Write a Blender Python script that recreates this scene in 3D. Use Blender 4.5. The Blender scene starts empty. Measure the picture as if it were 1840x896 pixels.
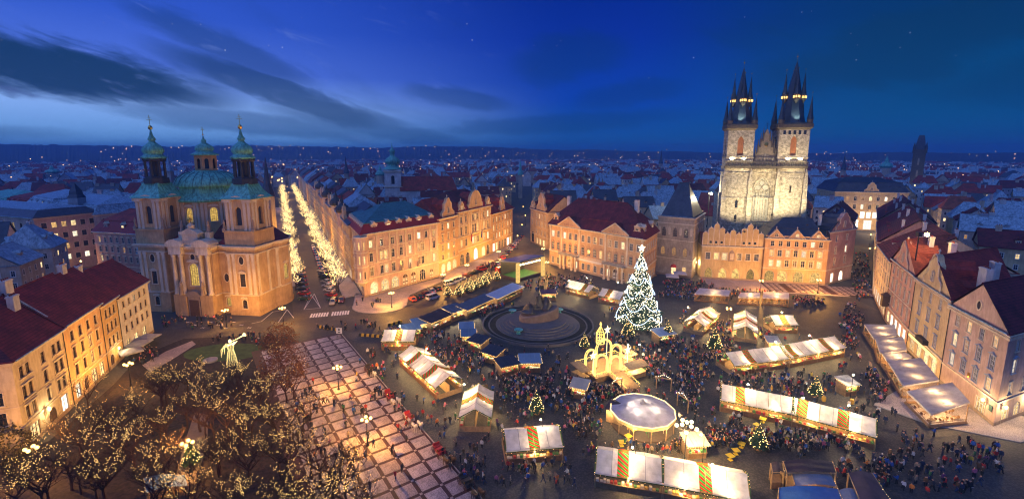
import bpy, bmesh, math, random
from mathutils import Vector, Matrix, noise
R_=math.radians
rnd=random.Random(7)
SC=bpy.context.scene
COL=SC.collection
# ------------------------------------------------------------------ camera
F=830.; HZ=275.; TT=math.atan(0.164); PYC=HZ+F*math.tan(TT); CH=50.
cT,sT=math.cos(TT),math.sin(TT)
cam=bpy.data.cameras.new('camera'); camo=bpy.data.objects.new('camera',cam); COL.objects.link(camo)
cam.sensor_width=36; cam.lens=36*F/1840; cam.shift_y=-(448-PYC)/1840; cam.clip_start=.5; cam.clip_end=20000
camo.location=(0,0,CH); camo.rotation_euler=(math.pi/2-TT,0,0); SC.camera=camo
def G(px,py,z=0.):
    """the ground point (height z) seen in direction px,py from the tower gallery"""
    u=(px-920)/F; v=(PYC-py)/F; d=(u,cT+v*sT,-sT+v*cT); k=(z-CH)/d[2]
    return Vector((d[0]*k,d[1]*k))
def HT(bx,by,ty):
    X,Y=G(bx,by); v=(PYC-ty)/F
    return CH+Y*(v*cT-sT)/(cT+v*sT)
def PX(X,Y,Z):
    dz=Z-CH; fw=Y*cT-dz*sT; up=Y*sT+dz*cT
    return (920+F*X/fw,PYC-F*up/fw,fw)
# ------------------------------------------------------------------ render, exposure
SC.view_settings.view_transform='Standard'; SC.view_settings.look='None'; SC.view_settings.gamma=1; SC.view_settings.exposure=0.45
cy=SC.cycles
cy.use_denoising=True; cy.denoiser='OPENIMAGEDENOISE'; cy.max_bounces=5; cy.diffuse_bounces=3; cy.glossy_bounces=2; cy.transmission_bounces=3; cy.volume_bounces=0
cy.transparent_max_bounces=6; cy.sample_clamp_indirect=2.0; cy.sample_clamp_direct=0; cy.use_light_tree=True; cy.caustics_reflective=False; cy.caustics_refractive=False
cy.use_adaptive_sampling=True; cy.adaptive_threshold=0.015; cy.filter_width=1.15
# ------------------------------------------------------------------ sky
W=bpy.data.worlds.new('World'); SC.world=W; W.use_nodes=True
class NT:
    def __init__(s,tree): s.t=tree; s.n=tree.nodes; s.l=tree.links
    def new(s,typ,**kw):
        n=s.n.new('ShaderNode'+typ)
        for k,v in kw.items():
            if k.startswith('i_'):
                k=k[2:]; n.inputs[int(k) if k.isdigit() else k].default_value=v
            else: setattr(n,k,v)
        return n
    def link(s,a,b): s.l.new(a,b)
    def math(s,op,a,b=None,c=None,clamp=False):
        n=s.new('Math',operation=op,use_clamp=clamp)
        for i,x in enumerate((a,b,c)):
            if x is None: continue
            if isinstance(x,(int,float)): n.inputs[i].default_value=x
            else: s.link(x,n.inputs[i])
        return n.outputs[0]
    def mix(s,f,a,b,bt='MIX'):
        n=s.new('Mix',data_type='RGBA',blend_type=bt)
        for i,x in ((0,f),(6,a),(7,b)):
            if isinstance(x,(int,float)): n.inputs[i].default_value=x
            elif isinstance(x,(tuple,list)): n.inputs[i].default_value=tuple(x)+(1,)*(4-len(x))
            else: s.link(x,n.inputs[i])
        return n.outputs[2]
    def ramp(s,f,stops,interp='LINEAR'):
        n=s.new('ValToRGB'); r=n.color_ramp; r.interpolation=interp
        while len(r.elements)<len(stops): r.elements.new(.5)
        for e,(p,cc) in zip(r.elements,stops): e.position=p; e.color=tuple(cc)+(1,)*(4-len(cc))
        s.link(f,n.inputs[0]); return n.outputs[0]
def sky():
    t=NT(W.node_tree); t.n.clear()
    out=t.new('OutputWorld'); bg=t.new('Background')
    tc=t.new('TexCoord'); sep=t.new('SeparateXYZ'); t.link(tc.outputs['Generated'],sep.inputs[0])
    x,y,z=sep.outputs
    az=t.math('ARCTAN2',x,y); el=t.math('ARCSINE',z)              # radians; azimuth 0 = ahead
    e=t.math('MULTIPLY_ADD',el,1/0.9,0.0,clamp=True)
    # dusk gradients: afterglow to the west (az -1.2), night to the east
    west=t.ramp(e,[(0,(.04,.19,.46)),(.033,(.13,.31,.64)),(.09,(.20,.36,.74)),(.16,(.062,.135,.56)),(.25,(.024,.078,.46)),(.345,(.014,.058,.41)),(.6,(.012,.03,.26)),(1,(.006,.02,.18))])
    mid =t.ramp(e,[(0,(.002,.055,.20)),(.033,(.002,.065,.26)),(.12,(.001,.038,.31)),(.25,(.0008,.021,.25)),(.345,(.0006,.016,.20)),(1,(.001,.012,.14))])
    east=t.ramp(e,[(0,(.002,.052,.18)),(.05,(.001,.058,.19)),(.15,(.0005,.044,.15)),(.25,(.0005,.028,.11)),(1,(.001,.014,.10))])
    da=t.math('COSINE',t.math('ADD',az,1.0))
    fw=t.new('MapRange',interpolation_type='SMOOTHSTEP'); t.link(da,fw.inputs[0]); fw.inputs[1].default_value=.42; fw.inputs[2].default_value=1.02
    de=t.math('COSINE',t.math('SUBTRACT',az,.9))
    fe=t.new('MapRange',interpolation_type='SMOOTHSTEP'); t.link(de,fe.inputs[0]); fe.inputs[1].default_value=.78; fe.inputs[2].default_value=1.0
    c=t.mix(fe.outputs[0],mid,east); c=t.mix(fw.outputs[0],c,west)
    # streaky cloud sheets (direction space, perspective-flattened)
    comb=t.new('CombineXYZ'); t.link(t.math('MULTIPLY',az,3.2),comb.inputs[0]); t.link(t.math('MULTIPLY',t.math('MULTIPLY_ADD',az,.30,el),11.0),comb.inputs[1])
    n1=t.new('TexNoise',i_Scale=.85,i_Detail=6.0,i_Roughness=.55,i_Distortion=.7); t.link(comb.outputs[0],n1.inputs['Vector'])
    n2=t.new('TexNoise',i_Scale=3.4,i_Detail=5.0,i_Roughness=.6,i_Distortion=.5); t.link(comb.outputs[0],n2.inputs['Vector'])
    w1=t.math('SUBTRACT',n1.outputs[0],.5); w2=t.math('SUBTRACT',n2.outputs[0],.5)
    def blob(a0,e0,sa,se,rot):
        dx=t.math('SUBTRACT',az,a0); dy=t.math('SUBTRACT',el,e0)
        cr,sr=math.cos(rot),math.sin(rot)
        p=t.math('ADD',t.math('MULTIPLY',dx,cr/sa),t.math('MULTIPLY',dy,sr/sa))
        q=t.math('ADD',t.math('MULTIPLY',dx,-sr/se),t.math('MULTIPLY',dy,cr/se))
        q=t.math('ADD',q,t.math('MULTIPLY',w1,2.0)); q=t.math('ADD',q,t.math('MULTIPLY',w2,1.3))
        d=t.math('ADD',t.math('POWER',t.math('ABSOLUTE',p),2.2),t.math('POWER',t.math('ABSOLUTE',q),2.2))
        m=t.new('MapRange',interpolation_type='SMOOTHSTEP'); t.link(d,m.inputs[0]); m.inputs[1].default_value=1.5; m.inputs[2].default_value=.25
        return m.outputs[0]
    dark=None
    for b,k in ((((-.80,.130,.28,.046,-.19)),.97),((-.50,.050,.22,.020,-.10),.5),((-.44,.105,.21,.036,-.30),.75),((-.53,.185,.15,.028,-.35),.5),((-.115,.112,.11,.020,-.12),.42),((.12,.19,.12,.05,.1),.35),((.24,.115,.11,.025,.12),.35),((-.3,.05,.2,.02,-.15),.5),((.10,.06,.25,.02,.05),.35),((.72,.17,.28,.05,.12),.5),((.95,.10,.25,.03,.0),.4),((-.36,.085,.16,.022,-.22),.5),((-.95,.030,.2,.012,0),.35)):
        m=t.math('MULTIPLY',blob(*b),k)
        dark=m if dark is None else t.math('MAXIMUM',dark,m)
    # general thin cloud everywhere
    gen=t.new('MapRange',interpolation_type='SMOOTHSTEP'); t.link(n1.outputs[0],gen.inputs[0]); gen.inputs[1].default_value=.55; gen.inputs[2].default_value=.78; gen.inputs[4].default_value=.35
    dark=t.math('MAXIMUM',dark,gen.outputs[0])
    cloudcol=t.mix(fw.outputs[0],(.0015,.026,.085),(.005,.030,.095))
    c=t.mix(dark,c,cloudcol)
    # pale wisps in the west
    wis=t.new('MapRange',interpolation_type='SMOOTHSTEP'); t.link(n2.outputs[0],wis.inputs[0]); wis.inputs[1].default_value=.56; wis.inputs[2].default_value=.80
    wm=t.math('MULTIPLY',t.math('MULTIPLY',wis.outputs[0],fw.outputs[0]),.32)
    c=t.mix(wm,c,(.16,.24,.62))
    # stars
    vor=t.new('TexVoronoi',i_Scale=60.0); t.link(tc.outputs['Generated'],vor.inputs['Vector'])
    st=t.new('MapRange'); t.link(vor.outputs['Distance'],st.inputs[0]); st.inputs[1].default_value=.085; st.inputs[2].default_value=.04
    wn=t.new('TexWhiteNoise'); t.link(vor.outputs['Position'],wn.inputs['Vector'])
    keep=t.math('GREATER_THAN',wn.outputs['Value'],.72)
    up=t.new('MapRange'); t.link(el,up.inputs[0]); up.inputs[1].default_value=.10; up.inputs[2].default_value=.16
    sm=t.math('MULTIPLY',t.math('MULTIPLY',st.outputs[0],keep),t.math('MULTIPLY',up.outputs[0],t.math('SUBTRACT',1.0,dark)))
    sm=t.math('MULTIPLY',sm,t.math('POWER',wn.outputs['Value'],6.0))
    c=t.mix(sm,c,(.75,.8,1.0))
    # below the horizon: dark ground haze
    bel=t.math('LESS_THAN',z,-.01); c=t.mix(bel,c,(.004,.02,.07))
    # twilight sky texture under it all
    sk=t.new('TexSky',sky_type='NISHITA',sun_disc=False); sk.sun_elevation=R_(-4.5); sk.sun_rotation=R_(-65); sk.altitude=250
    sc=t.new('Mix',data_type='RGBA',blend_type='ADD'); sc.inputs[0].default_value=.004
    t.link(c,sc.inputs[6]); t.link(sk.outputs[0],sc.inputs[7])
    t.link(sc.outputs[2],bg.inputs[0]); bg.inputs[1].default_value=1.0
    t.link(bg.outputs[0],out.inputs[0])
sky()
W.cycles.sampling_method='MANUAL'; W.cycles.sample_map_resolution=256
sl=bpy.data.lights.new('afterglow_fill','SUN'); sl.energy=1.2; sl.angle=R_(110); sl.color=(.24,.42,1.0)  # added soft fill from behind and above, lifting the dim skylight
slo=bpy.data.objects.new('afterglow_fill',sl); COL.objects.link(slo); slo.rotation_euler=Vector((.40,.42,-.8)).to_track_quat('-Z','Y').to_euler()
# ------------------------------------------------------------------ materials
MATS={}
def mat(name,col,rough=.7,var=.18,scale=.6,bump=0.,bscale=8.,metal=0.,kind=None,col2=None,spec=.3):
    if name in MATS: return MATS[name]
    m=bpy.data.materials.new(name); m.use_nodes=True; t=NT(m.node_tree); b=t.n['Principled BSDF']
    b.inputs['Roughness'].default_value=rough; b.inputs['Metallic'].default_value=metal
    b.inputs['Specular IOR Level'].default_value=spec
    tc=t.new('TexCoord'); c=tuple(col)
    n=t.new('TexNoise',i_Scale=scale,i_Detail=6.0,i_Roughness=.62); t.link(tc.outputs['Object'],n.inputs['Vector'])
    lo=tuple(x*(1-var) for x in c); hi=tuple(min(1,x*(1+var)) for x in c)
    o=t.ramp(n.outputs[0],[(.3,lo),(.7,hi)])
    if kind=='plaster':      # rain streaks and soot
        mp=t.new('Mapping'); mp.inputs['Scale'].default_value=(1.6,1.6,.30); t.link(tc.outputs['Object'],mp.inputs[0])
        s=t.new('TexNoise',i_Scale=1.4,i_Detail=5.0); t.link(mp.outputs[0],s.inputs['Vector'])
        f=t.ramp(s.outputs[0],[(.40,(.62,.58,.55)),(.60,(1,1,1))]); o=t.mix(.38,o,f,'MULTIPLY')
        s2=t.new('TexNoise',i_Scale=.16,i_Detail=6.0,i_Roughness=.65); t.link(tc.outputs['Object'],s2.inputs['Vector']); o=t.mix(.5,o,t.ramp(s2.outputs[0],[(.40,(.55,.51,.50)),(.60,(1,1,1))]),'MULTIPLY')
    if kind=='stone':
        br=t.new('TexBrick',i_Scale=.55); br.inputs['Mortar Size'].default_value=.018; br.inputs['Color1'].default_value=(1,1,1,1); br.inputs['Color2'].default_value=(.48,.44,.38,1); br.inputs['Mortar'].default_value=(.3,.28,.25,1)
        mp=t.new('Mapping'); mp.inputs['Rotation'].default_value=(math.pi/2,0,0); t.link(tc.outputs['Object'],mp.inputs[0]); t.link(mp.outputs[0],br.inputs['Vector'])
        o=t.mix(.65,o,br.outputs[0],'MULTIPLY')
        s=t.new('TexNoise',i_Scale=.9,i_Detail=8.0,i_Roughness=.7); t.link(tc.outputs['Object'],s.inputs['Vector'])
        f=t.ramp(s.outputs[0],[(.40,(.30,.28,.26)),(.58,(1,1,1))]); o=t.mix(.8,o,f,'MULTIPLY')
    if kind=='tile':
        ge=t.new('NewGeometry')
        mp=t.new('Mapping'); mp.inputs['Scale'].default_value=(2.4,2.4,2.6); t.link(tc.outputs['Object'],mp.inputs[0])
        sx=t.new('SeparateXYZ'); t.link(mp.outputs[0],sx.inputs[0])
        fr=t.math('FRACT',sx.outputs[2]); g=t.ramp(fr,[(0,(.22,.22,.22)),(.28,(1.1,1.1,1.1)),(1,(.85,.85,.85))]); o=t.mix(.8,o,g,'MULTIPLY')
        cell=t.new('TexWhiteNoise'); fl=t.new('VectorMath',operation='FLOOR'); t.link(mp.outputs[0],fl.inputs[0]); t.link(fl.outputs[0],cell.inputs['Vector'])
        g2=t.ramp(cell.outputs['Value'],[(0,(.6,.55,.55)),(1,(1.15,1.05,1.0))]); o=t.mix(.55,o,g2,'MULTIPLY')
        s=t.new('TexNoise',i_Scale=.35,i_Detail=7.0,i_Roughness=.7); t.link(tc.outputs['Object'],s.inputs['Vector'])
        o=t.mix(.6,o,t.ramp(s.outputs[0],[(.40,(.38,.36,.40)),(.58,(1.15,1.05,1.0))]),'MULTIPLY')
    if kind=='seam':         # standing-seam copper / zinc
        s=t.new('TexNoise',i_Scale=.5,i_Detail=6.0,i_Roughness=.7); mp=t.new('Mapping'); mp.inputs['Scale'].default_value=(3,3,.35); t.link(tc.outputs['Object'],mp.inputs[0]); t.link(mp.outputs[0],s.inputs['Vector'])
        o=t.mix(.8,o,t.ramp(s.outputs[0],[(.40,(.25,.3,.3)),(.58,(1,1,1))]),'MULTIPLY')
    if kind=='cobble':
        v=t.new('TexVoronoi',i_Scale=bscale); t.link(tc.outputs['Object'],v.inputs['Vector'])
        o=t.mix(.6,o,t.ramp(v.outputs['Distance'],[(.25,(1.15,1.15,1.15)),(.65,(.35,.35,.35))]),'MULTIPLY')
        s=t.new('TexNoise',i_Scale=.05,i_Detail=6.0,i_Roughness=.6); t.link(tc.outputs['Object'],s.inputs['Vector'])
        o=t.mix(.7,o,t.ramp(s.outputs[0],[(.35,(.5,.48,.46)),(.65,(1.1,1.1,1.1))]),'MULTIPLY')
    t.link(o,b.inputs['Base Color'])
    if bump:
        bn=t.new('TexNoise',i_Scale=bscale,i_Detail=5.0) if kind!='cobble' else t.new('TexVoronoi',i_Scale=bscale)
        t.link(tc.outputs['Object'],bn.inputs['Vector'])
        bu=t.new('Bump',i_Strength=bump); bu.inputs['Distance'].default_value=.05; t.link(bn.outputs[0],bu.inputs['Height']); t.link(bu.outputs[0],b.inputs['Normal'])
    MATS[name]=m; return m
def emit(name,col,st,var=0.,sample=False,scale=1.5):
    if name in MATS: return MATS[name]
    m=bpy.data.materials.new(name); m.use_nodes=True; t=NT(m.node_tree); t.n.clear()
    o=t.new('OutputMaterial'); e=t.new('Emission'); e.inputs[0].default_value=tuple(col)+(1,); e.inputs[1].default_value=st
    if var:
        tc=t.new('TexCoord'); n=t.new('TexNoise',i_Scale=scale,i_Detail=4.0); t.link(tc.outputs['Object'],n.inputs['Vector'])
        oi=t.new('ObjectInfo'); va=t.new('VectorMath',operation='ADD'); t.link(tc.outputs['Object'],va.inputs[0]); t.link(oi.outputs['Random'],va.inputs[1])
        sc=t.new('VectorMath',operation='SCALE'); sc.inputs['Scale'].default_value=1.0; t.link(va.outputs[0],sc.inputs[0]); t.link(sc.outputs[0],n.inputs['Vector'])
        g=t.math('MULTIPLY_ADD',oi.outputs['Random'],.9,.45)
        f=t.ramp(n.outputs[0],[(.32,(1-var,1-var,1-var)),(.66,(1,1,1))]); t.link(t.mix(1.0,tuple(col),f,'MULTIPLY'),e.inputs[0])
        t.link(t.math('MULTIPLY',g,st),e.inputs[1])
    t.link(e.outputs[0],o.inputs[0]); m.cycles.emission_sampling='AUTO' if sample else 'NONE'
    MATS[name]=m; return m
def canvas(name,col,trans=.55):
    """thin tent cloth that lets the lamps beneath shine through"""
    if name in MATS: return MATS[name]
    m=bpy.data.materials.new(name); m.use_nodes=True; t=NT(m.node_tree); t.n.clear()
    o=t.new('OutputMaterial'); d=t.new('BsdfDiffuse'); tr=t.new('BsdfTranslucent'); mx=t.new('MixShader'); mx.inputs[0].default_value=trans
    tc=t.new('TexCoord'); n=t.new('TexNoise',i_Scale=.8,i_Detail=5.0); t.link(tc.outputs['Object'],n.inputs['Vector'])
    cc=t.ramp(n.outputs[0],[(.3,tuple(x*.68 for x in col)),(.62,tuple(col))])
    t.link(cc,d.inputs[0]); t.link(cc,tr.inputs[0]); t.link(d.outputs[0],mx.inputs[1]); t.link(tr.outputs[0],mx.inputs[2]); t.link(mx.outputs[0],o.inputs[0])
    MATS[name]=m; return m
PL=lambda n,c:mat('plaster_'+n,c,.85,.10,.35,.15,3.,kind='plaster')
plaster={k:PL(k,v) for k,v in dict(cream=(.62,.47,.26),peach=(.62,.40,.21),pink=(.56,.33,.25),rose=(.60,.42,.33),ivory=(.66,.54,.36),ochre=(.60,.40,.16),grey=(.42,.42,.43),buff=(.55,.45,.33),white=(.66,.64,.60),sand=(.60,.43,.23),dusk=(.36,.37,.42)).items()}
TRIM=mat('stone_trim',(.72,.61,.44),.8,.12,.5,.1,4.,kind='plaster')
TRIMD=mat('dark_sandstone_trim',(.30,.22,.16),.85,.2,.8,.2,4.)
STONE=mat('gothic_stone',(.58,.53,.42),.9,.18,.6,.5,2.,kind='stone')
STONED=mat('sooty_stone',(.10,.085,.065),.9,.3,1.2,.5,3.)
TILE=mat('red_roof_tile',(.34,.040,.030),.75,.2,.5,0,kind='tile')
TILEB=mat('brown_roof_tile',(.33,.085,.045),.75,.2,.5,0,kind='tile')
TILED=mat('dark_roof_tile',(.15,.022,.028),.75,.2,.5,0,kind='tile')
SLATE=mat('slate_roof',(.045,.055,.085),.45,.25,.8,0,kind='tile',spec=.5)
ZINC=mat('zinc_roof',(.30,.42,.50),.4,.2,.5,kind='seam',spec=.5)
COPPER=mat('green_copper',(.13,.50,.40),.5,.2,.6,kind='seam',spec=.5)
TEAL=mat('teal_copper_roof',(.06,.22,.20),.5,.2,.3,kind='seam',spec=.5)
REDM=mat('red_mansard_sheet',(.30,.025,.025),.6,.2,.6)
DARKM=mat('blackened_copper',(.022,.024,.028),.5,.3,1.,spec=.5)
GOLD=mat('gilt',(.9,.55,.12),.25,.1,1.,metal=1.)
WHITEW=mat('white_window_paint',(.62,.60,.56),.5,.08,2.)
BROWNW=mat('brown_window_wood',(.09,.055,.035),.6,.2,2.)
DOORW=mat('oak_door',(.10,.05,.025),.55,.25,2.)
IRON=mat('black_iron',(.02,.02,.022),.45,.2,3.)
GLASS=mat('dark_glass',(.020,.024,.034),.12,.3,1.,spec=.8)
LIT=[emit('lamplit_pane_warm',(1,.58,.20),1.5,.6),emit('lamplit_pane_yellow',(1,.72,.34),1.8,.6),emit('lamplit_pane_dim',(1,.50,.16),.55,.7),emit('lamplit_pane_white',(1,.86,.60),2.0,.55)]
SHOPL=emit('shop_window_glow',(1,.66,.28),2.2,.75,scale=2.5)
SHOPW=emit('shop_window_white',(1,.90,.72),3.2,.5,scale=2.0)
BEAD=emit('warm_bulb',(1,.64,.22),4.5)
BEADW=emit('white_bulb',(1,.86,.58),10.)
BEADB=emit('cool_tube',(.55,.74,1.),3.)
GLOBE=emit('sodium_globe',(1,.58,.15),5.)
GLOBEW=emit('warm_globe',(1,.75,.36),6.)
WOOD=mat('stall_timber',(.22,.12,.055),.75,.3,2.)
WOODL=mat('pale_timber',(.34,.21,.10),.75,.25,2.)
CANV=canvas('white_tent_cloth',(.74,.70,.70),.40)
CANVS=canvas('grey_tent_cloth',(.52,.50,.50),.35)
CANVG=canvas('green_stripe_cloth',(.03,.30,.05),.30)
CANVR=canvas('red_stripe_cloth',(.58,.03,.02),.30)
TARPB=mat('blue_tarp',(.06,.17,.36),.5,.2,.6); TARPK=mat('dark_brown_tarp',(.055,.035,.04),.7,.25,.8); TARPG=mat('grey_tarp',(.22,.23,.26),.7,.15,.8)
GARL=mat('fir_garland',(.025,.06,.02),.9,.4,3.)
# ------------------------------------------------------------------ mesh builder
class MB:
    def __init__(s): s.v=[]; s.f=[]; s.m=[]
    def face(s,pts,m=0):
        i=len(s.v); s.v.extend(tuple(p) for p in pts); s.f.append(tuple(range(i,i+len(pts)))); s.m.append(m)
    def box(s,x0,x1,y0,y1,z0,z1,m=0):
        i=len(s.v); s.v.extend([(x0,y0,z0),(x1,y0,z0),(x1,y1,z0),(x0,y1,z0),(x0,y0,z1),(x1,y0,z1),(x1,y1,z1),(x0,y1,z1)])
        for q in ((0,3,2,1),(4,5,6,7),(0,1,5,4),(1,2,6,5),(2,3,7,6),(3,0,4,7)): s.f.append(tuple(i+k for k in q)); s.m.append(m)
    def loft(s,rings,m=0,cap=(True,True)):
        i0=len(s.v); n=len(rings[0])
        for r in rings: s.v.extend(tuple(p) for p in r)
        for k in range(len(rings)-1):
            a=i0+k*n; b=a+n
            for j in range(n):
                j2=(j+1)%n; s.f.append((a+j,a+j2,b+j2,b+j)); s.m.append(m)
        if cap[0]: s.f.append(tuple(i0+j for j in range(n-1,-1,-1))); s.m.append(m)
        if cap[1]: a=i0+(len(rings)-1)*n; s.f.append(tuple(a+j for j in range(n))); s.m.append(m)
    def lathe(s,prof,n=12,c=(0,0),m=0,ph=0.,sx=1.,sy=1.,cap=(True,True)):
        s.loft([[(c[0]+sx*r*math.cos(ph+2*math.pi*j/n),c[1]+sy*r*math.sin(ph+2*math.pi*j/n),z) for j in range(n)] for r,z in prof],m,cap)
    def tube(s,pts,r,n=5,m=0):
        pts=[Vector(p) for p in pts]; rr=r if isinstance(r,(list,tuple)) else [r]*len(pts); rings=[]
        for k,p in enumerate(pts):
            d=(pts[min(k+1,len(pts)-1)]-pts[max(k-1,0)])
            d=d.normalized() if d.length>1e-6 else Vector((0,0,1))
            a=d.cross(Vector((0,0,1)) if abs(d.z)<.9 else Vector((1,0,0))).normalized(); b=d.cross(a)
            rings.append([p+rr[k]*(math.cos(2*math.pi*j/n)*a+math.sin(2*math.pi*j/n)*b) for j in range(n)])
        s.loft(rings,m)
    def bead(s,p,r,m=0):
        x,y,z=p; i=len(s.v); s.v.extend([(x+r,y,z),(x-r,y,z),(x,y+r,z),(x,y-r,z),(x,y,z+r),(x,y,z-r)])
        for q in ((0,2,4),(2,1,4),(1,3,4),(3,0,4),(2,0,5),(1,2,5),(3,1,5),(0,3,5)): s.f.append(tuple(i+k for k in q)); s.m.append(m)
    def prism(s,poly,z0,z1,m=0,mt=None):
        n=len(poly); i=len(s.v); s.v.extend((p[0],p[1],z0) for p in poly); s.v.extend((p[0],p[1],z1) for p in poly)
        for j in range(n):
            k=(j+1)%n; s.f.append((i+j,i+k,i+n+k,i+n+j)); s.m.append(m)
        s.f.append(tuple(i+n+j for j in range(n))); s.m.append(m if mt is None else mt)
        s.f.append(tuple(i+j for j in range(n-1,-1,-1))); s.m.append(m)
    def xprism(s,prof,x0,x1,m=0):     # profile in (y,z) swept along x
        s.loft([[(x0,y,z) for y,z in prof],[(x1,y,z) for y,z in prof]],m)
    def yprism(s,prof,y0,y1,m=0):     # profile in (x,z) swept along y
        s.loft([[(x,y0,z) for x,z in prof],[(x,y1,z) for x,z in prof]],m)
    def xf(s,M,i0=0):
        for k in range(i0,len(s.v)): s.v[k]=tuple(M@Vector(s.v[k]))
    def mesh(s,name,mats,smooth=False):
        me=bpy.data.meshes.new(name); me.from_pydata(s.v,[],s.f)
        for m in (mats if isinstance(mats,(list,tuple)) else [mats]): me.materials.append(m)
        if len(me.materials)>1: me.polygons.foreach_set('material_index',s.m)
        if smooth: me.polygons.foreach_set('use_smooth',[True]*len(s.f))
        me.update(); return me
def O(name,me,parent=None,loc=(0,0,0),rz=0.,sc=None):
    o=bpy.data.objects.new(name,me); COL.objects.link(o)
    o.location=loc if len(loc)==3 else (loc[0],loc[1],0)
    if rz: o.rotation_euler=(0,0,rz)
    if sc: o.scale=sc if isinstance(sc,(tuple,list)) else (sc,)*3
    if parent: o.parent=parent
    return o
def tag(o,label,cat,group=None):
    o['label']=label; o['category']=cat
    if group: o['group']=group
    return o
def E(name,loc,label,cat,group=None,rz=0.):
    o=bpy.data.objects.new(name,None); COL.objects.link(o); o.location=(loc[0],loc[1],loc[2] if len(loc)>2 else 0); o.rotation_euler=(0,0,rz); o.empty_display_size=.1
    return tag(o,label,cat,group)
def kind(o,k): o['kind']=k; return o
def copy_tree(o,parent=None):
    c=o.copy(); COL.objects.link(c); c.parent=parent
    for ch in o.children: copy_tree(ch,c)
    return c
def light(name,loc,power,col,r=.25,parent=None,spot=None,target=None,blend=.5):
    l=bpy.data.lights.new(name,'SPOT' if spot else 'POINT'); l.energy=power; l.color=col; l.shadow_soft_size=r
    o=bpy.data.objects.new(name,l); COL.objects.link(o); o.location=loc
    if spot:
        l.spot_size=spot; l.spot_blend=blend; d=Vector(target)-Vector(loc); o.rotation_euler=d.to_track_quat('-Z','Y').to_euler()
    if parent: o.parent=parent
    return o
WARM=(1,.46,.082); WARMW=(1,.74,.42); WHITE=(1,.88,.66)
def off(poly,d):
    """offset a convex CCW polygon outwards by d"""
    n=len(poly); res=[]
    for i in range(n):
        a,b,c=Vector(poly[i-1]),Vector(poly[i]),Vector(poly[(i+1)%n])
        e1=(b-a).normalized(); e2=(c-b).normalized(); n1=Vector((e1.y,-e1.x)); n2=Vector((e2.y,-e2.x))
        bis=(n1+n2); k=bis.length
        bis=bis/k if k>1e-6 else n1
        res.append(b+bis*(d/max(.35,bis.dot(n1))))
    return res
# ------------------------------------------------------------------ windows
def outline(w,h,arch=0,t=0.,n=8):
    """2-D opening outline (x,z), CCW seen from the front, inset by t"""
    a=w/2-t; z0=t
    if arch==0: return [(-a,z0),(a,z0),(a,h-t),(-a,h-t)]
    pts=[(-a,z0),(a,z0)]
    if arch==1:
        zc=h-w/2
        for k in range(n+1):
            g=math.pi*k/n; pts.append((a*math.cos(g),zc+a*math.sin(g)))
    elif arch==2:                       # pointed
        zc=h-w*.866; rr=w-t
        for k in range(n//2+1):
            g=(math.pi/3)*k/(n//2); pts.append((-w/2+rr*math.cos(g),zc+rr*math.sin(g)))
        for k in range(n//2-1,-1,-1):
            g=(math.pi/3)*k/(n//2); pts.append((w/2-rr*math.cos(g),zc+rr*math.sin(g)))
    elif arch==3:                       # oval
        return [(a*math.cos(2*math.pi*k/16-math.pi*.75),h/2+(h/2-t)*math.sin(2*math.pi*k/16-math.pi*.75)) for k in range(16)]
    return pts
def ring(mb,inn,out,y0,y1,m=0):
    k=len(inn)
    for i in range(k):
        j=(i+1)%k; a,b,c,d=inn[i],inn[j],out[j],out[i]
        mb.face([(a[0],y0,a[1]),(d[0],y0,d[1]),(c[0],y0,c[1]),(b[0],y0,b[1])],m)
        mb.face([(a[0],y0,a[1]),(b[0],y0,b[1]),(b[0],y1,b[1]),(a[0],y1,a[1])],m)
        mb.face([(d[0],y0,d[1]),(d[0],y1,d[1]),(c[0],y1,c[1]),(c[0],y0,c[1])],m)
WC={}
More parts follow.
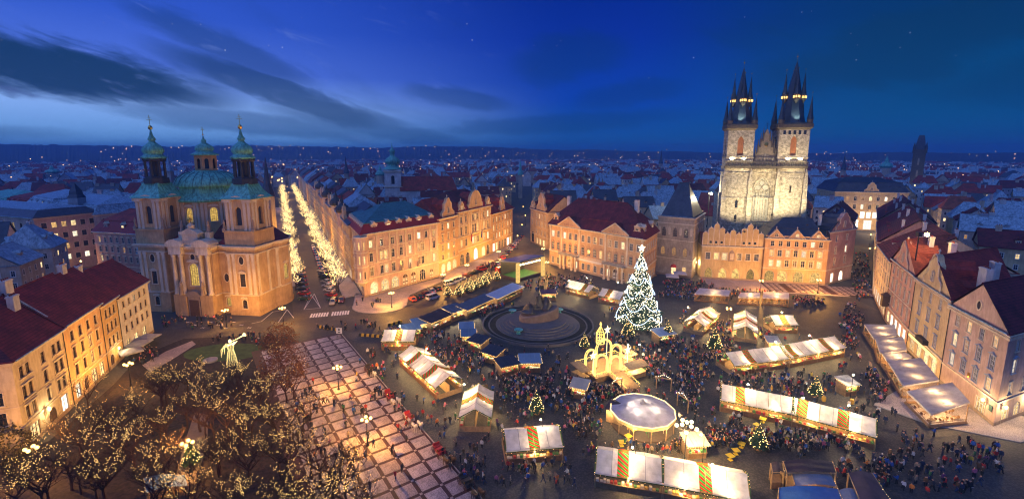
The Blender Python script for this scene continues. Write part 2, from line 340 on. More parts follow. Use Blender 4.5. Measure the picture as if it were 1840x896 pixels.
def window_mesh(w,h,arch,style,hood,fm,tm,sur=.16):
    k=(w,h,arch,style,hood,fm.name,tm.name,sur)
    if k in WC: return WC[k]
    b=MB(); t=.07 if style!='shop' else .1
    ring(b,outline(w,h,arch,t),outline(w,h,arch,-.01),.10,.22,0)
    top=h-t if arch==0 else h-t*1.5
    if style in('case','six','tall'):
        b.box(-.04,.04,.11,.2,t,top,0); zz=[.62] if style!='six' else [.33,.66]
        for f in zz: b.box(-w/2+t,w/2-t,.115,.2,h*f-.035,h*f+.035,0)
        if style=='six':
            for s in(-.25,.25): b.box(s*w-.02,s*w+.02,.13,.2,t,top,0)
    elif style=='lat':
        for s in(-.25,0,.25): b.box(s*w-.03,s*w+.03,.13,.2,t,top-(0 if s==0 else w*.12),0)
        kz=max(3,int(h/.9))
        for f in range(1,kz): b.box(-w/2+t,w/2-t,.135,.2,h*f/kz*.95-.025,h*f/kz*.95+.025,0)
    elif style=='shop':
        for s in([0] if w<2.6 else [-.17*w,.17*w]): b.box(s-.04,s+.04,.11,.2,t,top,0)
        b.box(-w/2+t,w/2-t,.115,.2,h*.7-.04,h*.7+.04,0)
    elif style=='door':
        b.box(-.03,.03,.07,.2,0,top,0); b.box(-w/2+t,w/2-t,.08,.2,h*.68-.05,h*.68+.05,0)
        for s in(-.25,.25):
            for f in(.12,.42): b.box(s*w-.16*w,s*w+.16*w,.14,.2,h*f,h*(f+.22),0)
    if sur and style!='none':
        if arch: ring(b,outline(w,h,arch,-.012),outline(w,h,arch,-sur),-.07,.03,1)
        else: ring(b,outline(w,h,0,-.012),[(-w/2-sur,0),(w/2+sur,0),(w/2+sur,h+sur),(-w/2-sur,h+sur)],-.07,.03,1)
        if style not in('shop','door') and arch!=3: b.box(-w/2-sur-.12,w/2+sur+.12,-.20,.02,-.17,-.01,1)
    hz=h+sur+.10; e=w/2+sur+.16
    if hood==1: b.box(-e,e,-.28,.02,hz,hz+.20,1); b.box(-e+.1,e-.1,-.16,.02,hz-.1,hz-.002,1)
    elif hood==2: b.yprism([(-e,hz),(e,hz),(e,hz+.14),(0,hz+.14+e*.55),(-e,hz+.14)],-.30,.02,1)
    elif hood==3:
        pr=[(-e,hz),(e,hz)]+[(e*math.cos(math.pi*q/6),hz+.14+e*.42*math.sin(math.pi*q/6)) for q in range(7)]
        b.yprism(pr,-.30,.02,1)
    elif hood==4:   # swept rococo hood: raised middle
        pr=[(-e,hz),(-e*.55,hz),(-e*.3,hz+.22),(0,hz+.3),(e*.3,hz+.22),(e*.55,hz),(e,hz),(e,hz+.16),(e*.5,hz+.2),(e*.28,hz+.5),(0,hz+.6),(-e*.28,hz+.5),(-e*.5,hz+.2),(-e,hz+.16)]
        n=len(pr)//2
        for q in range(6):
            a,c=pr[q],pr[q+1]; d,f=pr[13-q],pr[12-q]
            b.yprism([a,c,f,d],-.30,.02,1)
    me=b.mesh('window_frame',[fm,tm]); WC[k]=me; return me
def pane_mesh(w,h,arch,m):
    k=('p',w,h,arch,m.name)
    if k in WC: return WC[k]
    b=MB(); o=outline(w,h,arch,.01)
    b.face([(x,.19,z) for x,z in o]); me=b.mesh('pane',m); WC[k]=me; return me
def wall_edge(mb,a,b,z0,z1,ops,m=0,rev=.24):
    a=Vector(a);b=Vector(b);L=(b-a).length;u=(b-a)/L;n=Vector((u.y,-u.x))
    P=lambda s,z,d=0.:(a.x+u.x*s-n.x*d,a.y+u.y*s-n.y*d,z)
    xs={0.,L};zs={z0,z1}
    for o in ops: xs|={o['u']-o['w']/2,o['u']+o['w']/2}; zs|={o['z'],o['z']+o['h']}
    xs=sorted(x for x in xs if 0<=x<=L); zs=sorted(z for z in zs if z0<=z<=z1)
    for i in range(len(xs)-1):
        if xs[i+1]-xs[i]<1e-4: continue
        xc=(xs[i]+xs[i+1])/2; run=None
        for j in range(len(zs)-1):
            zc=(zs[j]+zs[j+1])/2
            hole=any(abs(xc-o['u'])<o['w']/2 and o['z']<zc<o['z']+o['h'] for o in ops)
            if hole:
                if run is not None: mb.face([P(xs[i],run),P(xs[i+1],run),P(xs[i+1],zs[j]),P(xs[i],zs[j])],m); run=None
            elif run is None: run=zs[j]
        if run is not None: mb.face([P(xs[i],run),P(xs[i+1],run),P(xs[i+1],z1),P(xs[i],z1)],m)
    for o in ops:
        ol=outline(o['w'],o['h'],o.get('arch',0)); k=len(ol)
        Q=lambda p,d:P(o['u']+p[0],o['z']+p[1],d)
        for i in range(k):
            p,q=ol[i],ol[(i+1)%k]; mb.face([Q(p,0),Q(q,0),Q(q,rev),Q(p,rev)],m)
        if o.get('arch',0):
            w,h=o['w']/2,o['h']
            if o['arch']==3: segs=[(range(0,5),(0,0)),(range(4,9),(w,0)),(range(8,13),(w,h)),(list(range(12,16))+[0],(-w,h))]; segs[0]=(range(0,5),(0,0))
            if o['arch']==3:
                cs=[(0,0)]*0
                for q in range(4):
                    idx=[(q*4+t)%16 for t in range(5)]
                    # quadrant starts at a corner direction: fan the two neighbouring corners
                for i in range(k):
                    p,q=ol[i],ol[(i+1)%k]; mx=(p[0]+q[0])/2; mz=(p[1]+q[1])/2
                    c=(w if mx>0 else -w,h if mz>h/2 else 0); mb.face([Q(p,0),Q(q,0),Q(c,0)],m)
                for p,c1,c2 in (((0,0),(-w,0),(w,0)),((w,h/2),(w,0),(w,h)),((0,h),(w,h),(-w,h)),((-w,h/2),(-w,h),(-w,0))):
                    pass
            else:
                top=ol[2:]; hf=len(top)//2
                for i in range(hf): mb.face([Q(top[i],0),Q((w,h),0),Q(top[i+1],0)],m)
                for i in range(hf,len(top)-1): mb.face([Q(top[i],0),Q((-w,h),0),Q(top[i+1],0)],m)
def R(z,h,w,n=0,style='case',hood=0,lit=.25,arch=0,us=None,m0=1.2,m1=1.2,fm=None,tm=None,sur=.16,pane=None,name='window',litm=None,wall=True):
    return dict(z=z,h=h,w=w,n=n,style=style,hood=hood,lit=lit,arch=arch,us=us,m0=m0,m1=m1,fm=fm,tm=tm,sur=sur,pane=pane,name=name,litm=litm,wall=wall)
def put_window(parent,a,u,n,o,fm,tm):
    rz=math.atan2(u.y,u.x); p=Vector(a)+u*o['u']
    st=o['style']
    w=O(o['name'],window_mesh(round(o['w'],2),round(o['h'],2),o['arch'],st,o['hood'],o['fm'] or fm,o['tm'] or tm,o['sur']),parent,(p.x,p.y,o['z']),rz)
    pm=o['pane']
    if pm is None: pm=(o['litm'] or rnd.choice(LIT)) if rnd.random()<o['lit'] else GLASS
    if isinstance(pm,(list,tuple)): pm=rnd.choice(pm)
    O('pane' if st!='door' else 'door_leaf',pane_mesh(round(o['w'],2),round(o['h'],2),o['arch'],pm),w)
    return w
def expand(rows,L):
    ops=[]
    for r in rows:
        us=r['us'] if r['us'] is not None else [r['m0']+(L-r['m0']-r['m1'])*(k+.5)/r['n'] for k in range(r['n'])]
        for x in us:
            if x<0: x=L+x
            o=dict(r); o['u']=x
            if r['style'] in('case','six','tall') and r['w']<1.7: o['w']=r['w']*1.12; o['h']=r['h']*1.06
            ops.append(o)
    return ops
def band(poly,z0,z1,proud,steps=1):
    b=MB(); n=len(poly)
    for k in range(steps):
        pr=proud*(k+1)/steps; za=z0+(z1-z0)*k/steps; zb=z0+(z1-z0)*(k+1)/steps
        o=off(poly,pr); i=off(poly,-.05)
        for j in range(n):
            q=(j+1)%n
            b.face([(*o[j],za),(*o[q],za),(*o[q],zb),(*o[j],zb)]); b.face([(*o[j],zb),(*o[q],zb),(*i[q],zb),(*i[j],zb)]); b.face([(*o[q],za),(*o[j],za),(*i[j],za),(*i[q],za)])
    return b
def lerp(a,b,t): return Vector(a)+(Vector(b)-Vector(a))*t
def roof_quads(b,q,z0,rise,hl=0.,hr=0.,m=0,fas=.22,along=True):
    """hip or gable roof on quad q; the ridge runs along q0->q1 (or across when along is False)"""
    q=[Vector(p) for p in q]
    if not along: q=q[1:]+q[:1]
    ml,mr=(q[0]+q[3])/2,(q[1]+q[2])/2; L=(mr-ml).length
    rl=lerp(ml,mr,min(.5,hl/L)); rr=lerp(mr,ml,min(.499,hr/L)); z1=z0+rise
    v3=lambda p,z:(p.x,p.y,z)
    b.face([v3(q[0],z0),v3(q[1],z0),v3(rr,z1),v3(rl,z1)],m); b.face([v3(q[2],z0),v3(q[3],z0),v3(rl,z1),v3(rr,z1)],m)
    if hl>0: b.face([v3(q[3],z0),v3(q[0],z0),v3(rl,z1)],m)
    if hr>0: b.face([v3(q[1],z0),v3(q[2],z0),v3(rr,z1)],m)
    for i in range(4): b.face([v3(q[i],z0-fas),v3(q[(i+1)%4],z0-fas),v3(q[(i+1)%4],z0),v3(q[i],z0)],m)
    b.face([v3(p,z0-fas) for p in reversed(q)],m)
    return rl,rr,z1
def ridge_caps(b,rl,rr,z1,q=None,z0=0,m=0,r=.16):
    b.tube([(rl.x,rl.y,z1),(rr.x,rr.y,z1)],r,5,m)
def dormer(parent,p,rz,w,h,dep,wm,rm,kind='gable',lit=.2,fm=None):
    """p: front bottom centre"""
    b=MB(); b.box(-w/2,w/2,0,dep,-.4,h,0)
    if kind=='gable': b.yprism([(-w/2-.2,h),(w/2+.2,h),(0,h+w*.55)],-.2,dep+.4,1)
    elif kind=='shed': b.loft([[(-w/2-.2,-.25,h),(w/2+.2,-.25,h),(w/2+.2,dep+.9,h+.35),(-w/2-.2,dep+.9,h+.35)],[(-w/2-.2,-.25,h+.15),(w/2+.2,-.25,h+.15),(w/2+.2,dep+.9,h+.5),(-w/2-.2,dep+.9,h+.5)]],1)
    elif kind=='round':
        b.yprism([(-w/2-.1,h),(w/2+.1,h)]+[((w/2+.1)*math.cos(math.pi*k/6),h+w*.5*math.sin(math.pi*k/6)) for k in range(7)],-.15,dep+.4,1)
    elif kind=='baroque':
        b.box(-w/2-.25,-w/2+.001,-.1,.35,0,h*.55,0); b.box(w/2-.001,w/2+.25,-.1,.35,0,h*.55,0)
        b.yprism([(-w/2-.15,h),(w/2+.15,h),(w/2,h+.25),(w*.25,h+.35),(0,h+w*.5),(-w*.25,h+.35),(-w/2,h+.25)],-.15,dep+.3,1)
    d=O('dormer',b.mesh('dormer',[wm,rm]),parent,p,rz)
    f=fm or WHITEW; ww,hh=w*.55,h*.68; k=('dw',round(ww,2),round(hh,2),f.name,lit>rnd.random())
    if k not in WC:
        c=MB(); ring(c,outline(ww,hh,0,.06),outline(ww,hh,0,0),-.05,.01,0); c.box(-.03,.03,-.04,.01,.06,hh-.06); c.box(-ww/2+.06,ww/2-.06,-.035,.01,hh*.6-.03,hh*.6+.03)
        c.face([(x,-.012,z) for x,z in outline(ww,hh,0,.04)],1); WC[k]=c.mesh('window',[f,LIT[1] if k[4] else GLASS])
    O('window',WC[k],d,(0,0,h*.14)); return d
CHM={}
def chimney(parent,p,w=.9,d=.7,h=2.6,rz=0.,m=None):
    m=m or plaster['white']; k=(w,d,h,m.name)
    if k not in CHM:
        b=MB(); b.box(-w/2,w/2,-d/2,d/2,-1.5,h,0); b.box(-w/2-.1,w/2+.1,-d/2-.1,d/2+.1,h-.35,h-.12,0)
        for i in range(max(1,int(w/.45))):
            x=-w/2+(i+.5)*w/max(1,int(w/.45)); b.lathe([(.13,h),(.11,h+.35)],6,(x,0),1)
        CHM[k]=b.mesh('chimney',[m,TILEB])
    return O('chimney',CHM[k],parent,p,rz)
def bld(name,label,cat,poly,eave,rows,wall,trim=None,roof=None,fm=None,bands=(),corn=.55,group=None,plinth=True,dorm=(),chim=(),pipes=(),z0=0.):
    """poly: CCW footprint, edge 0 = main front; rows: {edge:[R...]}; roof: dict(kind,rise,mat,hip,ov)"""
    trim=trim or TRIM; fm=fm or WHITEW; A=Vector(poly[0]); q=[Vector(p)-A for p in poly]
    root=E(name,(A.x,A.y,z0),label,cat,group)
    b=MB(); n=len(q)
    for i in range(n):
        a,c=q[i],q[(i+1)%n]; L=(c-a).length; u=(c-a)/L; nn=Vector((u.y,-u.x))
        ops=expand(rows.get(i,[]),L)
        wall_edge(b,a,c,0,eave,[o for o in ops if o['wall']])
        for o in ops: put_window(root,a,u,nn,o,fm,trim)
    rk=roof or {}; k=rk.get('kind'); rm=rk.get('mat',TILE); ov=rk.get('ov',.55); rise=rk.get('rise',6.)
    rb=MB(); ro=off(q,ov)
    if k in('gable','hip','front'):
        hl,hr=rk.get('hip',(0,0)) if k!='gable' else (0,0)
        along=k!='front'
        rl,rr,zt=roof_quads(rb,ro,eave+.3,rise,hl,hr,0,along=along); ridge_caps(rb,rl,rr,zt)
        if k!='hip' or 0 in (hl,hr):     # gable walls
            qq=q if along else q[1:]+q[:1]
            for (p1,p2),hh in (((qq[3],qq[0]),hl),((qq[1],qq[2]),hr)):
                if hh==0: mid=(p1+p2)/2; b.face([(p1.x,p1.y,eave),(p2.x,p2.y,eave),(mid.x,mid.y,eave+rise*.985)])
    elif k=='mansard':
        r1=rk.get('r1',3.2); ins=rk.get('inset',1.6); q2=off(q,-ins)
        rb.loft([[(p.x,p.y,eave+.08) for p in ro],[(p.x,p.y,eave+.3) for p in ro],[(p.x,p.y,eave+r1) for p in q2]],0,(True,False))
        hl,hr=rk.get('hip',(6,6)); i=len(rb.m)
        rl,rr,zt=roof_quads(rb,off(q2,.18),eave+r1+.1,rise,hl,hr,1); ridge_caps(rb,rl,rr,zt,m=1)
    elif k=='flat':
        rb.prism([(p.x,p.y) for p in q],eave-.3,eave+.02); 
    if rb.f: O('roof',rb.mesh('roof',[rm,rk.get('mat2',rm)]),root)
    O('wall',b.mesh('wall',wall),root)
    if corn and k:
        u=(q[1]-q[0]).normalized(); nn=Vector((u.y,-u.x)); gt=MB(); gt.tube([(q[0].x+nn.x*(ov+.12),q[0].y+nn.y*(ov+.12),eave+.18),(q[1].x+nn.x*(ov+.12),q[1].y+nn.y*(ov+.12),eave+.18)],.13,6); O('gutter',gt.mesh('gutter',ZINC),root)
    if corn: O('cornice',band(q,eave-.55,eave+.06,corn,3).mesh('cornice',trim),root)
    for z,h,pr in bands: O('string_course',band(q,z,z+h,pr).mesh('string_course',trim),root)
    if plinth: O('plinth',band(q,0,.8,.07).mesh('plinth',rk.get('plm',TRIMD)),root)
    for d in dorm:   # (edge, fraction list, inset, z, w,h,dep,kind,wallmat,roofmat)
        e,fr,ins,z,w,h,dep,kd,wm,rm2=d; a,c=q[e],q[(e+1)%n]; u=(c-a).normalized(); nn=Vector((u.y,-u.x)); rz=math.atan2(u.y,u.x)
        for f in fr:
            p=a+(c-a)*f-nn*ins; dormer(root,(p.x,p.y,eave+z),rz,w,h,dep,wm,rm2,kd)
    for c_ in chim:  # (s,t,z) fractions over the quad
        s,t_,z=c_[:3]; p=lerp(lerp(q[0],q[1],s),lerp(q[3],q[2],s),t_); e0=(q[1]-q[0])
        chimney(root,(p.x,p.y,eave+z),*(c_[3:] if len(c_)>3 else (.9,.7,2.4)),rz=math.atan2(e0.y,e0.x))
    for e,s in pipes:
        a,c=q[e],q[(e+1)%n]; u=(c-a).normalized(); nn=Vector((u.y,-u.x)); p=a+u*s+nn*.13
        pb=MB(); pb.tube([(0,0,.1),(0,0,eave-.5),(nn.x*.3,nn.y*.3,eave)],.075,6); O('drainpipe',pb.mesh('drainpipe',IRON),root,(p.x,p.y,0))
    root['q']=[c for p in q for c in p]
    return root
def rect(A,B,D):
    A=Vector(A);B=Vector(B);u=(B-A).normalized();n=Vector((-u.y,u.x)); return [A,B,B+n*D,A+n*D]
def quad(A,B,d,D):
    A=Vector(A);B=Vector(B);d=Vector(d).normalized()*D; return [A,B,B+d,A+d]
def pilasters(root,q0,q1,us,z0,z1,w=.7,m=None,pr=.18):
    a=Vector(q0);c=Vector(q1);u=(c-a).normalized();rz=math.atan2(u.y,u.x); k=('pil',w,round(z1-z0,2),(m or TRIM).name)
    if k not in WC:
        b=MB(); h=z1-z0; b.box(-w/2,w/2,-pr,.02,.5,h-.7); b.box(-w/2-.12,w/2+.12,-pr-.1,.02,0,.5); b.box(-w/2-.14,w/2+.14,-pr-.14,.02,h-.7,h); b.box(-w/2-.05,w/2+.05,-pr-.05,.02,h-.95,h-.75)
        WC[k]=b.mesh('pilaster',m or TRIM)
    for s in us:
        p=a+u*s; O('pilaster',WC[k],root,(p.x,p.y,z0),rz)
def facebox(root,name,q0,q1,s,z,w,h,y0,y1,m):
    """a box on a facade: s centre along, y outward negative"""
    a=Vector(q0);c=Vector(q1);u=(c-a).normalized(); b=MB(); b.box(-w/2,w/2,y0,y1,0,h); p=a+u*s
    return O(name,b.mesh(name,m),root,(p.x,p.y,z),math.atan2(u.y,u.x))
def faceprof(root,name,q0,q1,s,z,prof,y0,y1,m):
    a=Vector(q0);c=Vector(q1);u=(c-a).normalized(); b=MB(); b.yprism(prof,y0,y1); p=a+u*s
    return O(name,b.mesh(name,m),root,(p.x,p.y,z),math.atan2(u.y,u.x))
# ================================================================== the ground
COBBLE=mat('square_cobbles',(.088,.076,.066),.68,.2,.3,.5,3.2,kind='cobble',spec=.3)
ASPH=mat('street_setts',(.105,.085,.068),.66,.2,.25,.4,4.,kind='cobble',spec=.3)
FLAG=mat('mosaic_pavement',(.50,.40,.36),.7,.15,.5,.3,6.,kind='cobble')
FLAGD=mat('dark_paving_strip',(.085,.035,.032),.65,.2,.5,.3,6.,kind='cobble')
KERB=mat('granite_kerb',(.26,.24,.23),.7,.15,2.)
PAINT=mat('road_paint',(.66,.64,.60),.7,.2,1.5)
SOIL=mat('park_soil',(.030,.020,.018),.95,.75,1.6,.4,3.)
GRASS=mat('lawn_grass',(.045,.085,.022),.95,.35,.7,.5,6.)
def sheet(name,poly,z,m,kindname='structure'):
    b=MB(); b.face([(p[0],p[1],z) for p in poly]); return kind(O(name,b.mesh(name,m)),kindname)
sheet('ground',[(-3300,-240),(3300,-240),(3300,3450),(-3300,3450)],0,mat('city_ground',(.06,.055,.055),.9,.2,.05))
sheet('square_paving',[(-96,30),(100,30),(118,140),(121,171),(98,176),(76,181),(50,168),(17,206),(0,200),(-46,152),(-75,135),(-100,128)],.004,COBBLE)
SD=Vector((-.447,.894)); SN=Vector((.894,.447)); SC0=Vector((-60,137))        # tree-lined street: axis, right-hand normal, mouth
st=lambda t,s:SC0+SD*t+SN*s
sheet('street',[st(-8,-7),st(-8,9),st(760,6),st(760,-6)],.012,ASPH)
road=[G(540,590),G(640,612),G(700,585),G(800,545),G(905,490),G(985,440),G(940,425),G(900,450),G(790,505),G(735,545),G(690,575),G(640,568),G(545,560)]
sheet('road',road,.016,ASPH)
def kerbed(name,poly,h=.13,m=None):
    b=MB(); b.prism([(p[0],p[1]) for p in poly],0,h,0); o=kind(O(name,b.mesh(name,m or FLAG)),'structure')
    k=MB(); i=off([Vector(p) for p in poly],-.02); e=off([Vector(p) for p in poly],.28); n=len(poly)
    for j in range(n):
        q=(j+1)%n; k.face([(*i[j],h+.005),(*i[q],h+.005),(*e[q],h+.005),(*e[j],h+.005)]); k.face([(*e[j],0),(*e[q],0),(*e[q],h+.005),(*e[j],h+.005)])
    O('kerb',k.mesh('kerb',KERB),o); return o
cen=G(683,548); rx=(G(729,549)-cen).length; ctr=[]
for k in range(13):
    g=R_(-175+k*175/12-5); ctr.append(Vector((cen.x+rx*math.cos(g),cen.y+rx*.92*math.sin(g))))
kerbed('corner_pavement',ctr+[G(735,530),G(790,507),G(800,497),G(658,534),G(640,527)])
kerbed('street_pavement',[st(8,9.5),st(20,15),st(300,14.5),st(300,9.5)][::-1] if False else [st(16,9.5),st(18,15.2),st(330,14.5),st(330,9.5)])
kerbed('street_pavement',[st(40,-14.5),st(40,-4.3),st(330,-4.3),st(330,-14)])
kerbed('palace_pavement',[G(800,512),G(838,493),G(892,466),G(928,443),G(921,438),G(883,456),G(824,481),G(789,497)][::1])
kerbed('gothic_house_pavement',[Vector((76,166)),Vector((119,157)),Vector((121,172)),Vector((98,177)),Vector((75.5,181))],.13)
kerbed('corner_house_pavement',[Vector((73,86)),Vector((78,79.5)),Vector((89,74)),Vector((100,78.5)),Vector((98,82)),Vector((89,79)),Vector((94.5,95)),Vector((90,96))],.12,FLAG)
# zebra crossing and hatched box at the mouth of the street
zeb=kind(O('zebra_crossing',None) if False else bpy.data.objects.new('zebra_crossing',None),'structure'); COL.objects.link(zeb)
sb=MB(); sb.box(-.28,.28,-1.9,1.9,0,.004); SBM=sb.mesh('zebra_stripe',PAINT)
za=G(557,567); zb=G(628,561); zu=(zb-za).normalized()
for k in range(15):
    if k==7: continue
    p=lerp(za,zb,(k+.5)/15); O('zebra_stripe',SBM,zeb,(p.x,p.y,.022),math.atan2(zu.y,zu.x))
hb=kind(bpy.data.objects.new('road_marking',None),'structure'); COL.objects.link(hb)
hp=[G(546,556),G(576,553),G(565,528),G(559,529)]
def paintline(a,b,w=.18):
    d=(b-a); L=d.length; m_=MB(); m_.box(0,L,-w/2,w/2,0,.004); O('painted_line',m_.mesh('painted_line',PAINT),hb,(a.x,a.y,.021),math.atan2(d.y,d.x))
for i in range(4): paintline(hp[i],hp[(i+1)%4])
paintline(hp[0],hp[2]); paintline(hp[1],hp[3])
for a,b in (((470,577),(490,560)),((490,560),(516,556)),((516,556),(528,571)),((516,556),(500,579)),((470,577),(452,581))): paintline(G(*a),G(*b))
for a in range(9):
    p=G(332+a*14,579+(a%3)*5); paintline(p,p+Vector((1.1,.5)),.2); paintline(p+Vector((1.1,-.1)),p+Vector((0,.6)),.2)
# chequered promenade: every light mosaic square is a piece of its own
ca=G(613,600); cb=G(872,905); cu=(cb-ca).normalized(); cn=Vector((cu.y,-cu.x))     # cn points to the left of the picture
CW=22.
pave=kind(bpy.data.objects.new('chequered_promenade',None),'structure'); COL.objects.link(pave)
b=MB(); L=(cb-ca).length
b.prism([ca-cu*1,cb,cb+cn*CW,ca-cu*1+cn*CW][::1],0,.03); O('paving_bed',b.mesh('paving_bed',FLAGD),pave)
s1=MB(); s1.box(-1.37,1.37,-1.37,1.37,0,.02); s2=MB(); s2.box(-.22,.22,-.22,.22,0,.02)
S1=s1.mesh('paving_square',FLAG); S2=s2.mesh('paving_square',FLAG); rz=math.atan2(cu.y,cu.x); pit=3.35
S3=MB(); S3.box(-1.37,1.37,-1.37,1.37,0,.02); S3=S3.mesh('paving_square',mat('worn_mosaic_pavement',(.42,.33,.30),.7,.2,.5,.3,6.,kind='cobble'))
S5=MB(); S5.box(-1.37,1.37,-1.37,1.37,0,.02); S5=S5.mesh('paving_square',mat('pale_mosaic_pavement',(.56,.46,.42),.7,.2,.5,.3,6.,kind='cobble'))
for i in range(int(L/pit)):
    for j in range(int(CW/pit)):
        p=ca+cu*(i*pit+1.4)+cn*(j*pit+1.75); O('paving_square',rnd.choice((S1,S1,S3,S5)),pave,(p.x,p.y,.028),rz+rnd.uniform(-.006,.006))
        p=ca+cu*(i*pit+1.4+pit/2)+cn*(j*pit+1.75+pit/2); O('paving_square',S2,pave,(p.x,p.y,.028),rz)
kb=MB(); kb.tube([(*(ca-cu*1-cn*.1),.06),(*(cb-cn*.1),.06)],.12,4); O('kerb',kb.mesh('kerb',KERB),pave)
# paved forecourts in front of the arcades
fore=kind(bpy.data.objects.new('arcade_forecourt',None),'structure'); COL.objects.link(fore)
fu=Vector((.979,-.204)); fn=Vector((-.204,-.979))
b=MB(); fa=Vector((97,175)); b.prism([fa,fa+fn*12,fa+fn*12+fu*42,fa+fu*42][::1],0,.135); O('paving_bed',b.mesh('paving_bed',FLAGD),fore)
s4=MB(); s4.box(-.72,.72,-.72,.72,0,.02); S4=s4.mesh('paving_square',FLAG)
for i in range(20):
    for j in range(6):
        if i%7==3: continue
        p=fa+fu*(1.5+i*2.0)+fn*(1.2+j*1.9); O('paving_square',S4,fore,(p.x,p.y,.133),math.atan2(fu.y,fu.x))
# park: soil, gravel path, lawn
sheet('park_soil',[G(250,640),G(330,608),G(520,600),G(560,640),G(615,740),G(700,950),G(-60,950),G(-40,850),G(90,790),G(205,690)],.010,SOIL)
sheet('park_path',[G(255,655),G(300,630),G(345,612),G(352,618),G(310,645),G(270,668)],.014,FLAG)
sheet('park_path',[G(315,860),G(330,800),G(350,740),G(375,745),G(372,800),G(350,870)],.014,mat('gravel_path',(.24,.17,.11),.9,.2,2.))
gl=G(405,632); gb=[Vector((gl.x+10*math.cos(R_(a)),gl.y+5.5*math.sin(R_(a)))) for a in range(0,360,15)]
lawn=sheet('lawn',gb,.018,GRASS)
# ================================================================== left-hand terrace
def firewall(root,edge,q,eave,rise,m=None):
    """raised party wall on the gable above edge (i,j)"""
    a,c=q[edge],q[(edge+1)%4]; mid=(a+c)/2; b=MB()
    u=(c-a).normalized(); n=Vector((u.y,-u.x))*.22
    for p1,p2,z1,z2 in ((a,mid,eave+.2,eave+rise+.35),(mid,c,eave+rise+.35,eave+.2)):
        prs=[]
        for p,z in((p1,z1),(p2,z2)): prs.append([(p.x-n.x,p.y-n.y,z-.6),(p.x+n.x,p.y+n.y,z-.6),(p.x+n.x,p.y+n.y,z+.45),(p.x-n.x,p.y-n.y,z+.45)])
        b.loft(prs)
    O('party_wall',b.mesh('party_wall',m or ZINC),root)
def qof(root): s=root['q']; return [Vector((s[i],s[i+1])) for i in range(0,len(s),2)]
LP=[Vector(p) for p in((-82.5,71.5),(-88,86),(-93.5,100.5),(-96.5,108.5),(-101.5,124.5))]
def lrow(i,eave,rows,wall,label,hip=(0,0),side=None,bands=(),extra=None,rise=7.5,**kw):
    r={0:rows}
    if side: r[3]=side
    k='hip' if hip!=(0,0) else 'gable'
    return bld('town_house',label,'house',rect(LP[i],LP[i+1],15),eave,r,wall,roof=dict(kind=k,rise=rise,mat=TILED if i else TILED,hip=hip),bands=bands,fm=BROWNW,group='terrace beside the park',**kw)
H1=lrow(0,16,[R(12.4,1.9,1.05,us=[2.0,3.75,8.2,11.7,13.45],lit=0),R(8.7,2.1,1.05,us=[2.0,3.75,8.2,11.7,13.45],hood=1,lit=.0),R(5.1,2.1,1.05,us=[2.0,3.75,8.2,11.7,13.45],hood=1,lit=.1),
  R(.5,3.0,2.8,us=[3.0],style='shop',pane=SHOPL,name='shop_window'),R(0,3.4,2.6,us=[8.4],style='door',arch=1,pane=DOORW,name='door'),R(.5,3.2,2.2,us=[12.6],style='shop',pane=[SHOPW],name='shop_window')],plaster['ivory'],'cream corner house with hipped roof, first in the terrace beside the park',hip=(6,0),
  side=[R(z,2.1,1.05,us=[-2.4,-3.7,-7.5],lit=.15) for z in(5.1,8.7)],bands=((4.2,.3,.15),(8.0,.18,.1)),dorm=((0,(.25,.62),2.6,1.6,1.7,.7,1.2,'shed',plaster['dusk'],DARKM),),chim=((.12,.55,6.6,1.6,.9,3.2),(.85,.35,4.6,1.8,1.,3.6),(.95,.6,6.5,1.8,1.,3.)),pipes=((0,15.2),))
H2=lrow(1,16.3,[R(12.6,1.9,1.05,4,lit=.0),R(8.9,2.2,1.05,4,hood=1,lit=.1),R(5.2,2.2,1.05,4,hood=1,lit=.2),R(.4,3.2,1.9,us=[2.2,12.6],style='shop',pane=[SHOPL,SHOPW],name='shop_window'),R(0,3.2,1.6,us=[5.4],style='door',pane=DOORW,name='door'),R(.4,3.2,2.2,us=[9.2],style='shop',pane=SHOPL,name='shop_window')],plaster['peach'],'peach plastered house with two lit shop windows, second in the park terrace',bands=((4.4,.3,.15),),dorm=((0,(.35,.68),2.6,1.6,1.7,.7,1.2,'shed',plaster['dusk'],DARKM),),chim=((.05,.5,7.0,2.2,1.,3.2),),pipes=((0,15.2),))
H3=lrow(2,15.6,[R(12.2,1.9,.95,3,lit=.0),R(8.7,2.0,.95,3,lit=.0),R(5.2,2.0,.95,3,lit=.1),R(0,3.3,1.9,us=[2.2,6.4],style='door',arch=1,pane=DOORW,name='door')],plaster['ochre'],'narrow ochre house with three window columns, third in the park terrace',bands=((4.4,.25,.12),),dorm=((0,(.35,.7),2.6,1.7,1.6,.8,1.2,'shed',plaster['dusk'],DARKM),),chim=((.5,.5,7.0,1.8,1.,2.6),),m=None) if False else lrow(2,15.6,[R(12.2,1.9,.95,3,lit=.0),R(8.7,2.0,.95,3,lit=.0),R(5.2,2.0,.95,3,lit=.1),R(0,3.3,1.9,us=[2.2,6.4],style='door',arch=1,pane=DOORW,name='door')],plaster['ochre'],'narrow ochre house with three window columns, third in the park terrace',bands=((4.4,.25,.12),),dorm=((0,(.3,.7),2.6,1.7,1.6,.8,1.2,'shed',plaster['dusk'],DARKM),),chim=((.5,.5,7.0,1.8,1.,2.6),),pipes=((0,8.2),))
H4=lrow(3,14.8,[R(11.9,1.5,.9,5,lit=.2),R(8.6,1.7,.9,5,lit=.0),R(5.4,1.7,.9,5,lit=.0),R(.4,3.2,2.0,us=[2.5,7,11.5],style='shop',pane=SHOPL,name='shop_window')],plaster['white'],'plain white end house of the park terrace nearest the domed church',rise=6.5,
  side=None,chim=((.1,.5,6,1.6,1.,2.6),))
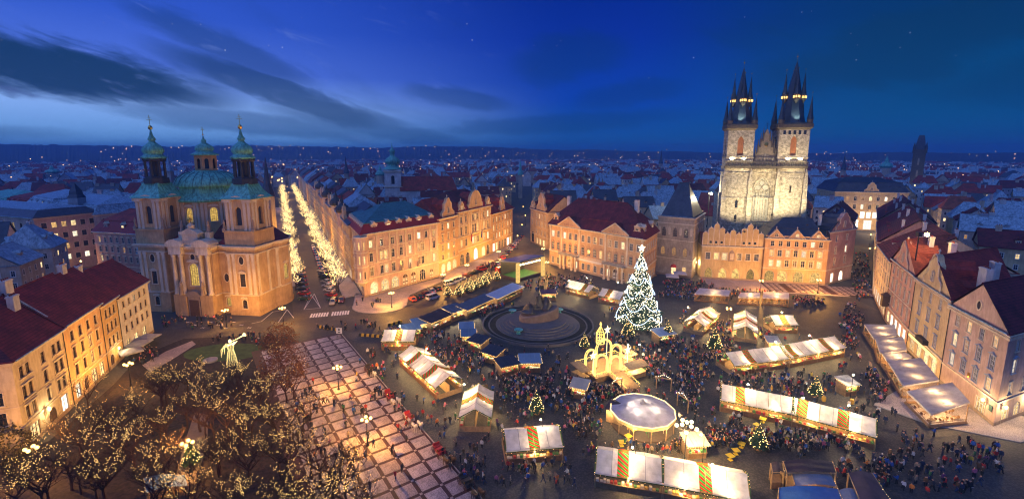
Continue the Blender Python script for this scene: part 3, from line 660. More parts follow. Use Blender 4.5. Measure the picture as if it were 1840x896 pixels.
for h,(ev,ri) in zip((H1,H2,H3,H4),((16,7.5),(16.3,7.5),(15.6,7.5),(14.8,6.5))): 
    if h is not H1: firewall(h,3,qof(h),ev,ri)
# awning / parasols come later
# ================================================================== corner palace by the street
PCm=plaster['rose']
C0,R0=Vector((-51.6,155.7)),Vector((-29.9,183.8)); d36=SD*36
ch=[C0+(R0-C0).normalized()*2.6,R0,R0+d36,C0+d36,C0+SD*2.6]
pal=[C0,R0,R0+d36,C0+d36]
frows=[R(17.3,2.3,1.25,us=[3.6,8.1,13,16.8,21,25.5,29.2,33.2],hood=1,lit=.45,style='case'),R(12.4,2.8,1.25,us=[3.6,7.9,9.85,13,16.8,21,25.3,27.25,33.2],hood=4,lit=.55),R(7.2,2.8,1.25,us=[3.6,7.9,9.85,13,16.8,21,25.3,27.25,33.2],hood=3,lit=.55),
 R(.3,4.6,3.2,us=[4.2,8.9,13.4],style='shop',arch=1,pane=SHOPL,name='shop_window'),R(0,4.9,2.6,us=[18.2,22.2],style='door',arch=1,pane=DOORW,name='door'),R(.4,4.6,3.0,us=[26.8],style='shop',arch=1,pane=GLASS,name='shop_window'),R(0,4.2,1.8,us=[31.5],style='door',arch=1,pane=DOORW,name='door')]
srows=[R(z,2.6,1.25,9,hood=h,lit=.35) for z,h in((17.2,1),(12.4,4),(7.2,3))]+[R(.3,4.6,2.6,8,style='shop',arch=1,pane=[SHOPL,SHOPL,GLASS],name='shop_window')]
CP=bld('corner_palace','pink corner palace with teal roof and red mansard above the round pavement','palace',pal,22.4,{0:frows,3:srows},PCm,roof=dict(kind='mansard',rise=4.5,mat=REDM,mat2=TEAL,r1=3.4,inset=1.5,hip=(12,9),ov=.8),bands=((6.2,.45,.3),(11.4,.25,.18),(16.6,.25,.18)),corn=.9,
  dorm=((0,(.16,.33,.47,.6,.74,.92),.5,.6,2.6,2.2,2.2,'baroque',PCm,TRIM),(3,(.1,.2,.3,.4,.5,.6,.7,.8,.9),.5,.6,2.0,2.0,2.,'baroque',PCm,TRIM)),chim=((.4,.6,6),(.7,.7,6)))
q=qof(CP); pilasters(CP,q[0],q[1],[1.6,5.9,11.5,14.9,18.9,23.2,31.2,34.6],11.7,21.8,.6); pilasters(CP,q[3],q[0],[2+k*4 for k in range(9)],11.7,21.8,.6)
# corner bay with its own roofed oriel
ob=MB(); bis=(-(C0+SD*5-C0).normalized()-(R0-C0).normalized()).normalized()
ob.lathe([(2.2,0),(2.2,15.2)],8,m=0,ph=math.pi/8); ob.lathe([(2.5,15.2),(2.5,15.6),(2.3,15.6)],8,m=1,ph=math.pi/8); ob.lathe([(.6,-1.8),(2.2,-.2),(2.45,-.2),(2.45,0)],8,m=1,ph=math.pi/8)
ob.lathe([(2.35,5),(2.35,5.35)],8,m=1,ph=math.pi/8); ob.lathe([(2.35,10),(2.35,10.3)],8,m=1,ph=math.pi/8)
oriel=O('oriel',ob.mesh('oriel',[PCm,TRIM]),CP,(.9*bis.x,.9*bis.y,6.4))
for z,h in((1.,2.6),(6.2,2.8),(11.2,2.6)):
    for k,g in enumerate((-1,0,1)):
        an=math.atan2(bis.y,bis.x)+g*math.pi/4; rr=2.2*math.cos(math.pi/8)+.05
        O('window',window_mesh(1.0,h,0,'case',0,WHITEW,TRIM,.1),oriel,(rr*math.cos(an),rr*math.sin(an),z),an+math.pi/2)
        w=MB(); w.face([(-.45,.04,.05),(.45,.04,.05),(.45,.04,h-.05),(-.45,.04,h-.05)]); O('pane',w.mesh('pane',rnd.choice([LIT[1],GLASS,LIT[0]])),oriel,(rr*math.cos(an),rr*math.sin(an),z),an+math.pi/2)
# statues flanking the portal
for s in(16.2,20.4,24.2):
    a=q[0]+(q[1]-q[0]).normalized()*s; sb_=MB(); sb_.lathe([(.5,0),(.45,.3),(.32,.9),(.38,1.5),(.2,1.9),(.22,2.2),(.05,2.45)],8)
    O('portal_statue',sb_.mesh('portal_statue',TRIMD),CP,(a.x+.5,a.y-.45,6.7))
# palaces to the right, following the bend
pp=[R0,Vector((-23.6,198.7)),Vector((-10.4,227.2)),Vector((.3,253.2))]
inn=Vector((-.86,.5))
def gabled(root,s,w,h,z,m,rm,win=True,kind_='curl',eave=0,lit=.5,edge=0):
    """ornate street gable standing on the cornice"""
    q=qof(root); a,c=q[edge],q[(edge+1)%len(q)]
    if kind_=='curl': pr=[(-w/2,0),(w/2,0),(w/2,h*.25),(w*.40,h*.32),(w*.30,h*.42),(w*.27,h*.72),(w*.17,h*.80),(w*.10,h*.95),(0,h),(-w*.10,h*.95),(-w*.17,h*.80),(-w*.27,h*.72),(-w*.30,h*.42),(-w*.40,h*.32),(-w/2,h*.25)]
    elif kind_=='round': pr=[(-w/2,0),(w/2,0),(w/2,h*.3)]+[(w*.42*math.cos(math.pi*k/10),h*.3+h*.7*math.sin(math.pi*k/10)) for k in range(11)]+[(-w/2,h*.3)]
    else: pr=[(-w/2,0),(w/2,0),(w/2,h*.12),(0,h),(-w/2,h*.12)]
    g=faceprof(root,'gable',a,c,s,z,pr,-.25,.9,m)
    e=MB(); k=len(pr)
    for i in range(1,k): e.tube([(pr[i][0],-.3,pr[i][1]),(pr[(i+1)%k][0],-.3,pr[(i+1)%k][1])],.14,4)
    O('coping',e.mesh('coping',TRIM),g)
    if win:
        ww=window_mesh(1.2,min(2.4,h*.35),1,'case',0,WHITEW,TRIM,.15); O('window',ww,g,(0,-.42,h*.22)); 
        pb=pane_mesh(1.2,round(min(2.4,h*.35),2),1,LIT[1] if rnd.random()<lit else GLASS); O('pane',pb,g,(0,-.44,h*.22))
    rb=MB(); rb.loft([[(pr[i][0]*.86,.9,pr[i][1]*.9) for i in range(k)],[(pr[i][0]*.86,6.5,pr[i][1]*.9) for i in range(k)]]); O('gable_roof',rb.mesh('gable_roof',rm),g)
    f=MB(); f.lathe([(.18,0),(.1,.4),(.28,.7),(.05,1.2)],6); O('finial',f.mesh('finial',TRIM),g,(0,.3,h)); return g
G1=bld('gabled_palace','narrow palace with curled gable between the teal roofed palace and the bank','palace',quad(pp[0],pp[1],inn,20),23.6,{0:[R(18.8,2.2,1.2,3,lit=.6,hood=1),R(14.3,2.4,1.2,3,lit=.5,hood=3),R(10,2.4,1.2,3,lit=.3,hood=1),R(6.3,2.0,1.2,3,lit=.4),R(.3,4.4,3,3,style='shop',arch=1,pane=SHOPL,name='shop_window')]},plaster['peach'],roof=dict(kind='hip',rise=7,mat=TILE,hip=(3,3)),bands=((5.6,.4,.25),(13.4,.3,.2),(22,.25,.2)))
gabled(G1,8,9.5,8.2,23.6,plaster['peach'],TILE)
G2=bld('bank_palace','richly carved bank palace with arched central gable and hanging flags','palace',quad(pp[1],pp[2],inn,22),24.6,{0:[R(19.5,2.6,1.3,us=[3,7,13.5,15.6,17.7,24,28],lit=.5,hood=1),R(14,3.4,1.4,us=[3,7,13.3,15.6,17.9,24,28],lit=.5,hood=3),R(8.6,3.0,1.4,us=[3,7,13.3,15.6,17.9,24,28],lit=.6,hood=1),R(.3,5.2,3.4,us=[3.2,8.2,23.2,28],style='shop',arch=1,pane=[SHOPL,GLASS],name='shop_window'),R(0,6,3.6,us=[15.6],style='shop',arch=1,pane=SHOPW,name='entrance')]},plaster['sand'],roof=dict(kind='mansard',rise=4,mat=TILE,mat2=TILED,r1=4,inset=2,hip=(5,5)),bands=((7.2,.5,.35),(13.2,.3,.5),(18.6,.3,.25)),corn=.9)
gabled(G2,15.6,13,8.6,24.6,plaster['sand'],TILE,kind_='round'); gabled(G2,3.2,5.5,4.6,24.6,plaster['sand'],TILE); gabled(G2,28,5.5,4.6,24.6,plaster['sand'],TILE)
q=qof(G2); pilasters(G2,q[0],q[1],[1,5,9.6,11.6,19.6,21.6,26,30.4],13.6,23.8,.7)
for s,c_ in((10.8,(.5,.06,.06)),(20.6,(.06,.10,.35))):
    a=q[0]+(q[1]-q[0]).normalized()*s; fb=MB(); fb.tube([(0,0,0),(.9,-.7,1.4)],.05,5); f=O('flagpole',fb.mesh('flagpole',IRON),G2,(a.x,a.y,12.5))
    fb=MB(); fb.loft([[(.85,-.66,1.4),(.3,-.2,.4),(.2,-.35,-2.2),(.75,-.75,-2.6)],[(.88,-.63,1.4),(.33,-.17,.4),(.23,-.32,-2.2),(.78,-.72,-2.6)]]); O('flag',fb.mesh('flag',mat('flag_%d'%int(s),c_,.9,.1)),f)
G3=bld('curved_palace','lower palace with red eaves at the far end of the bank row','palace',quad(pp[2],pp[3],inn,22),20,{0:[R(15.6,2.2,1.2,7,lit=.4,hood=1),R(11.3,2.4,1.2,7,lit=.4,hood=2),R(7.,2.4,1.2,7,lit=.4,hood=1),R(.4,4.4,2.6,7,style='shop',arch=0,pane=[SHOPL,SHOPW,GLASS],name='shop_window')]},plaster['peach'],roof=dict(kind='hip',rise=7,mat=TILE,hip=(3,3),ov=1.0),bands=((6,.4,.25),(10.6,.25,.2)))
gabled(G3,14,6,8,20,plaster['peach'],TILE)
# ================================================================== rococo palace (two pediments)
K0,K2,K3=Vector((17.1,206)),Vector((49.2,168.6)),Vector((59.5,186.4)); kp=[K0,K2,K3,K0+(K3-K2)]; KW=(K2-K0).length
kus=[2.2,5.4]+[9.2,12.4,15.6]+[19.6,22.8,26,29.2]+[33.4,36.6,39.8]+[43.6,46.8]
KTR=mat('rose_stucco_trim',(.42,.25,.17),.85,.15,1.)
KP=bld('rococo_palace','long rococo palace with two triangular pediments and dark red mansard roof','palace',kp,18.4,{0:[R(13.2,2.5,1.35,us=kus,style='six',lit=.30,sur=.22),R(7.5,3.1,1.4,us=kus,style='six',hood=4,lit=.25,tm=KTR,sur=.22),R(1.2,2.6,1.3,us=[2.2,5.4,9.,16,20,23,26.5,30,33.2,40.2,43.6,46.8],lit=.3,style='six'),R(0,4.6,2.3,us=[12.4,36.6],style='door',arch=1,pane=DOORW,name='door')],
   1:[R(13.2,2.5,1.35,6,style='six',lit=.1),R(7.5,3.1,1.4,6,style='six',hood=4,tm=KTR,lit=.1),R(1.2,2.6,1.3,6,lit=.2)]},plaster['peach'],roof=dict(kind='mansard',rise=7.2,mat=TILED,mat2=TILED,r1=4.4,inset=2.4,hip=(9,9),ov=.9),bands=((6.4,.45,.3),),corn=1.0,
   dorm=((0,(.06,.92),.8,.9,2.6,3.2,2.4,'baroque',plaster['peach'],TRIM),(1,(.2,.75),.8,.9,2.4,3.0,2.4,'baroque',plaster['peach'],TRIM)),chim=((.1,.6,9,1.6,1.2,3.),(.85,.55,9.5,1.6,1.2,3.6)))
q=qof(KP); pilasters(KP,q[0],q[1],[.6,7.4,17.6,31.4,41.8,48.6],6.9,17.9,.8)
for s in(12.4,36.6):
    faceprof(KP,'pediment',q[0],q[1],s,18.5,[(-6.2,0),(6.2,0),(6.2,.5),(0,4.4),(-6.2,.5)],-1.0,.3,plaster['peach'])
    pr=[(-6.5,.55),(0,4.6),(6.5,.55)]; e=MB(); 
    for i in range(2): e.tube([(pr[i][0],-1.1,pr[i][1]),(pr[i+1][0],-1.1,pr[i+1][1])],.25,4)
    u=(q[1]-q[0]).normalized(); a=q[0]+u*s; O('pediment_coping',e.mesh('coping',TRIM),KP,(a.x,a.y,18.5),math.atan2(u.y,u.x))
    e=MB(); e.loft([[(-6.4,-.9,.3),(6.4,-.9,.3),(0,-.9,4.5)],[(-6.4,7,.3),(6.4,7,.3),(0,7,4.5)]]); O('pediment_roof',e.mesh('pediment_roof',TILED),KP,(a.x,a.y,18.5),math.atan2(u.y,u.x))
    e=MB(); 
    for k in range(5): e.lathe([(.35-.25*abs(k-2)/3,0),(.2,.6+.25*(2-abs(k-2)))],6,(-2.4+1.2*k,-1.15))
    O('pediment_relief',e.mesh('pediment_relief',KTR),KP,(a.x,a.y,19.3),math.atan2(u.y,u.x))
    e=MB(); e.box(-5.4,5.4,-1.9,.02,0,.4); 
    for k in range(28): e.box(-5.3+k*.39,-5.15+k*.39,-1.85,-1.7,.4,1.2)
    e.box(-5.4,5.4,-1.9,-1.65,1.2,1.35); O('balcony',e.mesh('balcony',[KERB]),KP,(a.x,a.y,6.1),math.atan2(u.y,u.x))
    for k in(-4.4,-2.2,2.2,4.4):
        e=MB(); e.lathe([(.55,0),(.55,.5),(.4,.6),(.36,5.1),(.55,5.5),(.55,6.1)],10); p=a+u*k+Vector((u.y,-u.x))*1.4; O('portal_column',e.mesh('portal_column',TRIM),KP,(p.x,p.y,0))
    for k in(-1.6,0,1.6):
        pass
facebox(KP,'banner',q[0],q[1],23.5,5.0,13,1.1,-.42,-.34,mat('white_banner',(.62,.58,.52),.9,.06,.8))
e=MB()
for k in range(9): e.box(17.6+k*1.4,17.75+k*1.4,-.9,-.75,0,1.0)
# gabled house left of it
GL=bld('gabled_house','cream gabled house with tall archway left of the rococo palace','house',quad(Vector((10.5,259.8)),Vector((18.6,238)),Vector((.9,.43)),20),19.3,{0:[R(15,2.2,1.2,us=[3,9,12.5,16,20],lit=.4,hood=1),R(10.8,2.4,1.2,us=[3,9,12.5,16,20],lit=.4,hood=1),R(6.4,2.4,1.2,us=[9,12.5,16,20],lit=.2),R(0,6.6,3.6,us=[3.4],style='none',arch=1,pane=GLASS,name='archway'),R(.3,3.6,2.2,us=[10,14,18.5],style='shop',pane=SHOPL,name='shop_window')]},plaster['sand'],roof=dict(kind='hip',rise=8,mat=TILED,hip=(0,0)),bands=((5.6,.3,.2),))
gabled(GL,15,11,10,19.3,plaster['sand'],TILED,lit=.2); gabled(GL,3.2,5.5,4.6,19.3,plaster['sand'],TILED,lit=0)
# ================================================================== gothic tower house
B0,B1,B2=Vector((60.6,189.5)),Vector((72.2,180.6)),Vector((84,199.5)); bp=[B0,B1,B2,B0+(B2-B1)]
BH=bld('gothic_tower_house','sandstone gothic tower house with steep wedge-shaped slate roof','house',bp,24.4,{0:[R(16.4,3.8,1.7,us=[2.6,7.2,11.6],arch=2,style='lat',lit=0,fm=TRIM,tm=TRIMD),R(8.6,3.6,1.7,us=[2.6,7.2,11.6],arch=2,style='lat',fm=TRIM,tm=TRIMD,lit=.9,litm=LIT[2]),R(0,3.6,1.9,us=[7.4],style='shop',arch=0,pane=SHOPL,name='door'),R(2.4,1.7,1.3,us=[11.6],lit=1)],
   1:[R(16.4,3.8,1.7,us=[4,9,15],arch=2,style='lat',fm=TRIM,tm=TRIMD,lit=0),R(8.6,3.6,1.5,us=[5,15],arch=2,style='lat',fm=TRIM,tm=TRIMD,lit=0),R(2,2,1.2,us=[6,12],lit=.5)]},mat('sandstone_ashlar',(.46,.38,.27),.9,.2,.5,.4,2.,kind='plaster'),roof=dict(kind='hip',rise=13,mat=SLATE,hip=(4.5,4.5),ov=-.9),bands=((7.2,.3,.2),(14.9,.3,.2),(21.6,.35,.25)),corn=.45)
q=qof(BH); 
for s in(.9,4.9,9.4,13.6): facebox(BH,'niche_statue',q[0],q[1],s,9.5,.5,1.9,-.35,-.02,TRIMD)
for s in(.9,4.9,9.4,13.6): faceprof(BH,'blind_niche',q[0],q[1],s,17.2,[(x,z) for x,z in outline(.9,3.2,2)],-.12,-.02,TRIM)
aw=MB(); aw.lathe([(1.3,0),(1.2,.5),(.8,1.0),(.05,1.3)],10,sy=.8); a=q[0]+(q[1]-q[0]).normalized()*7.4; O('awning',aw.mesh('awning',mat('red_awning',(.5,.05,.04),.8,.1)),BH,(a.x-.2,a.y-.3,3.9),0)
# ================================================================== arcaded gable house and neighbours
T0,T1=Vector((76,181)),Vector((98,176.6))
TS=bld('arcaded_gable_house','pale yellow arcaded house with two rows of rounded venetian gables','house',rect(T0,T1,13),13.6,{0:[R(8.2,2.5,1.5,us=[2.4,5.6,8.6,14,17.2,20.3],lit=.25,sur=.3,style='six'),R(0,5.0,2.9,us=[3,8.2,13.2,18.6],style='none',arch=2,pane=emit('arcade_glow',(1,.58,.17),.9,.7),name='arcade_arch')]},mat('yellow_limewash',(.62,.46,.22),.85,.1,.4,.15,3.,kind='plaster'),roof=dict(kind='gable',rise=4.2,mat=TILEB,ov=.1),bands=((13.4,.3,.2),),corn=.3)
q=qof(TS); YL=MATS['yellow_limewash']
hs=[1.2,3.0,4.6,3.0,1.0,2.2,1.0,3.0,4.6,3.0,1.2]; wd=22.4/len(hs)
facebox(TS,'attic_wall',q[0],q[1],11.2,13.65,22.3,3.3,-.02,.5,YL)
for i,hh in enumerate(hs):
    s=wd*(i+.5); w_=wd*.5; pr=[(-w_,0),(w_,0),(w_,hh)]+[(w_*math.cos(math.pi*k/8),hh+w_*math.sin(math.pi*k/8)) for k in range(1,8)]+[(-w_,hh)]
    g=faceprof(TS,'gable_panel',q[0],q[1],s,16.95,pr,.02+.03*(i%2),.42,YL)
    e=MB(); 
    for a_,b_ in zip(pr[2:],pr[3:]): e.tube([(a_[0],.05,a_[1]),(b_[0],.05,b_[1])],.11,4)
    e.lathe([(.12,0),(.25,.3),(.1,.55),(.02,.9)],6,(0,.2)) ; 
    for v in range(len(e.v)-24,len(e.v)): e.v[v]=(e.v[v][0],e.v[v][1],e.v[v][2]+hh+w_)
    e.box(-w_-.08,-w_+.08,-.1,.3,-3.2,hh); O('coping',e.mesh('coping',mat('white_stone',(.66,.60,.50),.8,.1)),g)
for i in(1,2,3,7,8,9):
    c=MB(); ring(c,outline(1.,1.1,0,.05),outline(1.,1.1,0,-.1),-.12,.02); o=facebox(TS,'attic_window',q[0],q[1],wd*(i+.5),14.6,1.0,1.1,-.06,-.03,GLASS); O('window_frame',c.mesh('window_frame',TRIM),o,(0,0,0))
faceprof(TS,'niche',q[0],q[1],11.2,7.6,outline(2.2,4.6,2),-.2,-.02,TRIMD); facebox(TS,'niche_relief',q[0],q[1],11.2,8.4,1.3,2.4,-.4,-.2,TRIM)
M0,M1=Vector((98.2,175.8)),Vector((119.6,171))
LZ=bld('arcaded_house','orange lit arcaded house with slate roof and three curved attic gables','house',rect(M0,M1,15),17.6,{0:[R(14.6,1.9,1.15,7,lit=.4,litm=LIT[3]),R(10.6,2.3,1.25,7,hood=4,lit=.6,sur=.2),R(6.6,2.3,1.25,7,hood=4,lit=.75,sur=.2),R(0,5,3.4,us=[2.4,6.9,12.6,18.4],style='none',arch=1,pane=MATS['arcade_glow'],name='arcade_arch')]},plaster['peach'],roof=dict(kind='mansard',rise=3.5,mat=SLATE,mat2=SLATE,r1=3.6,inset=3.0,hip=(5,1),ov=.3),bands=((5.7,.3,.2),(13.6,.25,.2)),chim=((.95,.5,6,1.,1.,3.),))
for s in(3.6,10.8,18): gabled(LZ,s,5.6,3.6,17.6,plaster['peach'],SLATE,kind_='tri',lit=.3)
facebox(LZ,'attic_wall',qof(LZ)[0],qof(LZ)[1],10.8,17.6,21.4,1.1,-.05,.5,plaster['peach'])
N1=Vector((136.4,180.5))
NH=bld('gabled_corner_house','tall narrow gabled house at the corner of the bright shopping lane','house',quad(M1+Vector((.2,.2)),N1,Vector((.5,.86)),16),20.6,{0:[R(16.6,2.2,1.2,us=[5,12.5],lit=.0),R(11.8,2.4,1.2,us=[5,12.5],hood=4,lit=.2),R(7.4,2.4,1.2,us=[5,12.5],hood=4,lit=.5),R(.4,3.8,2.,us=[4.5],style='shop',pane=SHOPW,name='shop_window'),R(.2,4.2,2.8,us=[11],style='shop',arch=1,pane=SHOPW,name='shop_window')],1:[R(z,2.2,1.1,4,lit=.3) for z in(16.6,11.8,7.4)]+[R(.4,3.4,2.4,4,style='shop',pane=SHOPL,name='shop_window')]},plaster['pink'],roof=dict(kind='front',rise=7,mat=SLATE,ov=.2),bands=((5.7,.3,.2),))
gabled(NH,9,12,7,20.6,plaster['pink'],SLATE,kind_='curl',lit=.3)
# ================================================================== shopping lane, both sides
LD=Vector((.615,.788)); lp=Vector((145.4,195.2))
for k,(wl,lab) in enumerate(((plaster['buff'],'buff house first behind the corner on the lane, left side'),(plaster['rose'],'rose house halfway up the lane, left side'),(plaster['ivory'],'ivory house near the top of the lane, left side'))):
    a=lp+LD*(k*23); b_=a+LD*22.6
    h=bld('lane_house',lab,'house',rect(a,b_,14),17+k%2*1.5,{0:[R(13,2.1,1.1,5,lit=.2),R(9,2.2,1.1,5,lit=.2),R(5.2,2.1,1.1,5,lit=.2),R(.3,3.6,2.8,5,style='shop',pane=[SHOPW,SHOPL],name='shop_window')]},wl,roof=dict(kind='gable',rise=7,mat=TILED),chim=((.3,.5,6),),group='houses along the shopping lane')
rp=[Vector((113,133.9)),Vector((129.5,160)),Vector((150.5,187)),Vector((172,214.6)),Vector((193,241.5)),Vector((213,267))]
rl=(('ivory','TILEB','pale house with broad brown tiled roof behind the roof floodlight'),('pink','TILEB','pink house with statue-topped gable at the mouth of the lane'),('sand','TILE','sand house second along the lane, right side'),('buff','TILED','buff house third along the lane, right side'),('rose','TILE','rose house at the top of the lane, right side'))
for k,(wl,rm,lab) in enumerate(rl):
    bld('lane_house',lab,'house',rect(rp[k+1],rp[k],20 if k else 26),18+(k%2),{0:[R(14,2.1,1.1,6,lit=.15,hood=1),R(10,2.3,1.1,6,lit=.15,hood=1),R(6,2.2,1.1,6,lit=.2),R(.3,3.8,2.8,6,style='shop',pane=[SHOPL,SHOPW],name='shop_window')]},plaster[wl],roof=dict(kind='gable',rise=8.5,mat={'TILE':TILE,'TILEB':TILEB,'TILED':TILED}[rm]),chim=((.2,.4,6.8,1.4,.9,3),(.6,.6,7,1.2,.9,2.5),(.85,.3,5,1.,.8,3)),dorm=((0,(.3,.7),2.4,1.6,1.4,1.2,1.6,'gable',plaster[wl],MATS['red_roof_tile']),),group='houses along the shopping lane')
EB=bld('department_store','cream store with slate mansard closing the view up the lane','store',rect(Vector((212,303)),Vector((252,293)),30),25,{0:[R(19.5,2.6,1.4,9,lit=.4,hood=1,arch=1),R(14,2.8,1.4,9,lit=.2,hood=3),R(8.2,4.,2.6,us=[17,20.5,24],lit=1,litm=SHOPW,style='shop'),R(8.2,3.0,1.4,us=[3,7,11,30,34,38],lit=.3),R(.3,6.5,4.6,us=[13,20.5,28],style='shop',pane=SHOPW,name='shop_window'),R(.3,5,3.4,us=[4,36],style='shop',pane=SHOPL,name='shop_window')],3:[R(z,2.6,1.4,7,lit=.1) for z in(19.5,14,8.2)]},plaster['cream'],roof=dict(kind='mansard',rise=3,mat=SLATE,mat2=SLATE,r1=6,inset=3,hip=(8,8)),bands=((7.3,.4,.3),(12.8,.3,.2),(18,.3,.2)),dorm=((0,(.12,.25,.75,.88),1.5,1.6,1.6,1.6,2,'round',plaster['cream'],SLATE),))
gabled(EB,20.5,8,6.5,25,plaster['cream'],SLATE,lit=0)
# ================================================================== right foreground houses
r1a,r1b,r2a,r3a=Vector((94.5,95.5)),Vector((89.2,78.6)),Vector((102.5,113.6)),rp[0]
sd=Vector((.928,.372))
def rhouse(name,label,A,B,D,eave,rows,wall,rise,rm,g=None,**kw):
    return bld(name,label,'house',quad(A,B,sd,D),eave,rows,wall,roof=dict(kind='front',rise=rise,mat=rm,ov=.35),group='tall houses beside the cafe awnings',**kw)
HR1=rhouse('town_house','pinkish white corner house with oval window in its pediment, behind the last awning',r1a,r1b,24,17.8,{0:[R(14.2,2.1,1.15,4,style='six',lit=.55),R(9.9,2.5,1.2,4,style='six',hood=4,lit=.45,tm=mat('snowy_lead_hood',(.28,.32,.40),.5,.1)),R(5.6,2.4,1.2,4,style='six',hood=4,lit=.1,tm=MATS['snowy_lead_hood']),R(.1,3.2,2.6,us=[-4.2],style='shop',pane=SHOPL,name='shop_window')],1:[R(14.2,2.1,1.1,us=[3.6,8.5,13],lit=.3,style='six'),R(9.9,2.5,1.1,us=[3.6,8.5,13],lit=.3,hood=4,tm=MATS['snowy_lead_hood'],style='six'),R(5.6,2.4,1.1,us=[3.6,8.5,13],lit=.2,style='six'),R(.2,3.2,2.2,us=[3.4,7.6],style='shop',arch=1,pane=SHOPL,name='shop_window')]},plaster['rose'],7,TILED,bands=((4.6,.3,.18),(17.0,.4,.5)),chim=((.15,.35,3.5,2.6,1.2,4.5),(.8,.8,3,1.6,1.,4)),pipes=((0,.3),))
q=qof(HR1); c=MB(); ring(c,outline(1.3,1.9,3,.1),outline(1.3,1.9,3,-.2),-.15,.02); o=faceprof(HR1,'oval_window',q[0],q[1],8.8,19.6,outline(1.3,1.9,3,.02),-.08,-.04,GLASS); O('window_frame',c.mesh('window_frame',TRIM),o)
sg=facebox(HR1,'green_plaque',q[0],q[1],16.4,2.4,.9,1.2,-.1,-.02,mat('bronze_plaque',(.05,.10,.08),.5,.2)); sg=facebox(HR1,'gilt_house_sign',q[0],q[1],9.2,5.6,.5,1.0,-.2,-.02,GOLD)
LANM=MB(); LANM.tube([(0,0,0),(0,-.7,.25)],.035,5,0); LANM.lathe([(.05,-.5),(.2,-.35),(.24,.05),(.05,.25)],6,(0,-.7),1); LANM=LANM.mesh('wall_lantern',[IRON,emit('lantern_glass',(1,.72,.32),4.)])
def wall_lantern(root,e,s,z,pw):
    q=qof(root); a,c_=q[e],q[(e+1)%4]; u=(c_-a).normalized(); n=Vector((u.y,-u.x)); p=a+u*s; O('wall_lantern',LANM,root,(p.x,p.y,z),math.atan2(u.y,u.x)); light('lantern_light',(p.x+n.x*1.15,p.y+n.y*1.15,z-.1),pw,(1,.72,.36),.15,root)
wall_lantern(HR1,0,15.2,4.0,500); wall_lantern(HR1,1,1.6,4.0,700); wall_lantern(HR1,1,10.5,4.0,900); wall_lantern(BH,1,5.5,6.0,1100); wall_lantern(H1,0,6.2,4.3,500); wall_lantern(H3,0,4.4,4.0,400)
HR2=rhouse('town_house','cream house with tall scrolled gable and balcony, middle of the three above the awnings',r2a,r1a-Vector((-.15,-.2)),25,18.8,{0:[R(15.2,2.2,1.2,3,style='six',lit=.1,m0=2,m1=2),R(10.8,2.6,1.2,3,style='six',hood=1,lit=.2,m0=2,m1=2,tm=MATS['snowy_lead_hood']),R(6.2,2.6,1.2,3,style='six',hood=1,lit=.2,m0=2,m1=2,tm=MATS['snowy_lead_hood']),R(.3,3.6,2.6,4,style='shop',pane=SHOPL,name='shop_window')]},plaster['cream'],7.5,TILE,bands=((5,.35,.3),(18,.35,.4)),chim=((.1,.5,4,1.5,1.2,4.5),(.9,.7,3.5,2.4,1.1,3)),pipes=((0,.3),))
gabled(HR2,9.9,9.5,8.2,18.8,plaster['cream'],TILE,lit=0)
q=qof(HR2); facebox(HR2,'balcony',q[0],q[1],9.9,5.4,4.4,1.1,-1.1,-.02,IRON); facebox(HR2,'lit_fascia_sign',q[0],q[1],9.9,4.2,16,.5,-.5,-.36,emit('fascia_glow',(1,.72,.25),1.6))
HR3=rhouse('town_house','salmon pink house with moulded windows farthest of the three above the awnings',r3a,r2a-Vector((-.15,-.2)),22,19,{0:[R(15.4,2.1,1.15,5,style='six',lit=.1,hood=1),R(11.,2.5,1.2,5,style='six',hood=4,lit=.1),R(6.4,2.5,1.2,5,style='six',hood=4,lit=.1),R(.3,3.6,2.8,5,style='shop',pane=[SHOPL,SHOPW],name='shop_window')]},plaster['pink'],7.5,TILEB,bands=((5,.35,.3),(10.2,.25,.2)),chim=((.3,.4,4,1.4,1.1,4),(.75,.35,4,1.6,1.,5.)),pipes=((0,.3),))
gabled(HR3,11,10,7.4,19,plaster['pink'],TILEB,lit=0)
e=MB(); e.box(-1.1,1.1,-1.7,.02,0,3.2); e.lathe([(1.6,3.2),(.2,4.2)],4,(0,-.8),ph=math.pi/4); q=qof(HR3); u=(q[1]-q[0]).normalized(); a=q[0]+u*1.8; O('oriel',e.mesh('oriel',BROWNW),HR3,(a.x,a.y,5),math.atan2(u.y,u.x))
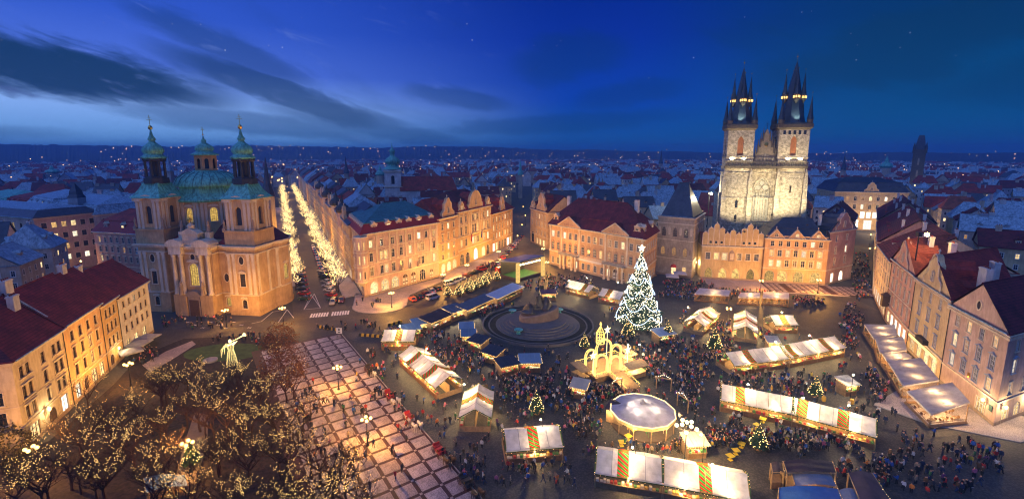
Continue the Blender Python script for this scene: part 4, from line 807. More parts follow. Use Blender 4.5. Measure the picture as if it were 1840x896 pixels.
# ================================================================== tree-lined street frontage
SP=[36.5,60,84,108,133,158,184,212,242,276,312,350,392,440,500,570]
cols=['sand','rose','ivory','peach','buff','pink','cream','sand','rose','ivory','peach','buff','grey','sand','rose']
ordn=['first','second','third','fourth','fifth','sixth','seventh','eighth','ninth','tenth','eleventh','twelfth','thirteenth','fourteenth','fifteenth']
for k in range(15):
    a,b_=st(SP[k+1]-.1,15.),st(SP[k],15.); w=(b_-a).length; nb=max(4,int(w/4.2)); ev=22.5+rnd.uniform(-1.5,2.2)
    rk=(SLATE,ZINC,TILE,SLATE,TILED)[k%5]
    rows={} if k>9 else {0:[R(z,2.3,1.2,nb,hood=h,lit=.35) for z,h in((18,1),(13.6,3),(9.4,1),(5.6,0))]+[R(.3,3.8,2.4,nb,style='shop',pane=[SHOPL,SHOPW,GLASS],name='shop_window')]}
    h=bld('street_palace','%s %s apartment palace along the light-strung street, %s from the square'%(cols[k] if cols[k] not in('sand','buff') else cols[k]+' coloured',('slate roofed','zinc roofed','red roofed','slate roofed','dark red roofed')[k%5],ordn[k]),'palace',quad(a,b_,SN,18),ev,rows,plaster[cols[k]],roof=dict(kind='mansard' if k%2 else 'hip',rise=5 if k%2 else 7,mat=rk,mat2=rk,r1=4,inset=2,hip=(3,3)),bands=((5,.35,.3),(17,.25,.2)),corn=.8,group='palaces along the light-strung street')
    if k<8: gabled(h,w*(.3+.4*(k%2)),6.5,6,ev,plaster[cols[k]],rk,kind_=('curl','tri','round')[k%3])
    if k in(1,2,4,6):
        t=MB(); t.lathe([(2.4,-4),(2.4,1.5),(2.8,1.8)],8,m=0); t.lathe([(2.7,1.8),(3.0,3.),(2.6,4.4),(1.2,5.4),(.6,6.),(.7,6.6),(.3,7.4),(.08,10)],10,m=1)
        q=qof(h); p=q[1]+(q[0]-q[1])*.12; O('corner_turret',t.mesh('corner_turret',[plaster[cols[k]],DARKM]),h,(p.x+.8*SN.x,p.y+.8*SN.y,ev))
for k,(t0,t1) in enumerate(((62,92),(92,130),(130,175),(175,225),(225,290))):
    a,b_=st(t0,-14.5),st(t1-.1,-14.5)
    bld('street_palace',('grey zinc roofed','cream slate roofed','pink red roofed','buff slate roofed','grey slate roofed')[k]+' building on the church side of the light-strung street','palace',quad(a,b_,-SN,18),20+k%2*2,{0:[R(z,2.3,1.2,6,lit=.3) for z in(15,10.6,6.2)]},plaster[('dusk','cream','pink','buff','grey')[k]],roof=dict(kind='hip',rise=7,mat=(ZINC,SLATE,TILE,SLATE,SLATE)[k],hip=(4,4)),group='buildings opposite the street palaces')
# ================================================================== blocks on the far left
PB=bld('office_block','lilac pink block with lit grid windows at the left edge','building',rect(G(-60,475),G(78,497),22),24,{0:[R(z,2.1,1.5,10,style='six',lit=.35,hood=0) for z in(19.5,14.8,10.1,5.4)],1:[R(z,2.1,1.5,6,style='six',lit=.4,hood=0) for z in(19.5,14.8,10.1,5.4)]},plaster['rose'],roof=dict(kind='mansard',rise=1.5,mat=SLATE,mat2=ZINC,r1=3,inset=3,hip=(5,5)),fm=BROWNW)
MH=bld('baroque_house','salmon house with red mansard and baroque dormers left of the domed church','house',rect(G(180,499),G(262,507),18),19,{0:[R(z,2.,1.05,7,lit=.2,hood=3) for z in(15,11.2,7.4)]+[R(.5,3.4,2.4,6,style='shop',pane=[SHOPL,GLASS],name='shop_window')]},plaster['pink'],roof=dict(kind='mansard',rise=4,mat=REDM,mat2=TILE,r1=4.4,inset=2.2,hip=(6,6)),bands=((5.6,.3,.2),(14.2,.25,.2)),dorm=((0,(.25,.62),.7,1.,2.,2.4,2,'baroque',plaster['pink'],TRIM),))
for k,(p1,p2,ev,wl,rm,lab) in enumerate((((103,462),(184,478),23,'grey',ZINC,'grey corner block with turret and pale zinc roof by the lit avenue'),((62,447),(104,461),24,'dusk',ZINC,'dark grey block with glazed attic behind the corner block'),((20,436),(61,446),22,'cream',TILE,'cream gabled row with red roofs by the lit avenue'),((-40,425),(19,434),21,'buff',COPPER,'buff block with green copper roof at the far left'))):
    h=bld('avenue_block',lab,'building',rect(G(*p1),G(*p2),26),ev,{0:[R(z,2.2,1.2,9,lit=.22,hood=(1,0,3)[k%3]) for z in(ev-4,ev-8.4,ev-12.8)]+[R(.4,4,2.6,8,style='shop',pane=[SHOPW,SHOPL],name='shop_window')],1:[R(z,2.2,1.2,6,lit=.2) for z in(ev-4,ev-8.4)]},plaster[wl],roof=dict(kind='mansard',rise=3,mat=rm,mat2=rm,r1=4,inset=2.4,hip=(8,8)),bands=((ev-14,.3,.2),),dorm=((0,(.15,.4,.65,.9),.6,.8,1.6,1.8,2.,'gable',plaster[wl],rm),),group='blocks along the avenue at the far left')
    if k==0:
        t=MB(); t.box(-2.2,2.2,-2.2,2.2,-2,7,0); t.lathe([(3.3,7),(2.4,8.5),(2.2,10),(.1,13.5)],4,m=1,ph=math.pi/4); q=qof(h); O('turret',t.mesh('turret',[plaster['grey'],SLATE]),h,((q[1].x)*.6,q[1].y*.6+1.5,ev))
# ================================================================== domed baroque church
BARQ=mat('baroque_stucco',(.54,.36,.18),.85,.12,.4,.2,3.,kind='plaster')
def sub(root,name,b,mats,loc=(0,0,0),rz=0.,smooth=False,parent=None): return O(name,b.mesh(name,mats,smooth),parent or root,loc,rz)
cA,cB=Vector((-117.8,142.4)),Vector((-78.4,137.7)); cc=(cA+cB)/2
CHU=E('domed_church',(cc.x,cc.y,0),'large baroque church with green copper dome and twin onion-capped towers','church',rz=math.atan2(cB.y-cA.y,cB.x-cA.x))
x=19.8
ap=[(19.8,7)]+[(13+8*math.cos(R_(a)),13.5+8*math.sin(R_(a))) for a in range(-35,76,22)]+[(10,26)]
out=[(-x,0),(-10.4,0),(-10.4,1.5),(-6.6,1.5),(-6.6,-1.3),(6.6,-1.3),(6.6,1.5),(10.4,1.5),(10.4,0),(x,0)]+ap+[(-x,26)]
out=[Vector(p) for p in out]
AMB=emit('amber_church_glass',(1,.62,.14),1.1,.6)
wl=MB(); n=len(out)
def cop(u,z,w,h,arch,style='lat',hood=0,pane=None,name='window',sur=.25,fm=None): return dict(u=u,z=z,w=w,h=h,arch=arch,style=style,hood=hood,pane=pane or GLASS,name=name,sur=sur,lit=0,fm=fm or BROWNW,tm=None,litm=None)
ops={0:[cop(4.7,2.2,1.5,2.8,1,hood=3),cop(4.7,9.2,1.7,4.0,0,hood=2),cop(4.7,16.2,1.6,2.5,3)],2:[cop(1.9,2.2,1.4,2.8,1,hood=3),cop(1.9,10.2,1.6,2.6,3)],4:[cop(6.6,0,3.2,6.0,1,'door',0,DOORW,'portal_door',.6),cop(6.6,9.4,2.9,7.,1,'lat',3,AMB,sur=.35),cop(6.6,17.4,1.5,2.,3)],6:[cop(1.9,2.2,1.4,2.8,1,hood=3,pane=AMB),cop(1.9,10.2,1.6,2.6,3)],8:[cop(4.7,2.2,1.5,2.8,1,hood=3,pane=GLASS),cop(4.7,9.2,1.7,4.0,0,hood=2),cop(4.7,16.2,1.6,2.5,3)]}
for i in range(n):
    a,b_=out[i],out[(i+1)%n]; L=(b_-a).length
    op=ops.get(i,[])
    if i in(12,14): op=[cop(L/2,8.6,1.9,5.0,1,'lat',3,AMB)]
    wall_edge(wl,a,b_,0,22,op,0,.35)
    u=(b_-a)/L
    for o in op: put_window(CHU,a,u,None,o,BROWNW,TRIM)
wl.face([(p.x,p.y,21.9) for p in out]); sub(CHU,'wall',wl,BARQ)
for nm,z,h,pr,s in(('plinth',0,1.4,.25,1),('string_course',6.3,.45,.35,2),('entablature',19.4,.4,.3,1),('cornice',20.9,1.1,1.0,3)):
    b=MB()
    for k in range(s):
        p_=pr*(k+1)/s; z0=z+h*k/s; z1=z+h*(k+1)/s
        for i in range(n-1):
            a,b_=out[i],out[i+1]; u=(b_-a).normalized(); nn=Vector((u.y,-u.x))*p_; a2=a+nn-u*p_*.98; b2=b_+nn+u*p_*.98
            b.face([(*a2,z0),(*b2,z0),(*b2,z1),(*a2,z1)]); b.face([(*a2,z1),(*b2,z1),(*b_,z1),(*a,z1)]); b.face([(*b2,z0),(*a2,z0),(*a,z0),(*b_,z0)])
    sub(CHU,nm,b,TRIM if nm!='plinth' else BARQ)
pilasters(CHU,out[0],out[1],[.7,2.3,7.1,8.7],6.8,19.4,.9); pilasters(CHU,out[8],out[9],[.7,2.3,7.1,8.7],6.8,19.4,.9); pilasters(CHU,out[9],out[10],[1,6],6.8,19.4,.9)
for k in(11,13,15): pilasters(CHU,out[k],out[k+1],[1.4],6.8,19.4,.9)
col=MB(); col.lathe([(.85,0),(.85,.5),(.65,.7),(.62,6),(.52,11.6),(.75,12.0),(.8,12.6)],12); COLM=col.mesh('giant_column',TRIM,True)
for xx in(-5.7,-3.3,3.3,5.7): O('giant_column',COLM,CHU,(xx,-2.0,6.8)); 
for xx in(-4.5,4.5):
    b=MB(); b.box(-2.1,2.1,-1.5,.1,0,6.75); sub(CHU,'column_pedestal',b,BARQ,(xx,-1.3,0))
    b=MB(); b.box(-2.1,2.1,-1.6,.2,0,2.4); sub(CHU,'entablature_block',b,TRIM,(xx,-1.3,19.5))
    b=MB(); b.yprism([(-2.9,0),(2.9,0)]+[(2.9*math.cos(math.pi*k/8),2.3*math.sin(math.pi*k/8)) for k in range(9)],-1.9,2.5); sub(CHU,'segmental_pediment',b,TRIM,(xx,-1.3,21.95))
    st_=MB(); st_.box(-.8,.8,-.8,.8,0,2.2,0); st_.lathe([(.65,2.2),(.6,2.8),(.42,3.6),(.5,4.5),(.3,5.),(.28,5.5),(.05,5.9)],8,m=1); sub(CHU,'roof_statue',st_,[TRIM,TRIMD],(xx,1,23.8))
b=MB(); b.box(-2.6,2.6,-.9,1.2,0,3.6); b.yprism([(-3.1,3.6),(3.1,3.6),(3.1,4.0),(0,5.6),(-3.1,4.0)],-1.2,1.2); b.lathe([(1.,5.4),(1.1,6.2),(.5,6.8),(.2,7.2)],8,(0,0)); sub(CHU,'attic_gable',b,TRIM,(0,-.6,22))
b=MB(); 
for k in range(16):
    a=2*math.pi*k/16; b.tube([(0,0,0),(1.5*math.cos(a),0,1.5*math.sin(a))],[.12,.03],4)
b.lathe([(.7,-.1),(.7,.1)],12); b.xf(Matrix.Identity(4)); sub(CHU,'gilt_sunburst',b,GOLD,(0,-.8,30))
b=MB(); b.box(-2.0,2.0,-2.6,-1.2,0,6.2); b.box(-1.55,1.55,-2.7,-1.1,0,5.2,1); b.yprism([(-2.4,6.2),(2.4,6.2)]+[(2.4*math.cos(math.pi*k/8),6.3+1.8*math.sin(math.pi*k/8)) for k in range(9)],-2.8,-1.2); sub(CHU,'portal',b,[TRIMD,DOORW])
for xx in(-3.6,3.6):
    b=MB(); b.lathe([(.7,0),(.6,.8),(.45,1.8),(.62,2.9),(.35,3.5),(.33,4.0),(.05,4.4)],8); sub(CHU,'portal_statue',b,TRIMD,(xx,-2.9,6.9))
for s in(-1,1):
    b=MB(); b.loft([[(s*6.7,1.4,22.2),(s*10.5,1.4,22.2),(s*10.5,9,24.8),(s*6.7,9,24.8)],[(s*6.7,1.4,22.5),(s*10.5,1.4,22.5),(s*10.5,9,25.2),(s*6.7,9,25.2)]]); sub(CHU,'low_roof',b,REDM)
b=MB(); b.loft([[(p[0]*1.02,p[1],22.05) for p in [(10,10)]+ap[1:]+[(0,26),(-19.5,26),(-19.5,10)]],[(p[0]*.45-1,p[1]*.55+8,29) for p in [(10,10)]+ap[1:]+[(0,26),(-19.5,26),(-19.5,10)]]]); sub(CHU,'nave_roof',b,TILED)
def arch_stage(b,w,z0,z1,aw,ah,az):
    q=[Vector(p) for p in((-w,-w),(w,-w),(w,w),(-w,w))]
    for i in range(4): wall_edge(b,q[i],q[(i+1)%4],z0,z1,[dict(u=w,z=az,w=aw,h=ah,arch=1)],0,.7)
ONI=[(2.9,0),(3.3,.3),(3.2,.7),(2.5,1.2),(2.35,1.6),(2.75,2.2),(2.85,3.0),(2.4,3.9),(1.5,4.7),(.9,5.3),(.75,5.8),(1.05,6.1),(.95,6.5),(.55,7.3),(.3,8.4),(.15,9.4)]
def cross(b,z,h,m=0): b.box(-.06,.06,-.06,.06,z,z+h,m); b.box(-h*.28,h*.28,-.05,.05,z+h*.55,z+h*.55+.12,m); b.box(-h*.18,h*.18,-.05,.05,z+h*.75,z+h*.75+.1,m)
for s in(-1,1):
    tx,ty=s*15.1,5.0
    b=MB(); b.box(-4.9,4.9,-4.9,4.9,21.9,26.4); b.box(-5.15,5.15,-5.15,5.15,26.2,26.7); T=sub(CHU,'bell_tower',b,BARQ,(tx,ty,0))
    b=MB(); arch_stage(b,4.3,26.6,36.4,2.0,5.6,28.2); b.box(-3.2,3.2,-3.2,3.2,26.6,36.3); sub(CHU,'belfry',b,BARQ,parent=T)
    for fx in(-3.6,-2.2,2.2,3.6):
        for k in range(4):
            pb=WC.get('tpil')
            if not pb: m_=MB(); m_.box(-.42,.42,-.2,.02,0,8.2); m_.box(-.55,.55,-.32,.02,8.2,8.9); m_.box(-.5,.5,-.3,.02,0,.6); pb=WC['tpil']=m_.mesh('pilaster',TRIM)
            a=k*math.pi/2; v=Matrix.Rotation(a,3,'Z')@Vector((fx,-4.3,0)); O('pilaster',pb,T,(v.x,v.y,26.7),a)
    for k in range(4):
        b=MB(); b.face([(-.95,.6,28.3),(.95,.6,28.3),(.95,.6,33.6),(-.95,.6,33.6)]); 
        a=k*math.pi/2; v=Matrix.Rotation(a,3,'Z')@Vector((0,-4.3,0)); sub(CHU,'louvre',b,mat('louvre_blue',(.03,.035,.05),.6,.2),(v.x,v.y,0),a,parent=T)
        b=MB(); b.yprism([(-4.7,35.3),(-2.4,35.3),(-1.6,35.9),(0,36.3),(1.6,35.9),(2.4,35.3),(4.7,35.3),(4.7,36.2),(2.6,36.2),(1.5,37.0),(0,37.4),(-1.5,37.0),(-2.6,36.2),(-4.7,36.2)],-.55,.3); sub(CHU,'curved_cornice',b,TRIM,(v.x,v.y,0),a,parent=T)
    b=MB(); b.lathe([(7.4,36.3),(7.2,36.6),(6.0,37.5),(4.9,38.8),(4.1,40.0),(3.8,40.8)],4,ph=math.pi/4); sub(CHU,'skirt_roof',b,COPPER,parent=T)
    b=MB(); b.lathe([(3.6,40.6),(3.5,42.3),(3.0,42.3),(2.9,42.8)],8,ph=math.pi/8); b.lathe([(3.0,47.4),(3.3,47.7),(3.3,48.4)],8,ph=math.pi/8); b.lathe([(1.1,42.6),(1.1,47.6)],8)
    for k in range(8): a=math.pi/8+k*math.pi/4; b.lathe([(.42,42.6),(.36,47.5)],6,(2.6*math.cos(a),2.6*math.sin(a)))
    sub(CHU,'lantern',b,DARKM,parent=T)
    b=MB(); b.lathe([(r*1.06,48.2+z*.97) for r,z in ONI],12); sub(CHU,'onion_dome',b,COPPER,smooth=True,parent=T)
    b=MB(); b.lathe([(.08,57),(.5,57.3),(.62,57.8),(.4,58.3),(.08,58.5)],8); cross(b,58.4,3.2); sub(CHU,'gilt_cross',b,GOLD,parent=T)
    for k,(fx,fy) in enumerate(((-5.6,-4.6),(5.6,-4.6))):
        b=MB(); b.box(-.5,.5,-.5,.5,0,.8); b.lathe([(.45,.8),(.4,1.4),(.3,2.),(.36,2.6),(.2,3.),(.2,3.3),(.04,3.6)],7); sub(CHU,'tower_statue',b,TRIMD,(fx*.86,fy,26.6),parent=T)
DX,DY=-8.,17.5
b=MB(); q8=[Vector((DX+9.9*math.cos(math.pi/8+k*math.pi/4),DY+9.9*math.sin(math.pi/8+k*math.pi/4))) for k in range(8)]
for i in range(8):
    L=(q8[(i+1)%8]-q8[i]).length; a,c_=q8[i],q8[(i+1)%8]; o=cop(L/2,27.8,2.2,4.6,1,'lat',3,AMB if i in(5,6) else GLASS)
    wall_edge(b,a,c_,20,34.6,[o],0,.4); put_window(CHU,a,(c_-a).normalized(),None,o,BROWNW,TRIM)
    pilasters(CHU,a,c_,[.6,1.7,L-1.7,L-.6],25,34.2,.7)
sub(CHU,'drum',b,BARQ)
b=MB(); b.lathe([(10.7,34.2),(11.1,34.6),(11.1,35.),(10.4,35.6),(9.3,37.0),(8.9,38.4),(8.9,39.2)],8,(DX,DY),ph=math.pi/8); sub(CHU,'drum_skirt_roof',b,COPPER)
b=MB(); b.lathe([(9.7,39.1),(9.9,39.4),(9.6,40.4),(8.8,41.8),(7.2,43.0),(5.0,43.8),(3.9,44.2)],24,(DX,DY)); sub(CHU,'dome',b,COPPER,smooth=True)
for k in range(24):
    a=2*math.pi*k/24; 
    if 'rib' not in WC: rb=MB(); rb.tube([(9.75,0,39.3),(9.62,0,40.4),(8.85,0,41.85),(7.25,0,43.05),(5.0,0,43.87)],.10,4); WC['rib']=rb.mesh('dome_rib',mat('rib_copper',(.04,.14,.15),.5,.2))
    O('dome_rib',WC['rib'],CHU,(DX,DY,0),a)
b=MB(); ql=[Vector((DX+3.4*math.cos(math.pi/8+k*math.pi/4),DY+3.4*math.sin(math.pi/8+k*math.pi/4))) for k in range(8)]
for i in range(8): L=(ql[(i+1)%8]-ql[i]).length; wall_edge(b,ql[i],ql[(i+1)%8],43.8,49.4,[dict(u=L/2,z=44.8,w=1.2,h=3.4,arch=1)],0,.3)
b.lathe([(2.6,44.5),(2.6,48.6)],8,(DX,DY),m=1,ph=math.pi/8); sub(CHU,'dome_lantern',b,[BARQ,GLASS])
b=MB(); b.lathe([(4.1,49.2),(4.2,49.6),(3.0,50.2),(2.4,50.6),(2.9,51.2),(2.6,52.2),(1.4,53.0),(.7,53.5),(.8,54.2),(.3,54.8),(.08,56)],12,(DX,DY)); sub(CHU,'lantern_cap',b,COPPER,smooth=True)
b=MB(); b.lathe([(.05,55.8),(.3,56.1),(.05,56.4)],6,(0,0)); cross(b,56.3,2.4); sub(CHU,'gilt_cross',b,GOLD,(DX,DY,0))
# ================================================================== twin-spired gothic church
TY=E('twin_spired_church',(107.2,197.5,0),'floodlit gothic church with two dark spires bristling with turrets','church',rz=R_(-15)); TY.scale=(.94,.94,1)
b=MB(); PWN=mat('tracery_glass',(.30,.30,.26),.4,.25,2.)
P16=[Vector(p) for p in((-16.2,0),(-5.1,0),(-5.1,2),(5.1,2),(5.1,0),(16.2,0),(16.2,13),(-16.2,13))]
gops={0:[dict(u=5.6,z=26.5,w=1.2,h=3.6,arch=2),dict(u=5.6,z=20.5,w=1.2,h=3.2,arch=2)],2:[dict(u=5.1,z=14,w=6.6,h=25.6,arch=2)],4:[dict(u=6,z=33.5,w=.7,h=3,arch=0),dict(u=5.4,z=15,w=1.4,h=4,arch=2)]}
for i in range(8): wall_edge(b,P16[i],P16[(i+1)%8],0,44.4,gops.get(i,[]),0,.8)
b.face([(p.x,p.y,44.4) for p in P16]); sub(TY,'wall',b,STONE)
# great window: pane, mullions and tracery
b=MB(); b.face([(x_,2.75,14+z_) for x_,z_ in outline(6.6,25.6,2)]); gw=sub(TY,'great_window',b,PWN)
for xx in(-2.2,-1.1,0,1.1,2.2): b=MB(); b.box(xx-.11,xx+.11,2.3,2.7,14,34.4); sub(TY,'mullion',b,STONE,parent=gw)
b=MB()
for cx,cz,rr in((-1.6,35.2,1.4),(1.6,35.2,1.4),(0,37.2,1.2),(-2.2,33.6,.7),(2.2,33.6,.7),(0,34.0,.8)): b.tube([(cx+rr*math.cos(2*math.pi*k/14),2.5,cz+rr*math.sin(2*math.pi*k/14)) for k in range(15)],.14,4)
sub(TY,'tracery',b,STONE,parent=gw)
b=MB(); o1=outline(6.6,25.6,2); o2=outline(8.2,27,2); ring(b,[(x_,z_+14) for x_,z_ in o1],[(x_,z_+13.6) for x_,z_ in o2],1.75,2.1); sub(TY,'window_arch',b,STONE)
for i,zz,hh,ww in((0,26.5,3.6,1.2),(0,20.5,3.2,1.2),(4,15,4,1.4)):
    u0=P16[i].x+(5.6 if i==0 else 5.4); b=MB(); b.face([(u0+x_,.5,zz+z_) for x_,z_ in outline(ww,hh,2)]); sub(TY,'lancet_pane',b,GLASS)
# buttresses
for xx in(-16.6,-5.6,5.6,16.6):
    b=MB(); s_=0
    for z0,z1,dp,w_ in((0,16,2.6,1.15),(16,30,2.0,1.0),(30,38,1.3,.85)): b.box(-w_,w_,-dp,.3,z0,z1); b.loft([[(-w_,-dp,z1),(w_,-dp,z1),(w_,.3,z1),(-w_,.3,z1)],[(-w_,-dp*.6,z1+1.6),(w_,-dp*.6,z1+1.6),(w_,.3,z1+1.6),(-w_,.3,z1+1.6)]])
    b.lathe([(.8,38),(.8,41)],4,(0,-.6),ph=math.pi/4); b.lathe([(.9,41),(.1,44)],4,(0,-.6),ph=math.pi/4); sub(TY,'buttress',b,STONE,(xx,0,0))
for xx,sx in((-16.2,-1),(16.2,1)):
    b=MB(); 
    for z0,z1,dp in((0,18,2.6),(18,33,1.9),(33,40,1.2)): b.box(min(0,sx*dp),max(0,sx*dp),1,3.2,z0,z1)
    sub(TY,'buttress',b,STONE,(xx,0,0))
for z,h,pr in((30.6,.4,.35),(21,.35,.3),(41.5,.4,.3)): sub(TY,'string_course',band([P16[0],P16[5],P16[6],P16[7]],z,z+h,pr),STONE)
# gallery balustrade
b=MB(); b.box(-17,17,-1.1,.4,43.6,44.5); b.box(-17,17,-1.1,-.8,46.0,46.4)
for k in range(48): xx=-16.8+k*.715; b.box(xx-.1,xx+.1,-1.05,-.85,44.5,46.0); 
for k in range(24): xx=-16.6+k*1.44; b.lathe([(.3,44.5),(.3,44.9)],6,(xx,-.9))
sub(TY,'gallery_balustrade',b,STONED)
# west gable with pinnacles
b=MB(); b.yprism([(-5.1,44.5),(5.1,44.5),(4.7,46.5),(.4,59.4),(0,59.9),(-.4,59.4),(-4.7,46.5)],1.0,2.2); GB=sub(TY,'west_gable',b,mat('gable_stone',(.24,.20,.14),.9,.3,1.2,.5,3.))
pn=MB(); pn.box(-.28,.28,-.28,.28,0,3.2); pn.lathe([(.5,3.2),(.32,3.6),(.04,6.2)],4,ph=math.pi/4); PNM=pn.mesh('pinnacle',STONED)
for k,xx in enumerate((-5,-4.1,-3.2,-2.3,-1.4,1.4,2.3,3.2,4.1,5)): O('pinnacle',PNM,GB,(xx,1.1,44.6+max(0,(5.4-abs(xx))*2.7)-.6))
for xx in(-3.2,-2.2,-1.1,0,1.1,2.2,3.2): b=MB(); b.yprism(outline(.7,4.6-abs(xx)*.5,2),.8,1.05); sub(TY,'blind_lancet',b,STONE,(xx,0,45.2),parent=GB)
b=MB(); b.lathe([(.9,-.3),(.9,.1),(.7,.2)],12); b.xf(Matrix.Rotation(math.pi/2,4,'X')); sub(TY,'gilt_relief',b,GOLD,(0,.9,53.6),parent=GB)
b=MB(); cross(b,59.6,3.4); sub(TY,'gable_cross',b,IRON,(0,1.4,0),parent=GB)
SPIREM=mat('spire_slate',(.030,.045,.060),.4,.3,1.2,kind='tile',spec=.6)
def turret(b,x_,y_,z0,r,h1,h2,zb): b.lathe([(.15,z0-1.6),(r,z0),(r,z0+h1)],8,(x_,y_),m=0); b.lathe([(r*1.15,z0+h1),(r*.7,z0+h1+h2*.25),(.06,z0+h1+h2)],8,(x_,y_),m=1); b.lathe([(.03,z0+h1+h2-.1),(.03,z0+h1+h2+1.6)],4,(x_,y_),m=2); b.lathe([(.02,z0+h1+h2+1.2),(.22,z0+h1+h2+1.5),(.02,z0+h1+h2+1.8)],6,(x_,y_),m=2)
for s,ww,tp in((-1,5.5,0),(1,6.0,1.6)):
    cx=s*10.7
    b=MB(); q=[Vector((cx-ww,0)),Vector((cx+ww,0)),Vector((cx+ww,2*ww)),Vector((cx-ww,2*ww))]
    for i in range(4): wall_edge(b,q[i],q[(i+1)%4],44.4,60,[dict(u=ww,z=49,w=2.5,h=8,arch=2)],0,.8)
    T=sub(TY,'tower',b,STONE)
    b=MB()
    for i in range(4):
        a,c_=q[i],q[(i+1)%4]; u=(c_-a).normalized(); m_=(a+c_)/2-Vector((u.y,-u.x))*.7; b.face([(m_.x+u.x*px_,m_.y+u.y*px_,49+pz) for px_,pz in outline(2.5,8,2)])
    sub(TY,'belfry_shutter',b,mat('belfry_louvre',(.30,.12,.05),.8,.2,1.),parent=T)
    sub(TY,'string_course',band(q,48,48.4,.25),STONE,parent=T)
    if s>0:
        b=MB()
        for k in range(5): b.box(cx-4+k*2-.5,cx-4+k*2+.5,-.08,.02,57.6,59.2)
        sub(TY,'gallery_openings',b,GLASS,parent=T)
    b=MB(); b.lathe([(ww*1.414+.2,59.6),(ww*1.414+1.2,60.4),(ww*1.414+1.2,61.8),(ww*1.414,62.4)],4,(cx,ww),ph=math.pi/4); sub(TY,'parapet',b,STONED,parent=T)
    b=MB(); b.lathe([(ww*.98,62),(ww*.86,63.2),(ww*.6,69),(ww*.4,75.5+tp),(ww*.1,84+tp),(.05,86+tp)],8,(cx,ww),ph=math.pi/8); sub(TY,'spire',b,SPIREM,parent=T)
    b=MB(); b.lathe([(.05,85+tp),(.05,89+tp)],4,(cx,ww)); b.lathe([(.03,87.4+tp),(.35,87.8+tp),(.03,88.3+tp)],6,(cx,ww)); sub(TY,'gilt_orb',b,GOLD,parent=T)
    TLIT=emit('turret_window',(1,.55,.15),2.0)
    for kx in(-1,1):
        for ky in(-1,1):
            b=MB(); turret(b,0,0,61.2,1.25,2.4,9.2,0); t_=sub(TY,'corner_turret',b,[STONED,SPIREM,GOLD],(cx+kx*(ww-.4),ww+ky*(ww-.4),0),parent=T)
    for k in range(4):
        a=k*math.pi/2+math.pi*.0; b=MB(); turret(b,0,0,71+tp*.6,1.1,2.2,8.6,0)
        for g in range(8): an=g*math.pi/4+math.pi/8; b.box(1.08*math.cos(an)-.22,1.08*math.cos(an)+.22,1.08*math.sin(an)-.22,1.08*math.sin(an)+.22,71.6+tp*.6,72.5+tp*.6,3)
        sub(TY,'spire_turret',b,[STONED,SPIREM,GOLD,TLIT],(cx+(ww*.62)*math.cos(a-math.pi/2),ww+(ww*.62)*math.sin(a-math.pi/2),0),parent=T)
b=MB(); rl_,rr_,z_=roof_quads(b,[(-12,12),(12,12),(12,55),(-12,55)],30,16,0,0,along=False); b.box(-12,12,12,55,0,30,1); sub(TY,'nave',b,[TILED,STONE])
# floodlights that light the church (fixtures stand on roofs and on the gallery)
FLM=emit('floodlight_lens',(1,.86,.55),4.)
fl=MB(); fl.box(-.35,.35,-.2,.2,.5,1.0,0); fl.face([(-.3,-.21,.55),(.3,-.21,.55),(.3,-.21,.95),(-.3,-.21,.95)],1); fl.tube([(0,0,0),(0,0,.5)],.06,5,0); FLX=fl.mesh('floodlight',[IRON,FLM])
def flood(p,tgt,pw,label,size=R_(70),col=(1,.80,.46),sc=1.):
    d=Vector(tgt)-Vector(p); o=O('floodlight',FLX,None,p,math.atan2(d.y,d.x)+math.pi/2,sc); tag(o,label,'floodlight','floodlights of the gothic church')
    l=light('floodlight_lamp',(0,-.5,.8),pw,col,.3,o); l.data.type='SPOT'; l.data.spot_size=size; l.data.spot_blend=.6
    M=o.matrix_basis; dl=(M.to_3x3().inverted()@(Vector(tgt)-Vector(p)-Vector((0,0,.8)))); l.rotation_euler=dl.to_track_quat('-Z','Y').to_euler(); return o
tm=Matrix.Translation((107.2,197.5,0))@Matrix.Rotation(R_(-15),4,'Z'); tw=lambda x_,y_,z_:tuple(tm@Vector((x_,y_,z_)))
flood(tw(-13,-19,18),tw(-8,0,36),30000,'floodlight on the roof before the church, under the near spire',R_(80))
flood(tw(0,-17,25.3),tw(0,0,32),20000,'floodlight on the roof before the great gothic window',R_(85))
flood(tw(13,-16,25.3),tw(9,0,34),24000,'floodlight on the slate roof before the far church tower',R_(80))
for s,lab in((-1,'left'),(1,'right')):
    flood(tw(s*10.7,-23,22.5 if s>0 else 19),tw(s*10.3,0,51),60000,'floodlight on a front roof aimed at the top of the %s tower'%lab,R_(24))
    flood(tw(s*10.7-3,-.5,46.4),tw(s*10.7,2,58),7500,'floodlight on the church gallery below the %s tower, outer one'%lab,R_(130)); flood(tw(s*10.7+3,-.5,46.4),tw(s*10.7,2,58),7500,'floodlight on the church gallery below the %s tower, inner one'%lab,R_(130))
    flood(tw(s*10.7,-.9,62.3),tw(s*10.7,5,76),3500,'floodlight on the parapet of the %s tower lighting its spire'%lab,R_(90),(.8,1,.85))
